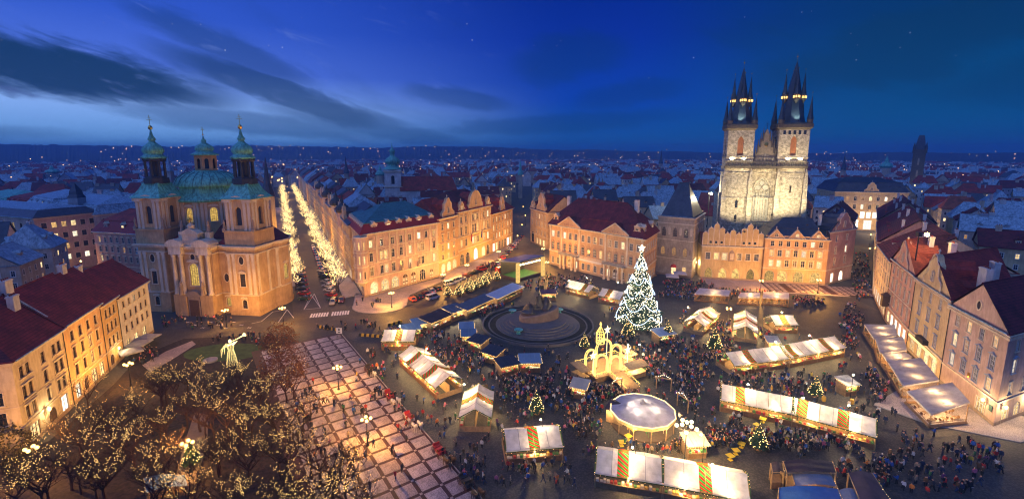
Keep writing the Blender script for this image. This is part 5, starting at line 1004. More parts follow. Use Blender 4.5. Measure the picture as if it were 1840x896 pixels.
# ================================================================== distant towers
OT=E('onion_dome_church',(-84.5,330,0),'white church tower with green onion dome and red nave beyond the palaces','church',rz=R_(12))
b=MB(); q=[Vector(p) for p in((-5.6,-5.6),(5.6,-5.6),(5.6,5.6),(-5.6,5.6))]
for i in range(4): wall_edge(b,q[i],q[(i+1)%4],0,38.6,[dict(u=5.6,z=28.5,w=2.2,h=6,arch=1)],0,.6)
b.box(-4,4,-4,4,26,38,1); sub(OT,'tower',b,[plaster['white'],GLASS])
for z in(26,36.6): sub(OT,'cornice',band(q,z,z+.8,.7,2),TRIM)
b=MB(); b.lathe([(6.6,38.4),(6.6,39),(5,40.2),(3.6,41),(3.6,42),(5.0,43.2),(5.2,44.6),(4.2,46.2),(2.4,47.4),(1.6,48.2),(1.6,50.2),(2.1,50.8),(1.9,52),(.8,53),(.3,54.5),(.1,57)],12); sub(OT,'onion_dome',b,COPPER,smooth=True)
b=MB(); b.box(5,44,-8,9,0,24,1); roof_quads(b,[(4.6,-8.6),(44.6,-8.6),(44.6,9.6),(4.6,9.6)],24,9.5,0,3); sub(OT,'nave',b,[TILE,plaster['white']])
PT=E('gothic_gate_tower',(418,480,0),'dark gothic gate tower with steep chisel roof on the skyline','tower',rz=R_(-41)); PT.scale=(.78,.78,1)
b=MB(); b.box(-6.3,6.3,-6.3,6.3,0,52); sub(PT,'shaft',b,STONED)
for k in range(4):
    for z,h in((14,7),(26,7),(38,7)):
        b=MB(); b.yprism(outline(1.8,h,2),-.1,.1); a=k*math.pi/2; v=Matrix.Rotation(a,3,'Z')@Vector((0,-6.35,0)); sub(PT,'lancet',b,[mat('gate_panel',(.32,.27,.19),.8,.2)],(v.x,v.y,z),a)
b=MB(); b.lathe([(9.4,51.8),(9.4,53.4)],4,ph=math.pi/4); sub(PT,'gallery',b,STONED)
b=MB(); b.loft([[(-6,-6,53),(6,-6,53),(6,6,53),(-6,6,53)],[(-3.2,-1.5,66),(3.2,-1.5,66),(3.2,1.5,66),(-3.2,1.5,66)],[(-2.6,-.2,68),(2.6,-.2,68),(2.6,.2,68),(-2.6,.2,68)]]); sub(PT,'roof',b,SLATE)
for kx in(-1,1):
    for ky in(-1,1): b=MB(); b.lathe([(1.4,50),(1.4,55)],6,m=0); b.lathe([(1.6,55),(.1,61)],6,m=1); sub(PT,'turret',b,[STONED,SLATE],(kx*6,ky*6,0))
for k,(p,c_) in enumerate((((408,462,0),(1,.75,.4)),((432,468,0),(1,.75,.4)))):
    flood(p,(418,480,34),9000,'floodlight at the foot of the gate tower, %s side'%('near','far')[k],R_(60),c_)
# ================================================================== street lamps
OBST=[]           # (x,y,r) places where nobody stands
def lamp_proto(n,h,glob,glr=.26):
    root=E('street_lamp',(0,0,0),'','street lamp')
    b=MB(); b.lathe([(.28,0),(.28,.25),(.17,.5),(.13,1.4),(.15,1.5),(.09,1.7),(.07,h-.2),(.1,h),(.03,h+.5)],8); O('pole',b.mesh('pole',IRON),root)
    for k in range(n):
        a=2*math.pi*k/n+.4; ca,sa=math.cos(a),math.sin(a)
        if n>1: b=MB(); AR=.7 if n<5 else (1.5 if k%2 else .95); b.tube([(0,0,h-.5),(.5*AR*ca,.5*AR*sa,h-.35),(AR*ca,AR*sa,h-.15+(0 if n<5 or k%2 else .7))],.035,5); O('arm',b.mesh('arm',IRON),root)
        b=MB(); r=0 if n==1 else .7 if n<5 else (1.5 if k%2 else .95); b.lathe([(.04,-glr),(glr*.8,-glr*.6),(glr,0),(glr*.8,glr*.6),(.04,glr)],8,(0,0)); O('globe',b.mesh('globe',glob,True),root,(r*ca,r*sa,h+glr*.7+(.7 if n>4 and k%2==0 else 0) if n>1 else h+.5))
    return root
LP4=lamp_proto(4,4.9,GLOBE,.28); LP9=lamp_proto(8,7.0,GLOBEW,.30); LP1=lamp_proto(1,6.6,GLOBE,.34)
first={id(LP4):True,id(LP9):True,id(LP1):True}
def lamp(proto,px,py,label,pw,col=WARM,z=7.0,p=None,rz=0.):
    if proto is LP4: z=5.3
    p=p or G(px,py,z); o=proto if first[id(proto)] else copy_tree(proto); first[id(proto)]=False
    o.location=(p.x,p.y,0); o.rotation_euler=(0,0,rz); tag(o,label,'street lamp','street lamps'); light('lamp_light',(0,0,z+.55),pw,col,.35,o); OBST.append((p.x,p.y,.6)); return o
for px,py,pw,lab in ((404,556,4524,'four-globe street lamp before the domed church portal'),(507,552,3468,'four-globe street lamp beside the rounded church apse'),(703,525,6077,'four-globe street lamp on the round corner pavement'),(796,492,6077,'four-globe street lamp before the curled gable palace'),(839,475,6077,'four-globe street lamp before the bank entrance'),(896,451,6630,'four-globe street lamp at the far end of the bank row'),
  (606,658,4290,'four-globe street lamp on the chequered promenade, farther one'),(658,750,4290,'four-globe street lamp on the chequered promenade, nearer one'),(336,793,910,'four-globe street lamp beside the gravel park path'),(55,803,2548,'four-globe street lamp at the corner house of the park terrace'),(230,652,2730,'four-globe street lamp by the cafe parasols of the park terrace'),
  (976,446,7150,'four-globe street lamp before the tall archway'),(983,470,7150,'four-globe street lamp at the left corner of the rococo palace'),(1368,503,6500,'four-globe street lamp between the two arcaded houses'),(1472,502,6500,'four-globe street lamp before the arches of the slate roofed house'),(1310,553,3380,'four-globe street lamp among the small stalls near the arcades')):
    lamp(LP4,px,py,lab,pw)
lamp(LP9,1234,765,'ornate lamp post with a ring of many bright globes beside the round tent',6500,(1,.58,.18),7.4)
for k,(t,s) in enumerate(((26,8),(52,-5),(66,8),(92,-5),(108,8),(140,-5),(160,8),(205,-5),(235,8),(300,-5),(340,8),(420,0),(520,0))):
    lamp(LP1,0,0,'single-globe lamp along the light-strung street, %s from the square'%ordn[k],2600,WARM,7,st(t,s))
for k,p in enumerate(((930,425),(938,405),(944,388),(940,372))):
    lamp(LP1,*p,'single-globe lamp up the narrow street beyond the bank row, %s along'%ordn[k],2200,WARM,6.6)
lamp(LP4,0,0,'four-globe street lamp before the cream department store',9000,WARMW,7,Vector((227,282)))  # added lamp, placed to brighten the store front
for k,(t,s) in enumerate(((8,3),(30,-3),(52,3),(76,-3))):
    lamp(LP1,0,0,'single-globe lamp in the shopping lane, %s from the square'%ordn[k],2600,WHITE,6.6,Vector((139,180))+LD*(t+6)+Vector((.788,-.615))*(4+s*.4))
# lit avenue at the far left
for k in range(5): lamp(LP1,0,0,'single-globe lamp on the avenue at the far left, %s from the front'%ordn[k],2200,WARMW,6.6,lerp(G(150,500),G(95,425),k/4))
# floodlight on the roof of the pink house
fp=Vector((105.6,118,27.6)); o=O('floodlight',FLX,None,fp,R_(70),2.2); tag(o,'very bright orange floodlight on the roof of the salmon pink house','floodlight','roof floodlights')
b=MB(); b.lathe([(.03,-.24),(.24,-.1),(.24,.1),(.03,.24)],8); O('lamp_head',b.mesh('lamp_head',emit('sodium_flood',(1,.62,.18),60.)),o,(0,-.75,.75)); light('floodlight_lamp',(0,-1.6,.9),1900,(1,.6,.2),.4,o)
b=MB(); b.tube([(0,0,0),(0,0,-5)],.08,5); O('mast',b.mesh('mast',IRON),o)
fp=Vector((92,215,30)); o=O('floodlight',FLX,None,fp,R_(10),2.); tag(o,'white floodlight on the roof behind the gothic tower house','floodlight','roof floodlights')
b=MB(); b.lathe([(.03,-.24),(.24,-.1),(.24,.1),(.03,.24)],8); O('lamp_head',b.mesh('lamp_head',emit('white_flood',(1,.9,.66),60.)),o,(0,-.75,.75)); light('floodlight_lamp',(0,-1.5,.9),9000,(1,.85,.55),.4,o)
b=MB(); b.tube([(0,0,0),(0,0,-8)],.09,5); O('mast',b.mesh('mast',IRON),o)
# ================================================================== market stalls
GOODS=[mat('goods_red',(.45,.05,.04),.6,.2),mat('goods_gold',(.6,.36,.08),.6,.2),mat('goods_green',(.08,.22,.06),.6,.2),mat('goods_cream',(.6,.5,.36),.6,.2)]
STALLW=emit('stall_back_glow',(1,.72,.34),1.3,.7,scale=1.2)
def beads_along(b,pts,step,r,jit=.05,sag=0):
    for a,c_ in zip(pts,pts[1:]):
        a=Vector(a);c_=Vector(c_); n=max(1,int((c_-a).length/step))
        for k in range(n):
            p=a+(c_-a)*(k/n); b.bead((p.x+rnd.uniform(-jit,jit),p.y+rnd.uniform(-jit,jit),p.z+rnd.uniform(-jit,jit)-sag*4*(k/n)*(1-k/n)),r)
def stall(ra,rb,w,label,stripes=(.5,),ez=2.7,rzd=4.4,power=850,group='white-roofed market stalls',roofm=None,end='open'):
    ra,rb=Vector(ra),Vector(rb); d=rb-ra; L=d.length; rz=math.atan2(d.y,d.x)
    root=E('market_stall',(ra.x,ra.y,0),label,'market stall',group,rz); hw=w/2; nb=max(2,int(L/4)*2)
    b=MB()
    xs_=sorted([L*i/nb for i in range(nb+1)]+[f*L+e_ for f in stripes for e_ in(-.85,.85)])
    def flush(b):
        if b.f: O('canvas_panel',b.mesh('canvas_panel',roofm or CANV,True),root)
        return MB()
    for x0,x1 in zip(xs_,xs_[1:]):
        if x1-x0<.02: continue
        if any(abs((x0+x1)/2-f*L)<.85 for f in stripes): b=flush(b); continue
        s0,s1=.06*math.sin(x0*1.1),.06*math.sin(x1*1.1)
        for s in(-1,1):
            for j in range(3):
                f0,f1=j/3,(j+1)/3; sg=lambda f:-.22*math.sin(math.pi*f)
                Z=lambda f:rzd+(ez-rzd)*f+sg(f)
                v=[(x0,s*hw*f0,Z(f0)+s0*f0),(x1,s*hw*f0,Z(f0)+s1*f0),(x1,s*hw*f1,Z(f1)+s1*f1),(x0,s*hw*f1,Z(f1)+s0*f1)]
                b.face(v if s<0 else v[::-1])
        for s in(-1,1): v=[(x0,s*hw,ez+s0),(x1,s*hw,ez+s1),(x1,s*hw*1.01,ez-.35+s1),(x0,s*hw*1.01,ez-.35+s0)]; b.face(v)
    flush(b)
    for f in stripes:
        b=MB(); cw=1.7
        for s in(-1,1):
            for k in range(-3,9):       # slanted red and green stripes
                Z=lambda f:rzd+(ez-rzd)*f-.22*math.sin(math.pi*f)+.05
                for h in range(4):
                    a0=f*L-cw/2+h*cw/4; cl=lambda v:min(1,max(0,v)); g0,g1=cl((k+h*.75)/9),cl((k+1+h*.75)/9); e0,e1=cl((k+(h+1)*.75)/9),cl((k+1+(h+1)*.75)/9)
                    if g1>g0 or e1>e0: b.face([(a0,s*hw*g0,Z(g0)),(a0+cw/4,s*hw*e0,Z(e0)),(a0+cw/4,s*hw*e1,Z(e1)),(a0,s*hw*g1,Z(g1))],k%2)
        O('striped_band',b.mesh('striped_band',[CANVG,CANVR]),root)
    for i in range(1,nb):
        xx=L*i/nb
        if any(abs(xx-f*L)<1.0 for f in stripes): continue
        sm_=MB(); sg=lambda f:rzd+(ez-rzd)*f-.22*math.sin(math.pi*f)+.06*math.sin(xx*1.1)*f+.03
        sm_.tube([(xx,hw*f,sg(abs(f))) for f in(-1,-.667,-.333,0,.333,.667,1)],.035,4); O('roof_seam',sm_.mesh('roof_seam',TARPG),root)
    nP=max(2,int(L/4)+1)
    for k in range(nP):
        for s in(-1,1):
            xx=.12+(L-.24)*k/(nP-1)
            if 'post' not in WC: pb=MB(); pb.box(-.07,.07,-.07,.07,0,1); WC['post']=pb.mesh('post',WOODL)
            O('post',WC['post'],root,(xx,s*(hw-.25),0),0,(1,1,ez))
    b=MB(); b.tube([(0,0,rzd-.1),(L,0,rzd-.1)],.07,4); b.tube([(0,-hw+.2,ez),(L,-hw+.2,ez)],.06,4); b.tube([(0,hw-.2,ez),(L,hw-.2,ez)],.06,4)
    for k in range(nP):
        xx=.12+(L-.24)*k/(nP-1); b.tube([(xx,-hw+.2,ez),(xx,0,rzd-.1),(xx,hw-.2,ez)],.05,4)
    O('roof_frame',b.mesh('roof_frame',WOODL),root)
    for s in(-1,1):
        b=MB(); b.box(.2,L-.2,s*(hw-.5)-.3,s*(hw-.5)+.3,0,1.0); b.box(.1,L-.1,s*(hw-.5)-.42,s*(hw-.5)+.42,1.0,1.08)
        for k in range(int(L/1.1)): xx=.4+k*1.1; b.box(xx-.03,xx+.03,s*(hw-.5)+s*.3-.02,s*(hw-.5)+s*.3+.04,.05,.98)
        O('counter',b.mesh('counter',WOOD),root)
        b=MB()
        for k in range(int(L/.55)):
            xx=.4+k*.55+rnd.uniform(-.1,.1); hh=rnd.uniform(.1,.45); b.box(xx-.2,xx+.2,s*(hw-.5)-.25,s*(hw-.5)+.22,1.08,1.08+hh,rnd.randrange(4))
        kind(O('goods',b.mesh('goods',GOODS),root),'stuff')
    b=MB(); b.box(.2,L-.2,-.06,.06,.05,2.3); O('back_panel',b.mesh('back_panel',WOODL),root)
    b=MB(); g=MB()
    for s in(-1,1):
        beads_along(b,[(0,s*hw,ez-.38),(L,s*hw,ez-.38)],.42,.055); g.tube([(0,s*hw*1.01,ez-.3),(L,s*hw*1.01,ez-.3)],.10,4)
    for xx in(0,L): beads_along(b,[(xx,-hw,ez),(xx,0,rzd+.05),(xx,hw,ez)],.42,.055); g.tube([(xx,-hw,ez),(xx,0,rzd),(xx,hw,ez)],.10,4)
    gg=O('fir_garland',g.mesh('fir_garland',GARL),root); kind(O('fairy_lights',b.mesh('fairy_lights',BEAD),gg),'stuff')
    for xx in(0,L):
        b=MB(); b.box(xx-.04,xx+.04,-hw+.3,hw-.3,.0,1.05); O('end_panel',b.mesh('end_panel',WOODL),root)
    nl=max(1,round(L/7))
    for k in range(nl):
        for s in(-1,1): light('stall_lamp',(L*(k+.5)/nl,s*hw*.5,ez-.1),power*.22,(1,.72,.36),.25,root); light('stall_lamp',(L*(k+.5)/nl,s*hw*.97,ez-.5),power*.8,(1,.66,.24),.2,root)
        bl=WC.get('bulb')
        if not bl: m_=MB(); m_.lathe([(.02,-.15),(.14,0),(.02,.15)],6); bl=WC['bulb']=m_.mesh('lamp_bulb',emit('stall_bulb',(1,.8,.45),30.))
        for s in(-1,1): O('lamp_bulb',bl,root,(L*(k+.5)/nl,s*hw*.45,ez+.55))
    n=max(1,int(L/2.5))
    for k in range(n+1): p=ra+d*(k/n); OBST.append((p.x,p.y,hw+.4))
    return root
gr=lambda x_,y_,z=4.4:G(x_,y_,z)
stall(gr(690,592),gr(748,592),6.4,'short white stall with one striped band beside the road barrier')
stall(gr(738,619),gr(808,675),6.4,'white stall with two striped bands running diagonally beside the promenade',(.28,.7))
stall(gr(861,688),gr(853,735),6.0,'white gabled stall with its gable and striped chevron facing the promenade',(.45,))
stall(gr(905,772),gr(1005,764),6.2,'wide white stall with one central striped band below the fir bush in a planter')
sa,sm,se=gr(1072,805),gr(1190,823),gr(1344,851)
stall(sa,sm,6.6,'white stall forming the left half of the long front row',(.42,)); stall(sm+(se-sm)*.015,se,6.6,'white stall forming the right half of the long front row',(.5,))
sa,sm,se=gr(1296,689),gr(1425,713),gr(1576,752)
stall(sa,sm,6.2,'white stall forming the left half of the middle long row',(.28,)); stall(sm+(se-sm)*.015,se,6.2,'white stall forming the right half of the middle long row',(.12,.62))
sa,sm,se=gr(1303,633),gr(1400,621),gr(1500,603)
stall(sa,sm,6.2,'white stall forming the left half of the farther long row',(.35,)); stall(sm+(se-sm)*.015,se,6.2,'white stall forming the right half of the farther long row',(.1,.72))
stall(gr(1383,566),gr(1425,566),6,'small square white stall with a striped band before the lane')
stall(gr(1340,556),gr(1341,586),6,'small gabled white stall facing the square near the arcades',(.5,))
stall(gr(1247,572),gr(1276,549),6,'white stall set askew between the fir tree and the arcades',(.5,))
stall(gr(1025,503),gr(1068,513),6,'white stall with three bays in front of the rococo palace portal',(.7,)); stall(gr(1082,517),gr(1122,525),6,'white stall half hidden behind the great fir tree',(.4,))
MLB=MB(); MLB.lathe([(.03,-.16),(.17,-.05),(.17,.05),(.03,.16)],8); MLB=MLB.mesh('lamp_head',emit('mast_bulb',(1,.80,.42),30.))
MLP=MB(); MLP.lathe([(.14,0),(.07,.2),(.05,5.4)],6); MLP.tube([(0,0,5.3),(.5,0,5.6)],.03,5); MLP=MLP.mesh('pole',IRON)
for k,(x_,y_,lab) in enumerate(((719,586,'behind the short white stall'),(763,626,'beside the upper end of the diagonal stall'),(830,688,'at the lower end of the diagonal stall'),(975,755,'behind the wide white stall'),(1142,805,'behind the left half of the long front row'),(1275,829,'behind the right half of the long front row'),(1266,779,'beside the cream roofed kiosk'),(1152,617,'behind the glowing stage, nearer the kiosk'),(1133,619,'behind the glowing stage, nearer the fir'),(1350,690,'behind the left half of the middle long row'),(1437,712,'behind the centre of the middle long row'),(1530,730,'near the right end of the middle long row'),(1398,613,'behind the farther long row, near the tiny kiosk'),(1459,602,'behind the right half of the farther long row'),(1404,561,'behind the small square stall'),(1533,674,'by the drinks kiosk in the aisle'),(1240,551,'behind the askew stall'),(1022,503,'at the left end of the three-bay stall'),(1057,499,'behind the three-bay stall'),(1108,507,'behind the half hidden stall'))):
    p=G(x_,y_,5.6); root=E('mast_lamp',(p.x,p.y,0),'small white mast lamp '+lab,'lamp','small mast lamps of the market',rnd.uniform(0,6)); O('pole',MLP,root); O('lamp_head',MLB,root,(.55,0,5.5)); light('mast_light',(.55,0,5.25),1500,(1,.74,.38),.2,root); OBST.append((p.x,p.y,.3))
BLUEC=mat('blue_roof_sheet',(.16,.25,.33),.45,.12,.6); NAVYC=mat('navy_roof_sheet',(.035,.040,.055),.45,.2,.6)
def kiosk(px,py,rz,L,D,label,rm,pw=800,z=3.0,gable=False):
    p=G(px,py,z); root=E('market_kiosk',(p.x,p.y,0),label,'kiosk','small market kiosks',rz); x_,y_=L/2,D/2
    b=MB(); b.loft([[(-x_-.35,-y_-.5,z-.5),(x_+.35,-y_-.5,z-.5),(x_+.35,y_+.3,z+.15),(-x_-.35,y_+.3,z+.15)],[(-x_-.35,-y_-.5,z-.38),(x_+.35,-y_-.5,z-.38),(x_+.35,y_+.3,z+.27),(-x_-.35,y_+.3,z+.27)]])
    for k in range(1,4): xx=-x_+2*x_*k/4; b.tube([(xx,-y_-.5,z-.35),(xx,y_+.3,z+.3)],.05,4)
    O('roof',b.mesh('roof',rm),root)
    b=MB(); b.box(-x_,x_,y_-.1,y_,0,z-.05); b.box(-x_,-x_+.1,-y_,y_-.1,0,z-.45); b.box(x_-.1,x_,-y_,y_-.1,0,z-.45); O('wall',b.mesh('wall',WOODL),root)
    b=MB(); b.box(-x_+.1,x_-.1,-y_,-y_+.5,0,1.05); b.box(-x_-.1,x_+.1,-y_-.25,-y_+.55,1.05,1.12); O('counter',b.mesh('counter',WOOD),root)
    b=MB()
    for k in range(int(L/.5)): xx=-x_+.4+k*.5; b.box(xx-.18,xx+.18,-y_-.1,-y_+.4,1.12,1.2+rnd.uniform(.05,.4),rnd.randrange(4))
    kind(O('goods',b.mesh('goods',GOODS),root),'stuff')
    b=MB(); beads_along(b,[(-x_-.35,-y_-.55,z-.55),(x_+.35,-y_-.55,z-.55)],.4,.055); beads_along(b,[(x_+.4,-y_-.5,z-.5),(x_+.4,y_+.3,z+.1)],.4,.055); beads_along(b,[(-x_-.4,-y_-.5,z-.5),(-x_-.4,y_+.3,z+.1)],.4,.055); kind(O('fairy_lights',b.mesh('fairy_lights',BEAD),root),'stuff')
    light('kiosk_lamp',(0,-.2,z-.6),pw,(1,.74,.38),.15,root); OBST.append((p.x,p.y,max(x_,y_)+.3)); return root
for a in ((738,586,.5,4.6,3.2,'blue roofed kiosk by the road, the one closest to the barrier',BLUEC),(756,575,.5,4.6,3.2,'blue roofed kiosk by the road, the one closer to the palaces',BLUEC),(838,583,.1,3.6,3,'pale blue roofed kiosk at the edge of the monument ring',BLUEC),(842,596,.1,3.6,3,'deeper blue roofed kiosk just in front of the pale blue one',mat('deep_blue_roof_sheet',(.09,.17,.26),.45,.12,.6)),
 (860,607,-.6,4.2,3.2,'navy roofed kiosk, first of three curving round the monument',NAVYC),(886,627,-.6,4.2,3.2,'navy roofed kiosk, second of three curving round the monument',NAVYC),(911,647,.45,4.4,3.2,'navy roofed kiosk, third of three, at the foot of the monument',NAVYC),(952,642,.05,4.6,3.2,'light blue roofed kiosk at the front of the monument ring',BLUEC),
 (1192,594,.35,5.0,3.2,'steel blue roofed kiosk between the great fir and the crowd',mat('steel_roof_sheet',(.22,.30,.40),.4,.12,.6)),(1388,608,-.2,2.6,2.4,'tiny white roofed kiosk behind the farther long row',CANVS),(1248,786,.1,3.2,2.4,'cream roofed kiosk beside the ornate lamp post',mat('cream_roof_sheet',(.5,.42,.3),.6,.1)),(1522,682,.2,2.8,2.4,'small white roofed drinks kiosk in the aisle near the awnings',CANVS),
 (1042,687,-.4,3.0,2.6,'cream roofed kiosk at the foot of the glowing stage',MATS['cream_roof_sheet']),(985,523,.1,5.0,2.6,'plum roofed kiosk behind the bronze monument',mat('plum_roof_sheet',(.10,.05,.08),.6,.2))): kiosk(*a)
# long serving huts on the road side of the monument
def hut(pa,pb,D,label,rm,pw=1600,z=3.4):
    a,c_=G(*pa,z),G(*pb,z); d=c_-a; L=d.length; return_=None
    mid=(a+c_)/2; root=kiosk(0,0,math.atan2(d.y,d.x),L,D,label,rm,pw,z); root.location=(mid.x,mid.y,0); OBST.pop(); n=int(L/3)+1
    for k in range(n+1): p=lerp(a,c_,k/n); OBST.append((p.x,p.y,D/2+.4))
    return root
hut((764,574),(800,559),4.5,'brown roofed serving hut beside the road near the blue kiosks',TARPK); hut((803,556),(828,548),4.6,'slate roofed food hut with bright counters left of the row of small firs',mat('slate_sheet',(.10,.12,.15),.6,.2)); hut((830,552),(880,530),4,'long grey roofed food hut in front of the row of small firs',MATS['slate_sheet'])
hut((884,532),(930,511),4.2,'white and blue food hut nearest the concert stage',mat('white_sheet',(.5,.52,.56),.5,.1),700)
for a in ((817,552),(843,545),(868,534)): pass
# ================================================================== concert stage
sp=G(937,497); STG=E('concert_stage',(sp.x,sp.y,0),'open concert stage with blue roof and two glowing light columns','stage',rz=.8)
b=MB(); b.box(-7,7,-4.5,5,0,1.3); O('platform',b.mesh('platform',TARPK),STG)
b=MB(); b.loft([[(-8,-5.5,8.2),(8,-5.5,8.2),(8,5.5,6.8),(-8,5.5,6.8)],[(-8,-5.5,8.6),(8,-5.5,8.6),(8,5.5,7.2),(-8,5.5,7.2)]]); O('roof',b.mesh('roof',mat('stage_roof',(.07,.13,.26),.5,.15)),STG)
b=MB(); b.box(-7,7,4.8,5.1,1.3,7); O('backdrop',b.mesh('backdrop',IRON),STG)
for xx in(-7.5,7.5):
    b=MB(); b.box(xx-.7,xx+.7,-5.6,-4.6,0,7.8); O('light_column',b.mesh('light_column',emit('stage_column',(1,.62,.18),1.6,.5,scale=3)),STG)
b=MB(); b.box(-6.6,6.6,-4.2,4.7,1.32,1.36); O('green_lit_floor',b.mesh('green_lit_floor',mat('stage_green_light',(.03,.12,.03),.6,.1)),STG)  # green stage light painted in as the floor's own colour
for k in range(6): light('stage_lamp',(-5+k*2,-3+(k%2)*2,6.4),420,(1,.7,.35),.2,STG)
b=MB()
for k in range(8): b.lathe([(.02,6.6),(.35,6.8),(.02,7.0)],6,(-5.6+k*1.6,-4.8))
O('stage_spotlights',b.mesh('stage_spotlights',emit('stage_bulb',(1,.75,.35),40.)),STG); OBST.append((sp.x,sp.y,9))
# ================================================================== bronze monument in its ring
hc=G(966,583); HUS=E('bronze_monument',(hc.x,hc.y,0),'dark bronze figure group on a curved stone plinth with circular steps','monument',rz=R_(20))
HST=mat('monument_granite',(.13,.11,.105),.8,.2,.6,.3,3.); BRZ=mat('dark_bronze',(.035,.03,.028),.4,.35,1.,.4,2.,spec=.6)
for k,(r,h) in enumerate(((12.4,.36),(11.4,.72),(10.4,1.08),(9.4,1.44),(8.4,1.8))):
    b=MB(); b.lathe([(r,(0 if k==0 else h-.36)),(r,h)],40); O('step',b.mesh('step',HST),HUS)
b=MB(); n=28
pl=[(6.0*math.cos(2*math.pi*k/n)*(1.1 if math.cos(2*math.pi*k/n)>0 else .95),3.3*math.sin(2*math.pi*k/n)) for k in range(n)]
b.loft([[(x_,y_,1.7) for x_,y_ in pl],[(x_,y_,3.9+.9*(x_/6)) for x_,y_ in pl],[(x_*.93,y_*.93,4.3+.9*(x_/6)) for x_,y_ in pl]]); O('plinth',b.mesh('plinth',mat('plinth_stone',(.20,.135,.10),.8,.2,.7,.3,3.)),HUS)
def lump(cx,cy,z0,r,h,seed,m,name,sx=1.,sy=1.):
    b=MB(); rings=[]; N=14
    for k in range(9):
        f=k/8; ring_=[]
        for j in range(N):
            a=2*math.pi*j/N; rr=r*(1-.75*f**1.7)*(1+.55*noise.noise(Vector((math.cos(a)*1.4+seed,math.sin(a)*1.4,f*3+seed))))
            ring_.append((cx+sx*rr*math.cos(a),cy+sy*rr*math.sin(a),z0+h*f))
        rings.append(ring_)
    b.loft(rings); return O(name,b.mesh(name,m,True),HUS)
lump(-1.2,0,4.1,2.6,1.8,3.1,BRZ,'bronze_rock',1.5,.8)
# (standing bronze figures are added once the figure mesh exists)
for r,h,nm,m in((16.4,.7,'ring_wall',HST),(14.6,.35,'flower_bed_kerb',HST)):
    b=MB(); b.lathe([(r,0),(r,h)],56,cap=(False,False)); b.lathe([(r-.45,0),(r-.45,h)],56,cap=(False,False)); i=len(b.v); n_=56
    for j in range(n_):
        a0,a1=2*math.pi*j/n_,2*math.pi*(j+1)/n_; b.face([(r*math.cos(a0),r*math.sin(a0),h),(r*math.cos(a1),r*math.sin(a1),h),((r-.45)*math.cos(a1),(r-.45)*math.sin(a1),h),((r-.45)*math.cos(a0),(r-.45)*math.sin(a0),h)])
    O(nm,b.mesh(nm,m),HUS)
b=MB(); b.lathe([(15.9,.02),(15.9,.25)],56); O('flower_bed',b.mesh('flower_bed',mat('bed_soil',(.022,.018,.014),.95,.4,.8)),HUS)
for ax,ay in((-8.4,-6.2),(9.6,5.2),(-4.5,9.3)):
    b=MB(); b.lathe([(.7,.8),(.5,1.1),(.5,1.5),(1.2,1.8),(1.25,2.0),(.9,1.95)],10); O('bronze_bowl',b.mesh('bronze_bowl',COPPER),HUS,(ax,ay,0))
OBST.append((hc.x,hc.y,17.2))
# ================================================================== trees
OR20=['first','second','third','fourth','fifth','sixth','seventh','eighth','ninth','tenth','eleventh','twelfth','thirteenth','fourteenth','fifteenth','sixteenth','seventeenth','eighteenth','nineteenth']
OR60=OR20+['twentieth']+['twenty-'+w for w in OR20[:9]]+['thirtieth']+['thirty-'+w for w in OR20[:9]]+['fortieth']+['forty-'+w for w in OR20[:9]]+['fiftieth']+['fifty-'+w for w in OR20[:9]]
def bare_tree(seed,h,spread,depth,nbead,br,sp_=.5):
    r=random.Random(seed); b=MB(); tips=[]
    def grow(p,d,L,rad,lev,path):
        n=3; pts=[p]; q=p.copy(); dd=d.copy()
        for k in range(n):
            dd=(dd+Vector((r.uniform(-.22,.22),r.uniform(-.22,.22),r.uniform(-.05,.16)))).normalized(); q=q+dd*(L/n); pts.append(q.copy())
        b.tube(pts,[rad*(1-.45*k/n) for k in range(n+1)],5 if lev<2 else 3)
        path=path+pts
        if lev>=depth: tips.append(path[-7:]); return
        for k in range(3 if lev else 5):
            a=r.uniform(0,2*math.pi); t=r.uniform(.45,1.)
            sd_=Vector((math.cos(a),math.sin(a),r.uniform(.15,.75)))*spread
            nd=(dd*(.75)+sd_).normalized(); bp=pts[min(n,max(1,int(t*n+.5)))]
            grow(bp,nd,L*r.uniform(.62,.85),rad*.52,lev+1,path[:-1] if k else path)
    grow(Vector((0,0,0)),Vector((0,0,1)),h*.30,h*.016,0,[])
    L=MB(); r.shuffle(tips)
    for path in tips[:nbead]:
        beads_along(L,path,sp_,br,.14)
    return b,L
BARK=mat('bare_bark',(.050,.022,.015),.9,.3,2.)
TREEP=[]
for k in range(4):
    b,L=bare_tree(11+k,11.5,1.0,5,34,.031,.7); TREEP.append((b.mesh('branches',BARK),L.mesh('fairy_lights',emit('park_bulb',(1,.62,.20),3.6))))
STRP=[]
for k in range(3):
    b,L=bare_tree(51+k,10.5,1.2,4,74,.054); STRP.append((b.mesh('branches',BARK),L.mesh('fairy_lights',emit('street_tree_bulb',(1,.66,.26),3.4))))
def tree(p,proto,label,cat='tree',group=None,sc=1.,rz=0.,name='bare_tree',leaves=None):
    root=E(name,(p[0],p[1],0),label,cat,group,rz); root.scale=(sc,)*3
    c_=O('crown',proto[0],root); kind(O('fairy_lights',proto[1],root),'stuff')
    if leaves: kind(O('dry_leaves',leaves,root),'stuff')
    OBST.append((p[0],p[1],.7)); return root
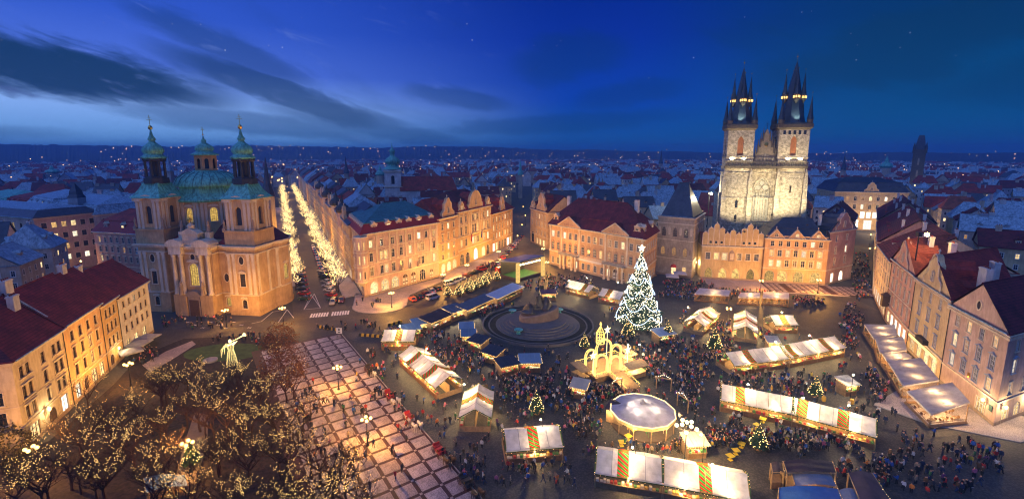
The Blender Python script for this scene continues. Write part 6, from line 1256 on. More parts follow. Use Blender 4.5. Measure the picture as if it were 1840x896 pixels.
def leafcloud(seed,n,r,zc,rzv,m,size=.3,shell=.5):
    q=random.Random(seed); b=MB()
    for k in range(n):
        a=q.uniform(0,2*math.pi); u=q.uniform(-1,1); rr=q.uniform(shell,1)**.6; s=math.sqrt(1-u*u)
        p=Vector((r*rr*s*math.cos(a),r*rr*s*math.sin(a),zc+rzv*rr*u)); p*=1+.25*noise.noise(p*.5)
        t=Vector((q.uniform(-1,1),q.uniform(-1,1),q.uniform(-1,1))).normalized()*size; w=t.cross(Vector((q.uniform(-1,1),q.uniform(-1,1),.3))).normalized()*size*.6
        b.face([p-t,p+w,p+t,p-w])
    return b.mesh('dry_leaves',m)
RUSS=leafcloud(5,3200,4.4,7.2,3.8,mat('russet_leaf',(.14,.050,.018),.8,.4,2.),.16,.3)
pk=[(300,725),(340,712),(385,735),(430,720),(470,745),(515,725),(360,775),(410,790),(455,805),(500,790),(545,800),(250,770),(290,800),(210,800),(160,830),(240,850),(300,870),(395,855),(450,870),(505,860),(560,860),(600,905),(130,880),(80,920),(190,910),(270,935),(350,940),(430,950),(510,945),(580,950),(20,955),(640,960)]
for k,(x_,y_) in enumerate(pk):
    p=G(x_,y_); rus=k in(5,)
    tree(p,TREEP[k%4],'bare park tree draped in warm fairy lights'+(' and russet leaves' if rus else ''),group='fairy-lit trees in the park',sc=rnd.uniform(.95,1.25),rz=rnd.uniform(0,6.28),leaves=RUSS if rus else None)
for k in range(44):
    x_,y_=pk[(k*7)%len(pk)]; p=G(x_+rnd.uniform(-28,28),y_+rnd.uniform(-14,14))
    root=E('bare_tree',(p.x,p.y,0),'unlit bare park tree among the fairy-lit ones','tree','unlit trees in the park',rnd.uniform(0,6.28)); root.scale=(rnd.uniform(.85,1.2),)*3; O('crown',TREEP[k%4][0],root); OBST.append((p.x,p.y,.5))
tree(G(505,662),TREEP[1],'russet leaved park tree nearest the domed church, with few fairy lights',group='fairy-lit trees in the park',sc=1.0,leaves=RUSS)
tree(G(160,735),TREEP[2],'dark bare tree close to the shop front of the peach house',group='fairy-lit trees in the park',sc=.9)
for i,s in enumerate((-5.4,8.2)):
    t=24. if s>0 else 34.
    k=0
    while t<560:
        p=st(t,s+rnd.uniform(-.4,.4)); tree(p,STRP[k%3],'light-wrapped tree on the %s side of the street, %s from the square'%(('church','palace')[i],OR60[k]),group='light-wrapped street trees',sc=rnd.uniform(1.3,1.55),rz=rnd.uniform(0,6.28)); k+=1; t+=8.2+t*.012
BUSH=leafcloud(9,2600,4.0,2.6,3.2,mat('evergreen_shrub',(.045,.035,.015),.85,.4,2.),.2,.5)
o=E('shrub',(*G(8,830),0),'bushy brown-green shrub by the corner house at the left edge','shrub'); kind(O('foliage',BUSH,o),'stuff'); b=MB(); b.tube([(0,0,0),(.2,0,2.5)],[.2,.1],6); O('stem',b.mesh('stem',BARK),o)
# fir trees
FIRM=mat('fir_needles',(.020,.048,.022),.8,.4,2.)
def fir_mesh(seed,h,r,n,sz):
    q=random.Random(seed); b=MB()
    for k in range(n):
        f=1-math.sqrt(q.random()); a=q.uniform(0,2*math.pi); lay=.82+.18*math.cos(f*h*4.2)
        rr=r*(1-f)*lay*q.uniform(.55,1.03)*(1+.28*noise.noise(Vector((math.cos(a)*1.7,math.sin(a)*1.7,f*h*.35+seed))))+.05; p=Vector((rr*math.cos(a),rr*math.sin(a),h*.05+h*.95*f))
        o=Vector((math.cos(a),math.sin(a),-.28)).normalized(); s=sz*(.5+.7*(1-f))*q.uniform(.7,1.3); w=o.cross(Vector((0,0,1))).normalized()*s*.42
        b.face([p-o*s*.5,p+w-Vector((0,0,s*.15)),p+o*s*.7,p-w-Vector((0,0,s*.15))])
    return b
xt=G(1147,582); XM=E('christmas_tree',(xt.x,xt.y,0),'giant lit christmas tree with swags of light and a shining star','christmas tree')
XH,XR=22.2,6.6
b=MB(); b.lathe([(.45,0),(.3,XH*.5),(.05,XH)],8); O('trunk',b.mesh('trunk',BARK),XM)
kind(O('crown',fir_mesh(3,XH,XR,9000,.95).mesh('crown',FIRM),XM),'stuff')
b=MB(); q=random.Random(4)
for k in range(3600):
    f=1-math.sqrt(q.random()); a=q.uniform(0,2*math.pi); lay=.82+.18*math.cos(f*XH*4.2); rr=XR*(1-f)*lay*q.uniform(.84,1.04)*(1+.28*noise.noise(Vector((math.cos(a)*1.7,math.sin(a)*1.7,f*XH*.35+3))))+.1
    b.bead((rr*math.cos(a),rr*math.sin(a),XH*.05+XH*.95*f),q.uniform(.045,.085))
kind(O('fairy_lights',b.mesh('fairy_lights',BEADW),XM),'stuff')
for k,(f0,ph) in enumerate(((.05,0),(.20,.7),(.36,1.4),(.53,.3),(.72,1.0))):
    b=MB(); pts=[]; N=72
    for j in range(N+1):
        a=2*math.pi*j/N; sw=abs(math.sin(a*2.5+ph)); z=XH*(f0+.10*(1-sw)+.045); f=(z/XH-.05)/.95; rr=XR*(1-f)*1.03+.15; pts.append((rr*math.cos(a),rr*math.sin(a),z))
    b.tube(pts,.075,4); O('light_swag',b.mesh('light_swag',BEADB),XM)
b=MB()
for k in range(5):
    a=math.pi/2+2*math.pi*k/5; b.face([(0,-.35,0),(.38*math.cos(a-math.pi/5),0,.38*math.sin(a-math.pi/5)),(1.0*math.cos(a),0,1.0*math.sin(a)),(.38*math.cos(a+math.pi/5),0,.38*math.sin(a+math.pi/5))]); b.face([(0,.35,0),(.38*math.cos(a-math.pi/5),0,.38*math.sin(a-math.pi/5)),(1.0*math.cos(a),0,1.0*math.sin(a)),(.38*math.cos(a+math.pi/5),0,.38*math.sin(a+math.pi/5))])
b.v=[(x_,y_,z_+XH+.8) for x_,y_,z_ in b.v]; O('star',b.mesh('star',emit('tree_star',(1,.86,.5),25.)),XM)
for k in range(12): a=2*math.pi*k/12; f=(k%3)*.22+.08; rr=XR*(1-f)+.5; light('tree_light',(rr*math.cos(a),rr*math.sin(a),XH*f+1.5),350,(1,.82,.52),.3,XM)
OBST.append((xt.x,xt.y,7.4))
FIR1=fir_mesh(8,3.4,1.15,700,.34).mesh('crown',FIRM); b=MB(); q=random.Random(6)
for k in range(70): f=1-math.sqrt(q.random()); a=q.uniform(0,6.28); rr=1.2*(1-f)+.05; b.bead((rr*math.cos(a),rr*math.sin(a),.2+3.2*f),.06)
FIRL=b.mesh('fairy_lights',BEAD); b=MB(); b.lathe([(.5,0),(.6,.7)],8); FIRPOT=b.mesh('planter',WOOD)
def small_fir(p,label,sc=1.,group='small lit fir trees'):
    o=E('small_fir',(p[0],p[1],0),label,'fir tree',group); o.scale=(sc,)*3; kind(O('crown',FIR1,o,(0,0,.5)),'stuff'); kind(O('fairy_lights',FIRL,o,(0,0,.5)),'stuff'); O('planter',FIRPOT,o); OBST.append((p[0],p[1],1.0*sc)); return o
small_fir(G(1199,612),'small lit fir beside the great christmas tree, nearer the arcades',1.5); small_fir(G(1128,606),'small lit fir at the foot of the great christmas tree',1.5); small_fir(G(964,742),'lit fir bush in a planter above the wide white stall',1.25); small_fir(G(1362,806),'lit fir bush in a planter before the middle long row',1.25); small_fir(G(1464,712),'slim lit fir in the aisle between the two long right rows',1.2); small_fir(G(1283,630),'lit fir by the left end of the farther long row',1.6); small_fir(G(1050,625),'lit fir on the monument ring beside the glowing stage',1.1)
small_fir(G(345,835),'lit fir under the park lamp',1.2)
for k in range(14): small_fir(lerp(G(812,535),G(888,505),k/13)+Vector((rnd.uniform(-1.5,1.5),rnd.uniform(-1.5,1.5))),'unsold lit fir in the row behind the long grey hut, %s from the road end'%ordn[k],1.3,'row of small firs by the road')
# ================================================================== glowing nativity stage
np_=G(1092,668); NS=E('illuminated_stage',(np_.x,np_.y,0),'golden glowing stage of light arches, stars and railings below the fir tree','stage',rz=.5)
GLW=emit('gold_light_tube',(1,.66,.15),1.9); GLW2=emit('gold_light_fill',(1,.68,.22),3.,.4,scale=4)
b=MB(); b.box(-6,6,-3,4.5,0,1.2); O('platform',b.mesh('platform',WOOD),NS)
def arch_tube(b,cx,cy,w,h,r=.14,n=14): b.tube([(cx-w/2,cy,1.2),(cx-w/2,cy,1.2+h-w/2)]+[(cx+w/2*math.cos(math.pi-math.pi*k/n),cy,1.2+h-w/2+w/2*math.sin(math.pi-math.pi*k/n)) for k in range(n+1)]+[(cx+w/2,cy,1.2)],r,5)
for cx,cy,w,h in((-3.6,-2,3.6,4.6),(0,1.4,4.4,6.2),(3.4,1.0,3.0,4.4),(-3.6,1.6,3.0,4.4),(.2,-2.4,3.2,3.6)):
    b=MB(); arch_tube(b,cx,cy,w,h,.13); arch_tube(b,cx,cy+.5,w,h,.1); arch_tube(b,cx,cy+.25,w-.5,h-.3,.07); O('light_arch',b.mesh('light_arch',GLW),NS)
b=MB(); 
for k in range(6):
    a=math.pi*k/3; b.tube([(1.0*math.cos(a),3+1.0*math.sin(a),6),(1.0*math.cos(a),3+1.0*math.sin(a),8.4),(0,3,10.2)],.09,4)
    for z in(6,7,8.4): b.tube([(math.cos(a),3+math.sin(a),z),(math.cos(a+math.pi/3),3+math.sin(a+math.pi/3),z)],.08,4)
b.lathe([(.05,10),(.3,10.6),(.05,11.2)],6,(0,3)); O('light_turret',b.mesh('light_turret',GLW),NS)
for sx,sy,sz in((-5.2,-1,5.6),(4.4,-1.6,5.2),(2.6,3.6,8.6)):
    b=MB()
    for k in range(5):
        a=math.pi/2+2*math.pi*k/5; b.face([(0,-.3,0),(.4*math.cos(a-.628),0,.4*math.sin(a-.628)),(1.1*math.cos(a),0,1.1*math.sin(a)),(.4*math.cos(a+.628),0,.4*math.sin(a+.628))]); b.face([(0,.3,0),(.4*math.cos(a-.628),0,.4*math.sin(a-.628)),(1.1*math.cos(a),0,1.1*math.sin(a)),(.4*math.cos(a+.628),0,.4*math.sin(a+.628))])
    b.tube([(0,0,-.5),(0,0,-sz+1.3)],.05,4); O('star',b.mesh('star',emit('stage_star',(1,.8,.35),4.)),NS,(sx,sy,sz))
for p0,p1 in(((-6,-3),(-6,4.5)),((6,-3),(6,4.5)),((-6,4.5),(6,4.5)),((1.8,-3),(6,-3)),((-6,-3),(-2,-3)),((-2,-3),(-2.6,-9)),((1.6,-3),(1.2,-9))):
    b=MB(); z0=1.2; L=(Vector(p1)-Vector(p0)).length; dn=p1[1]<-5
    for k in range(int(L/.5)+1):
        f=k/max(1,int(L/.5)); xx,yy=p0[0]+(p1[0]-p0[0])*f,p0[1]+(p1[1]-p0[1])*f; zz=1.2*(1-f) if dn else 1.2
        b.bead((xx,yy,zz+1.05+rnd.uniform(-.1,.1)),.11); b.bead((xx+rnd.uniform(-.1,.1),yy,zz+.6+rnd.uniform(-.2,.2)),.08)
    b.tube([(p0[0],p0[1],2.2),(p1[0],p1[1],1.0 if dn else 2.2)],.06,4); O('lit_railing',b.mesh('lit_railing',GLW),NS)
b=MB(); b.loft([[(-2.5,-3,1.2),(1.7,-3,1.2),(1.3,-9,.05),(-2.7,-9,.05)],[(-2.5,-3,1.3),(1.7,-3,1.3),(1.3,-9,.15),(-2.7,-9,.15)]]); O('ramp',b.mesh('ramp',WOOD),NS)
for xx,yy,w,d_ in((4.2,-4.6,5.6,2.4),(7.6,2.2,2.6,5.4),(-7.4,.6,2.6,4.4)):
    b=MB(); b.loft([[(xx-w/2,yy-d_/2,2.5),(xx+w/2,yy-d_/2,2.5),(xx+w/2,yy+d_/2,3.1),(xx-w/2,yy+d_/2,3.1)],[(xx-w/2,yy-d_/2,2.6),(xx+w/2,yy-d_/2,2.6),(xx+w/2,yy+d_/2,3.2),(xx-w/2,yy+d_/2,3.2)]]); b.box(xx-w/2+.2,xx+w/2-.2,yy-d_/2+.2,yy+d_/2-.2,0,1.1); O('canopy',b.mesh('canopy',WOODL),NS)
for k,(xx,yy,zz) in enumerate(((-3,-.5,3.4),(3.4,-1,3.2),(0,3,4.2),(4,-4.6,2.1),(-1,-6,2.2),(7.6,2,2.2))): light('stage_lamp',(xx,yy,zz),900,(1,.70,.28),.25,NS)
OBST.append((np_.x,np_.y,8)); OBST.append((np_.x+3,np_.y-5,5))
# ================================================================== round tent (carousel)
ct=G(1155,725,4.2); CR=E('round_tent',(ct.x,ct.y,0),'twelve-sided pale roundabout tent edged with a bright light tube','carousel')
r=5.9; N=12
for k in range(N):
    a0,a1=2*math.pi*k/N,2*math.pi*(k+1)/N; b=MB()
    for j in range(4):
        f0,f1=j/4,(j+1)/4; Z=lambda f:4.3-1.3*f-.18*math.sin(math.pi*f); rr0,rr1=.4+(r-.4)*f0,.4+(r-.4)*f1
        b.face([(rr0*math.cos(a0),rr0*math.sin(a0),Z(f0)),(rr1*math.cos(a0),rr1*math.sin(a0),Z(f1)),(rr1*math.cos(a1),rr1*math.sin(a1),Z(f1)),(rr0*math.cos(a1),rr0*math.sin(a1),Z(f0))])
    O('roof_panel',b.mesh('roof_panel',canvas('lilac_tent_cloth',(.52,.52,.66),.4),True),CR)
b=MB(); b.tube([(r*1.01*math.cos(2*math.pi*k/N),r*1.01*math.sin(2*math.pi*k/N),3.02) for k in range(N+1)],.09,5); O('light_tube',b.mesh('light_tube',emit('tent_tube',(1,.66,.24),3.)),CR)
b=MB(); b.lathe([(.5,4.2),(.55,4.5),(.2,4.8),(.05,5.3)],10); O('cap',b.mesh('cap',CANVS),CR)
b=MB(); b.lathe([(r,2.95),(r,2.3)],N,cap=(False,False)); O('valance',b.mesh('valance',canvas('gold_valance',(.7,.52,.24),.5)),CR)
for k in range(N): a=2*math.pi*k/N; b=MB(); b.tube([(r*.97*math.cos(a),r*.97*math.sin(a),0),(r*.97*math.cos(a),r*.97*math.sin(a),2.95)],.08,6); O('post',b.mesh('post',WOODL),CR); 
b=MB(); b.lathe([(r*.95,0),(r*.95,.2)],24); O('platform',b.mesh('platform',BROWNW),CR); b=MB(); b.lathe([(1.1,.2),(1.1,3.6)],10); O('centre_drum',b.mesh('centre_drum',emit('drum_glow',(1,.66,.25),1.6,.5)),CR)
for k in range(8):
    a=2*math.pi*k/8; hb_=MB(); hb_.tube([(-.7,0,1.5),(-.3,0,1.6),(.4,0,1.6),(.75,0,2.2)],[.18,.28,.25,.14],6); hb_.tube([(.75,0,2.2),(1.1,0,2.05)],[.15,.09],6)
    for lx in(-.5,.45): 
        for ly in(-.15,.15): hb_.tube([(lx,ly,1.5),(lx+.15,ly,.85)],[.08,.05],4)
    hb_.tube([(0,0,.2),(0,0,3.1)],.03,5); O('carousel_horse',hb_.mesh('carousel_horse',GOODS[k%4]),CR,(4.3*math.cos(a),4.3*math.sin(a),0),a+math.pi/2)
for a in(-2.2,-.4,1.2,2.8): light('tent_lamp',(2.0*math.cos(a),2.0*math.sin(a),2.75),260,(1,.78,.45),.25,CR)
for k in range(6): a=2*math.pi*k/6; light('tent_edge_lamp',(r*1.12*math.cos(a),r*1.12*math.sin(a),2.1),330,(1,.68,.3),.2,CR)
OBST.append((ct.x,ct.y,7.2))
b=MB(); b.box(-2.2,2.2,-1.6,1.6,0,2.6,0); b.yprism([(-2.5,2.6),(2.5,2.6),(0,3.3)],-1.9,1.9,1); o=O('ticket_booth',b.mesh('ticket_booth',[WOODL,TARPK]),None,G(1112,752),.9); tag(o,'brown roofed ticket booth against the left side of the round tent','booth'); OBST.append((*G(1112,752),3))
for k,(x_,y_,rz_) in enumerate(((1108,705,.6),(1192,700,-.4),(1226,735,-1.2))):
    p=G(x_,y_); b=MB()
    for xx in(-1.5,1.5): b.box(xx-.08,xx+.08,-.08,.08,0,2.6)
    b.box(-1.7,1.7,-.1,.1,2.6,2.75); b.tube([(-1.6,0,2.75),(0,0,3.4),(1.6,0,2.75)],.07,4); o=O('timber_gate',b.mesh('timber_gate',WOODL),None,p,rz_); tag(o,('open timber gateway left behind the round tent','open timber gateway right behind the round tent','open timber gateway right of the round tent')[k],'gateway','timber gateways round the tent')
    b=MB(); beads_along(b,[(-1.6,-.15,2.8),(0,-.15,3.5),(1.6,-.15,2.8)],.35,.055); kind(O('fairy_lights',b.mesh('fairy_lights',BEADW),o),'stuff')
# ================================================================== cafe awnings and parasols
HEAT=emit('heater_glow',(1,.55,.15),18.)
def awning(corners,label,pw=1300,roofm=None,group='cafe awnings beside the tall houses',zi=4.0,zo=2.9,frame=WOODL,goods=True):
    """corners: outer-far, inner-far, inner-near, outer-near as seen on the picture"""
    z=[zo,zi,zi,zo]; P=[Vector((*G(x_,y_,zz),zz)) for (x_,y_),zz in zip(corners,z)]; c_=sum(P,Vector())/4; c_.z=0
    root=E('cafe_awning',(c_.x,c_.y,0),label,'awning',group); Q=[p-c_ for p in P]; b=MB()
    for i in range(5):
        for j in range(6):
            def pt(u,v): a=Q[0].lerp(Q[1],u).lerp(Q[3].lerp(Q[2],u),v); a=a.copy(); a.z-=.14*math.sin(math.pi*u)+.05*math.sin(v*9); return a
            u0,u1,v0,v1=i/5,(i+1)/5,j/6,(j+1)/6; b.face([pt(u0,v0),pt(u0,v1),pt(u1,v1),pt(u1,v0)])
    for s,e in((0,3),(3,2),(0,1)): b.face([Q[s],Q[e],Q[e]-Vector((0,0,.4)),Q[s]-Vector((0,0,.4))])
    O('canvas_roof',b.mesh('canvas_roof',roofm or CANVS,True),root)
    for p in Q: b=MB(); b.box(-.06,.06,-.06,.06,0,p.z); O('post',b.mesh('post',frame),root,(p.x*.97,p.y*.97,0))
    b=MB()
    for s,e in((0,3),(3,2),(0,1)): b.tube([(Q[s].x,Q[s].y,1.05),(Q[e].x,Q[e].y,1.05)],.05,4); b.tube([(Q[s].x,Q[s].y,.4),(Q[e].x,Q[e].y,.4)],.3,4)
    O('planter_rail',b.mesh('planter_rail',WOOD),root)
    if goods:
        tb=WC.get('cafe_table')
        if not tb:
            m_=MB(); m_.box(-.4,.4,-.4,.4,.72,.76); m_.box(-.04,.04,-.04,.04,0,.72); m_.box(-.25,.25,-.25,.25,0,.03)
            for dx in(-.8,.8): m_.box(dx-.2,dx+.2,-.2,.2,.42,.46); m_.box(dx+(.18 if dx>0 else -.22),dx+(.22 if dx>0 else -.18),-.2,.2,.46,.85); m_.box(dx-.18,dx-.14,-.18,-.14,0,.42); m_.box(dx+.14,dx+.18,.14,.18,0,.42)
            tb=WC['cafe_table']=m_.mesh('table_and_chairs',WOOD)
        for i in range(3):
            for j in range(3): a=Q[0].lerp(Q[1],.2+.3*i).lerp(Q[3].lerp(Q[2],.2+.3*i),.2+.3*j); O('table_and_chairs',tb,root,(a.x,a.y,0),.3)
    hh=WC.get('heater')
    if not hh: m_=MB(); m_.box(-.5,.5,-.08,.08,-.06,.06); hh=WC['heater']=m_.mesh('heater',HEAT)
    for v in(.25,.75):
        a=Q[0].lerp(Q[1],.55).lerp(Q[3].lerp(Q[2],.55),v); O('heater',hh,root,(a.x,a.y,a.z-.55)); light('awning_lamp',(a.x,a.y,a.z-.75),pw*.5,(1,.60,.24),.2,root)
    for i in range(3):
        a=P[0].lerp(P[1],.5).lerp(P[3].lerp(P[2],.5),i/2); OBST.append((a.x,a.y,5))
    return root
awning([(1553,582),(1608,583),(1612,602),(1570,607)],'small grey cafe awning farthest up the row towards the lane'); awning([(1573,607),(1623,605),(1630,628),(1581,633)],'second grey cafe awning from the lane, before the salmon house')
awning([(1585,634),(1627,632),(1639,640),(1594,648)],'narrow grey cafe awning between the second and the large one'); awning([(1595,648),(1655,642),(1688,682),(1623,692)],'large pale cafe awning before the cream house with a balcony'); awning([(1630,702),(1711,686),(1743,721),(1673,743)],'nearest cafe awning with food counters before the corner house',2200,zi=4.6)
awning([(1257,517),(1306,520),(1302,528),(1248,525)][0:1]+[(1313,521),(1310,530),(1248,527)],'striped cafe awning before the left arches of the yellow gabled house',900,CANV,'cafe awnings along the arcades',3.2,2.8); awning([(1331,525),(1366,525),(1366,533),(1326,533)],'cafe awning before the right arches of the yellow gabled house',900,CANV,'cafe awnings along the arcades',3.2,2.8); awning([(1372,524),(1418,525),(1418,535),(1370,534)],'cafe awning before the first arches of the orange arcaded house',900,CANV,'cafe awnings along the arcades',3.2,2.8)
# tarpaulin-roofed huts in the near right corner
def tarp(corners,label,m,z=3.1,lit=True):
    P=[Vector((*G(x_,y_,z),z)) for x_,y_ in corners]; c_=sum(P,Vector())/4; c_.z=0; Q=[p-c_ for p in P]; root=E('covered_stall',(c_.x,c_.y,0),label,'market stall','dark covered stalls in the near corner'); b=MB()
    for i in range(6):
        for j in range(4):
            def pt(u,v): a=Q[0].lerp(Q[1],u).lerp(Q[3].lerp(Q[2],u),v).copy(); a.z+=.35*math.sin(math.pi*u)+.03*math.sin(v*14+u*5); return a
            b.face([pt(i/6,j/4),pt(i/6,(j+1)/4),pt((i+1)/6,(j+1)/4),pt((i+1)/6,j/4)])
    O('roof',b.mesh('roof',m),root); b=MB(); b.tube([Q[0].lerp(Q[3],.02)+Vector((0,0,.05)),Q[3]+Vector((0,0,.05))],.07,4); b.tube([Q[1],Q[2]],.07,4); b.tube([Q[0],Q[1]],.07,4); b.tube([Q[3],Q[2]],.07,4); O('roof_frame',b.mesh('roof_frame',WOODL),root)
    for p in Q: b=MB(); b.box(-.07,.07,-.07,.07,0,z); O('post',b.mesh('post',WOODL),root,(p.x*.98,p.y*.98,0))
    b=MB(); b.loft([[(Q[k].x*.9,Q[k].y*.9,0) for k in range(4)],[(Q[k].x*.9,Q[k].y*.9,1.05) for k in range(4)]]); O('counter',b.mesh('counter',WOOD),root)
    b=MB(); beads_along(b,[Q[0],Q[1]],.35,.06,.04); beads_along(b,[Q[1],Q[2]],.35,.06,.04); kind(O('fairy_lights',b.mesh('fairy_lights',BEAD),root),'stuff')
    if lit: light('stall_lamp',(0,0,2.4),180,(1,.7,.35),.2,root)
    for f in(.2,.5,.8): a=P[0].lerp(P[2],f); OBST.append((a.x,a.y,4))
tarp([(1407,828),(1496,828),(1503,849),(1414,849)],'dark brown hump-roofed stall edged with lights in the near corner',TARPK,3.4); tarp([(1423,850),(1492,850),(1504,873),(1429,873)],'flat grey roofed stall behind the blue tarpaulin',TARPG,2.9); tarp([(1399,875),(1506,877),(1520,915),(1399,915)],'bright blue tarpaulin roof at the bottom edge',TARPB,2.9); tarp([(1524,849),(1567,849),(1612,915),(1552,915)],'dark plum striped roof at the bottom edge by the aisle',mat('plum_tarp',(.07,.045,.06),.6,.25,.8),3.2); tarp([(1385,832),(1405,831),(1409,848),(1388,848)],'small dark side roof beside the hump-roofed stall',TARPK,2.8,False); tarp([(1506,880),(1541,880),(1553,915),(1521,915)],'narrow grey canvas strip between blue and plum roofs',TARPG,2.8,False)
o=tarp([(258,858),(333,852),(338,872),(262,885)],'pale blue tent roof under the park trees',mat('pale_blue_sheet',(.22,.34,.46),.6,.1),2.6,False)
def parasol(px,py,label,m,s=2.2,group='cafe parasols'):
    p=G(px,py,2.6); root=E('cafe_parasol',(p.x,p.y,0),label,'parasol',group,rnd.uniform(0,1)); b=MB(); b.lathe([(s*1.3,2.35),(s*.7,2.75),(.05,3.1)],4); b.lathe([(s*1.3,2.35),(s*1.3,2.1)],4,cap=(False,False)); O('canopy',b.mesh('canopy',m),root); b=MB(); b.lathe([(.4,0),(.4,.1),(.05,.12),(.05,3)],8); O('pole',b.mesh('pole',IRON),root); OBST.append((p.x,p.y,1.5))
for a in((234,628,'grey cafe parasol nearest the ochre house'),(249,614,'white cafe parasol in the middle of the three by the terrace'),(264,603,'white cafe parasol nearest the domed church')): parasol(*a,CANVS,2.4)
for a in((1208,494,'pale parasol left before the gothic tower house'),(1222,489,'pale parasol right before the gothic tower house')): parasol(*a,mat('pale_parasol',(.45,.42,.42),.9,.1),2.6)
for k,a in enumerate(((1172,497),(1180,493),(1188,490))):
    p=G(*a); b=MB(); b.box(-2,2,-.5,.5,.70,.76); b.box(-2,2,-.95,-.65,.42,.46); b.box(-2,2,.65,.95,.42,.46)
    for xx in(-1.7,1.7): b.box(xx-.05,xx+.05,-.9,.9,0,.42); b.box(xx-.05,xx+.05,-.4,.4,.42,.7)
    o=O('picnic_table',b.mesh('picnic_table',WOODL),None,p,.8); tag(o,'long picnic table by the gothic tower house, %s from the fir'%ordn[k],'table','picnic tables')
# road barriers
for k,(a,c_,lab) in enumerate((((571,588),(606,594),'striped barrier at the top of the chequered promenade'),((645,603),(686,606),'striped barrier left of the short white stall'),((697,586),(722,579),'striped barrier behind the short white stall'))):
    p,q_=G(*a),G(*c_); d=q_-p; L=d.length; root=E('road_barrier',(p.x,p.y,0),lab,'barrier','striped road barriers',math.atan2(d.y,d.x)); n=int(L/.7)
    YE,BK=mat('barrier_yellow',(.55,.36,.03),.6,.1),IRON
    for j in range(n):
        b=MB(); x0,x1=L*j/n,L*(j+1)/n; b.loft([[(x0,-.25,0),(x1,-.25,0),(x1,.25,0),(x0,.25,0)],[(x0+.12,-.12,.8),(x1+.12,-.12,.8),(x1+.12,.12,.8),(x0+.12,.12,.8)]]); O('barrier_block',b.mesh('barrier_block',YE if j%2 else BK),root)
p=G(610,606); root=E('sign_board',(p.x,p.y,0),'small square white sign on posts at the promenade corner','sign'); b=MB(); b.box(-.8,.8,-.05,.05,1.2,2.8); O('board',b.mesh('board',mat('sign_white',(.6,.6,.6),.5,.1)),root)
for xx in(-.6,.6): b=MB(); b.box(xx-.05,xx+.05,-.04,.04,0,1.2); O('post',b.mesh('post',IRON),root)
b=MB(); b.lathe([(.28,-.01),(.28,.01)],10); b.xf(Matrix.Translation((0,-.07,2.3))@Matrix.Rotation(math.pi/2,4,'X')); b.box(-.35,.35,-.07,-.055,1.45,1.7); O('symbol',b.mesh('symbol',IRON),root)
# ================================================================== wire angel of light
pa=G(418,660); AN=E('light_angel',(pa.x,pa.y,0),'standing angel of golden light blowing a raised trumpet on the lawn','light sculpture',rz=.2)
AM=emit('angel_lights',(1,.74,.26),2.6); b=MB()
prof=[(1.15,.9),(1.0,2.2),(.75,3.6),(.55,4.6),(.75,5.4),(.55,5.9),(.2,6.1)]
for k in range(14):
    a=2*math.pi*k/14; beads_along(b,[(r_*math.cos(a),r_*math.sin(a)*.8,z) for r_,z in prof],.22,.06,.02)
O('robe',b.mesh('robe',AM),AN); b=MB(); b.lathe([(.05,6.1),(.33,6.35),(.36,6.65),(.2,6.95),(.03,7.05)],8); O('head',b.mesh('head',emit('angel_skin',(1,.76,.35),2.5)),AN)
b=MB(); b.tube([(.5,-.1,5.6),(1.1,-.2,6.1),(1.6,-.2,6.6)],[.16,.12,.1],6); b.tube([(-.4,-.2,5.6),(.4,-.4,6.0),(1.2,-.3,6.5)],[.16,.12,.1],6); O('arms',b.mesh('arms',MATS['angel_skin']),AN)
b=MB(); b.tube([(.35,-.2,6.55),(1.6,-.25,7.1),(2.9,-.3,7.8)],[.05,.08,.14],6); b.tube([(2.9,-.3,7.8),(3.4,-.32,8.1)],[.14,.5],8); O('trumpet',b.mesh('trumpet',AM),AN)
for s in(-1,1):
    b=MB()
    for k in range(6): f=k/5; beads_along(b,[(-.3,.4*s,5.6),(-1.1-.6*f,.5*s+.5*s*f,5.9-.9*f),(-1.5-.3*f,.4*s+.5*s*f,4.6-1.6*f)],.2,.055,.02)
    O('wing',b.mesh('wing',AM),AN)
b=MB(); b.lathe([(.9,0),(.8,.5),(.6,.55),(.5,.9)],10); O('pedestal',b.mesh('pedestal',IRON),AN); light('angel_light',(0,-1.6,2.5),260,(1,.75,.35),.4,AN)
p=G(378,648); b=MB(); b.lathe([(1.6,0),(1.6,.4),(1.3,.42),(1.3,.3)],20); o=O('fountain_basin',b.mesh('fountain_basin',KERB),None,p); tag(o,'low round stone basin on the lawn left of the light angel','basin')
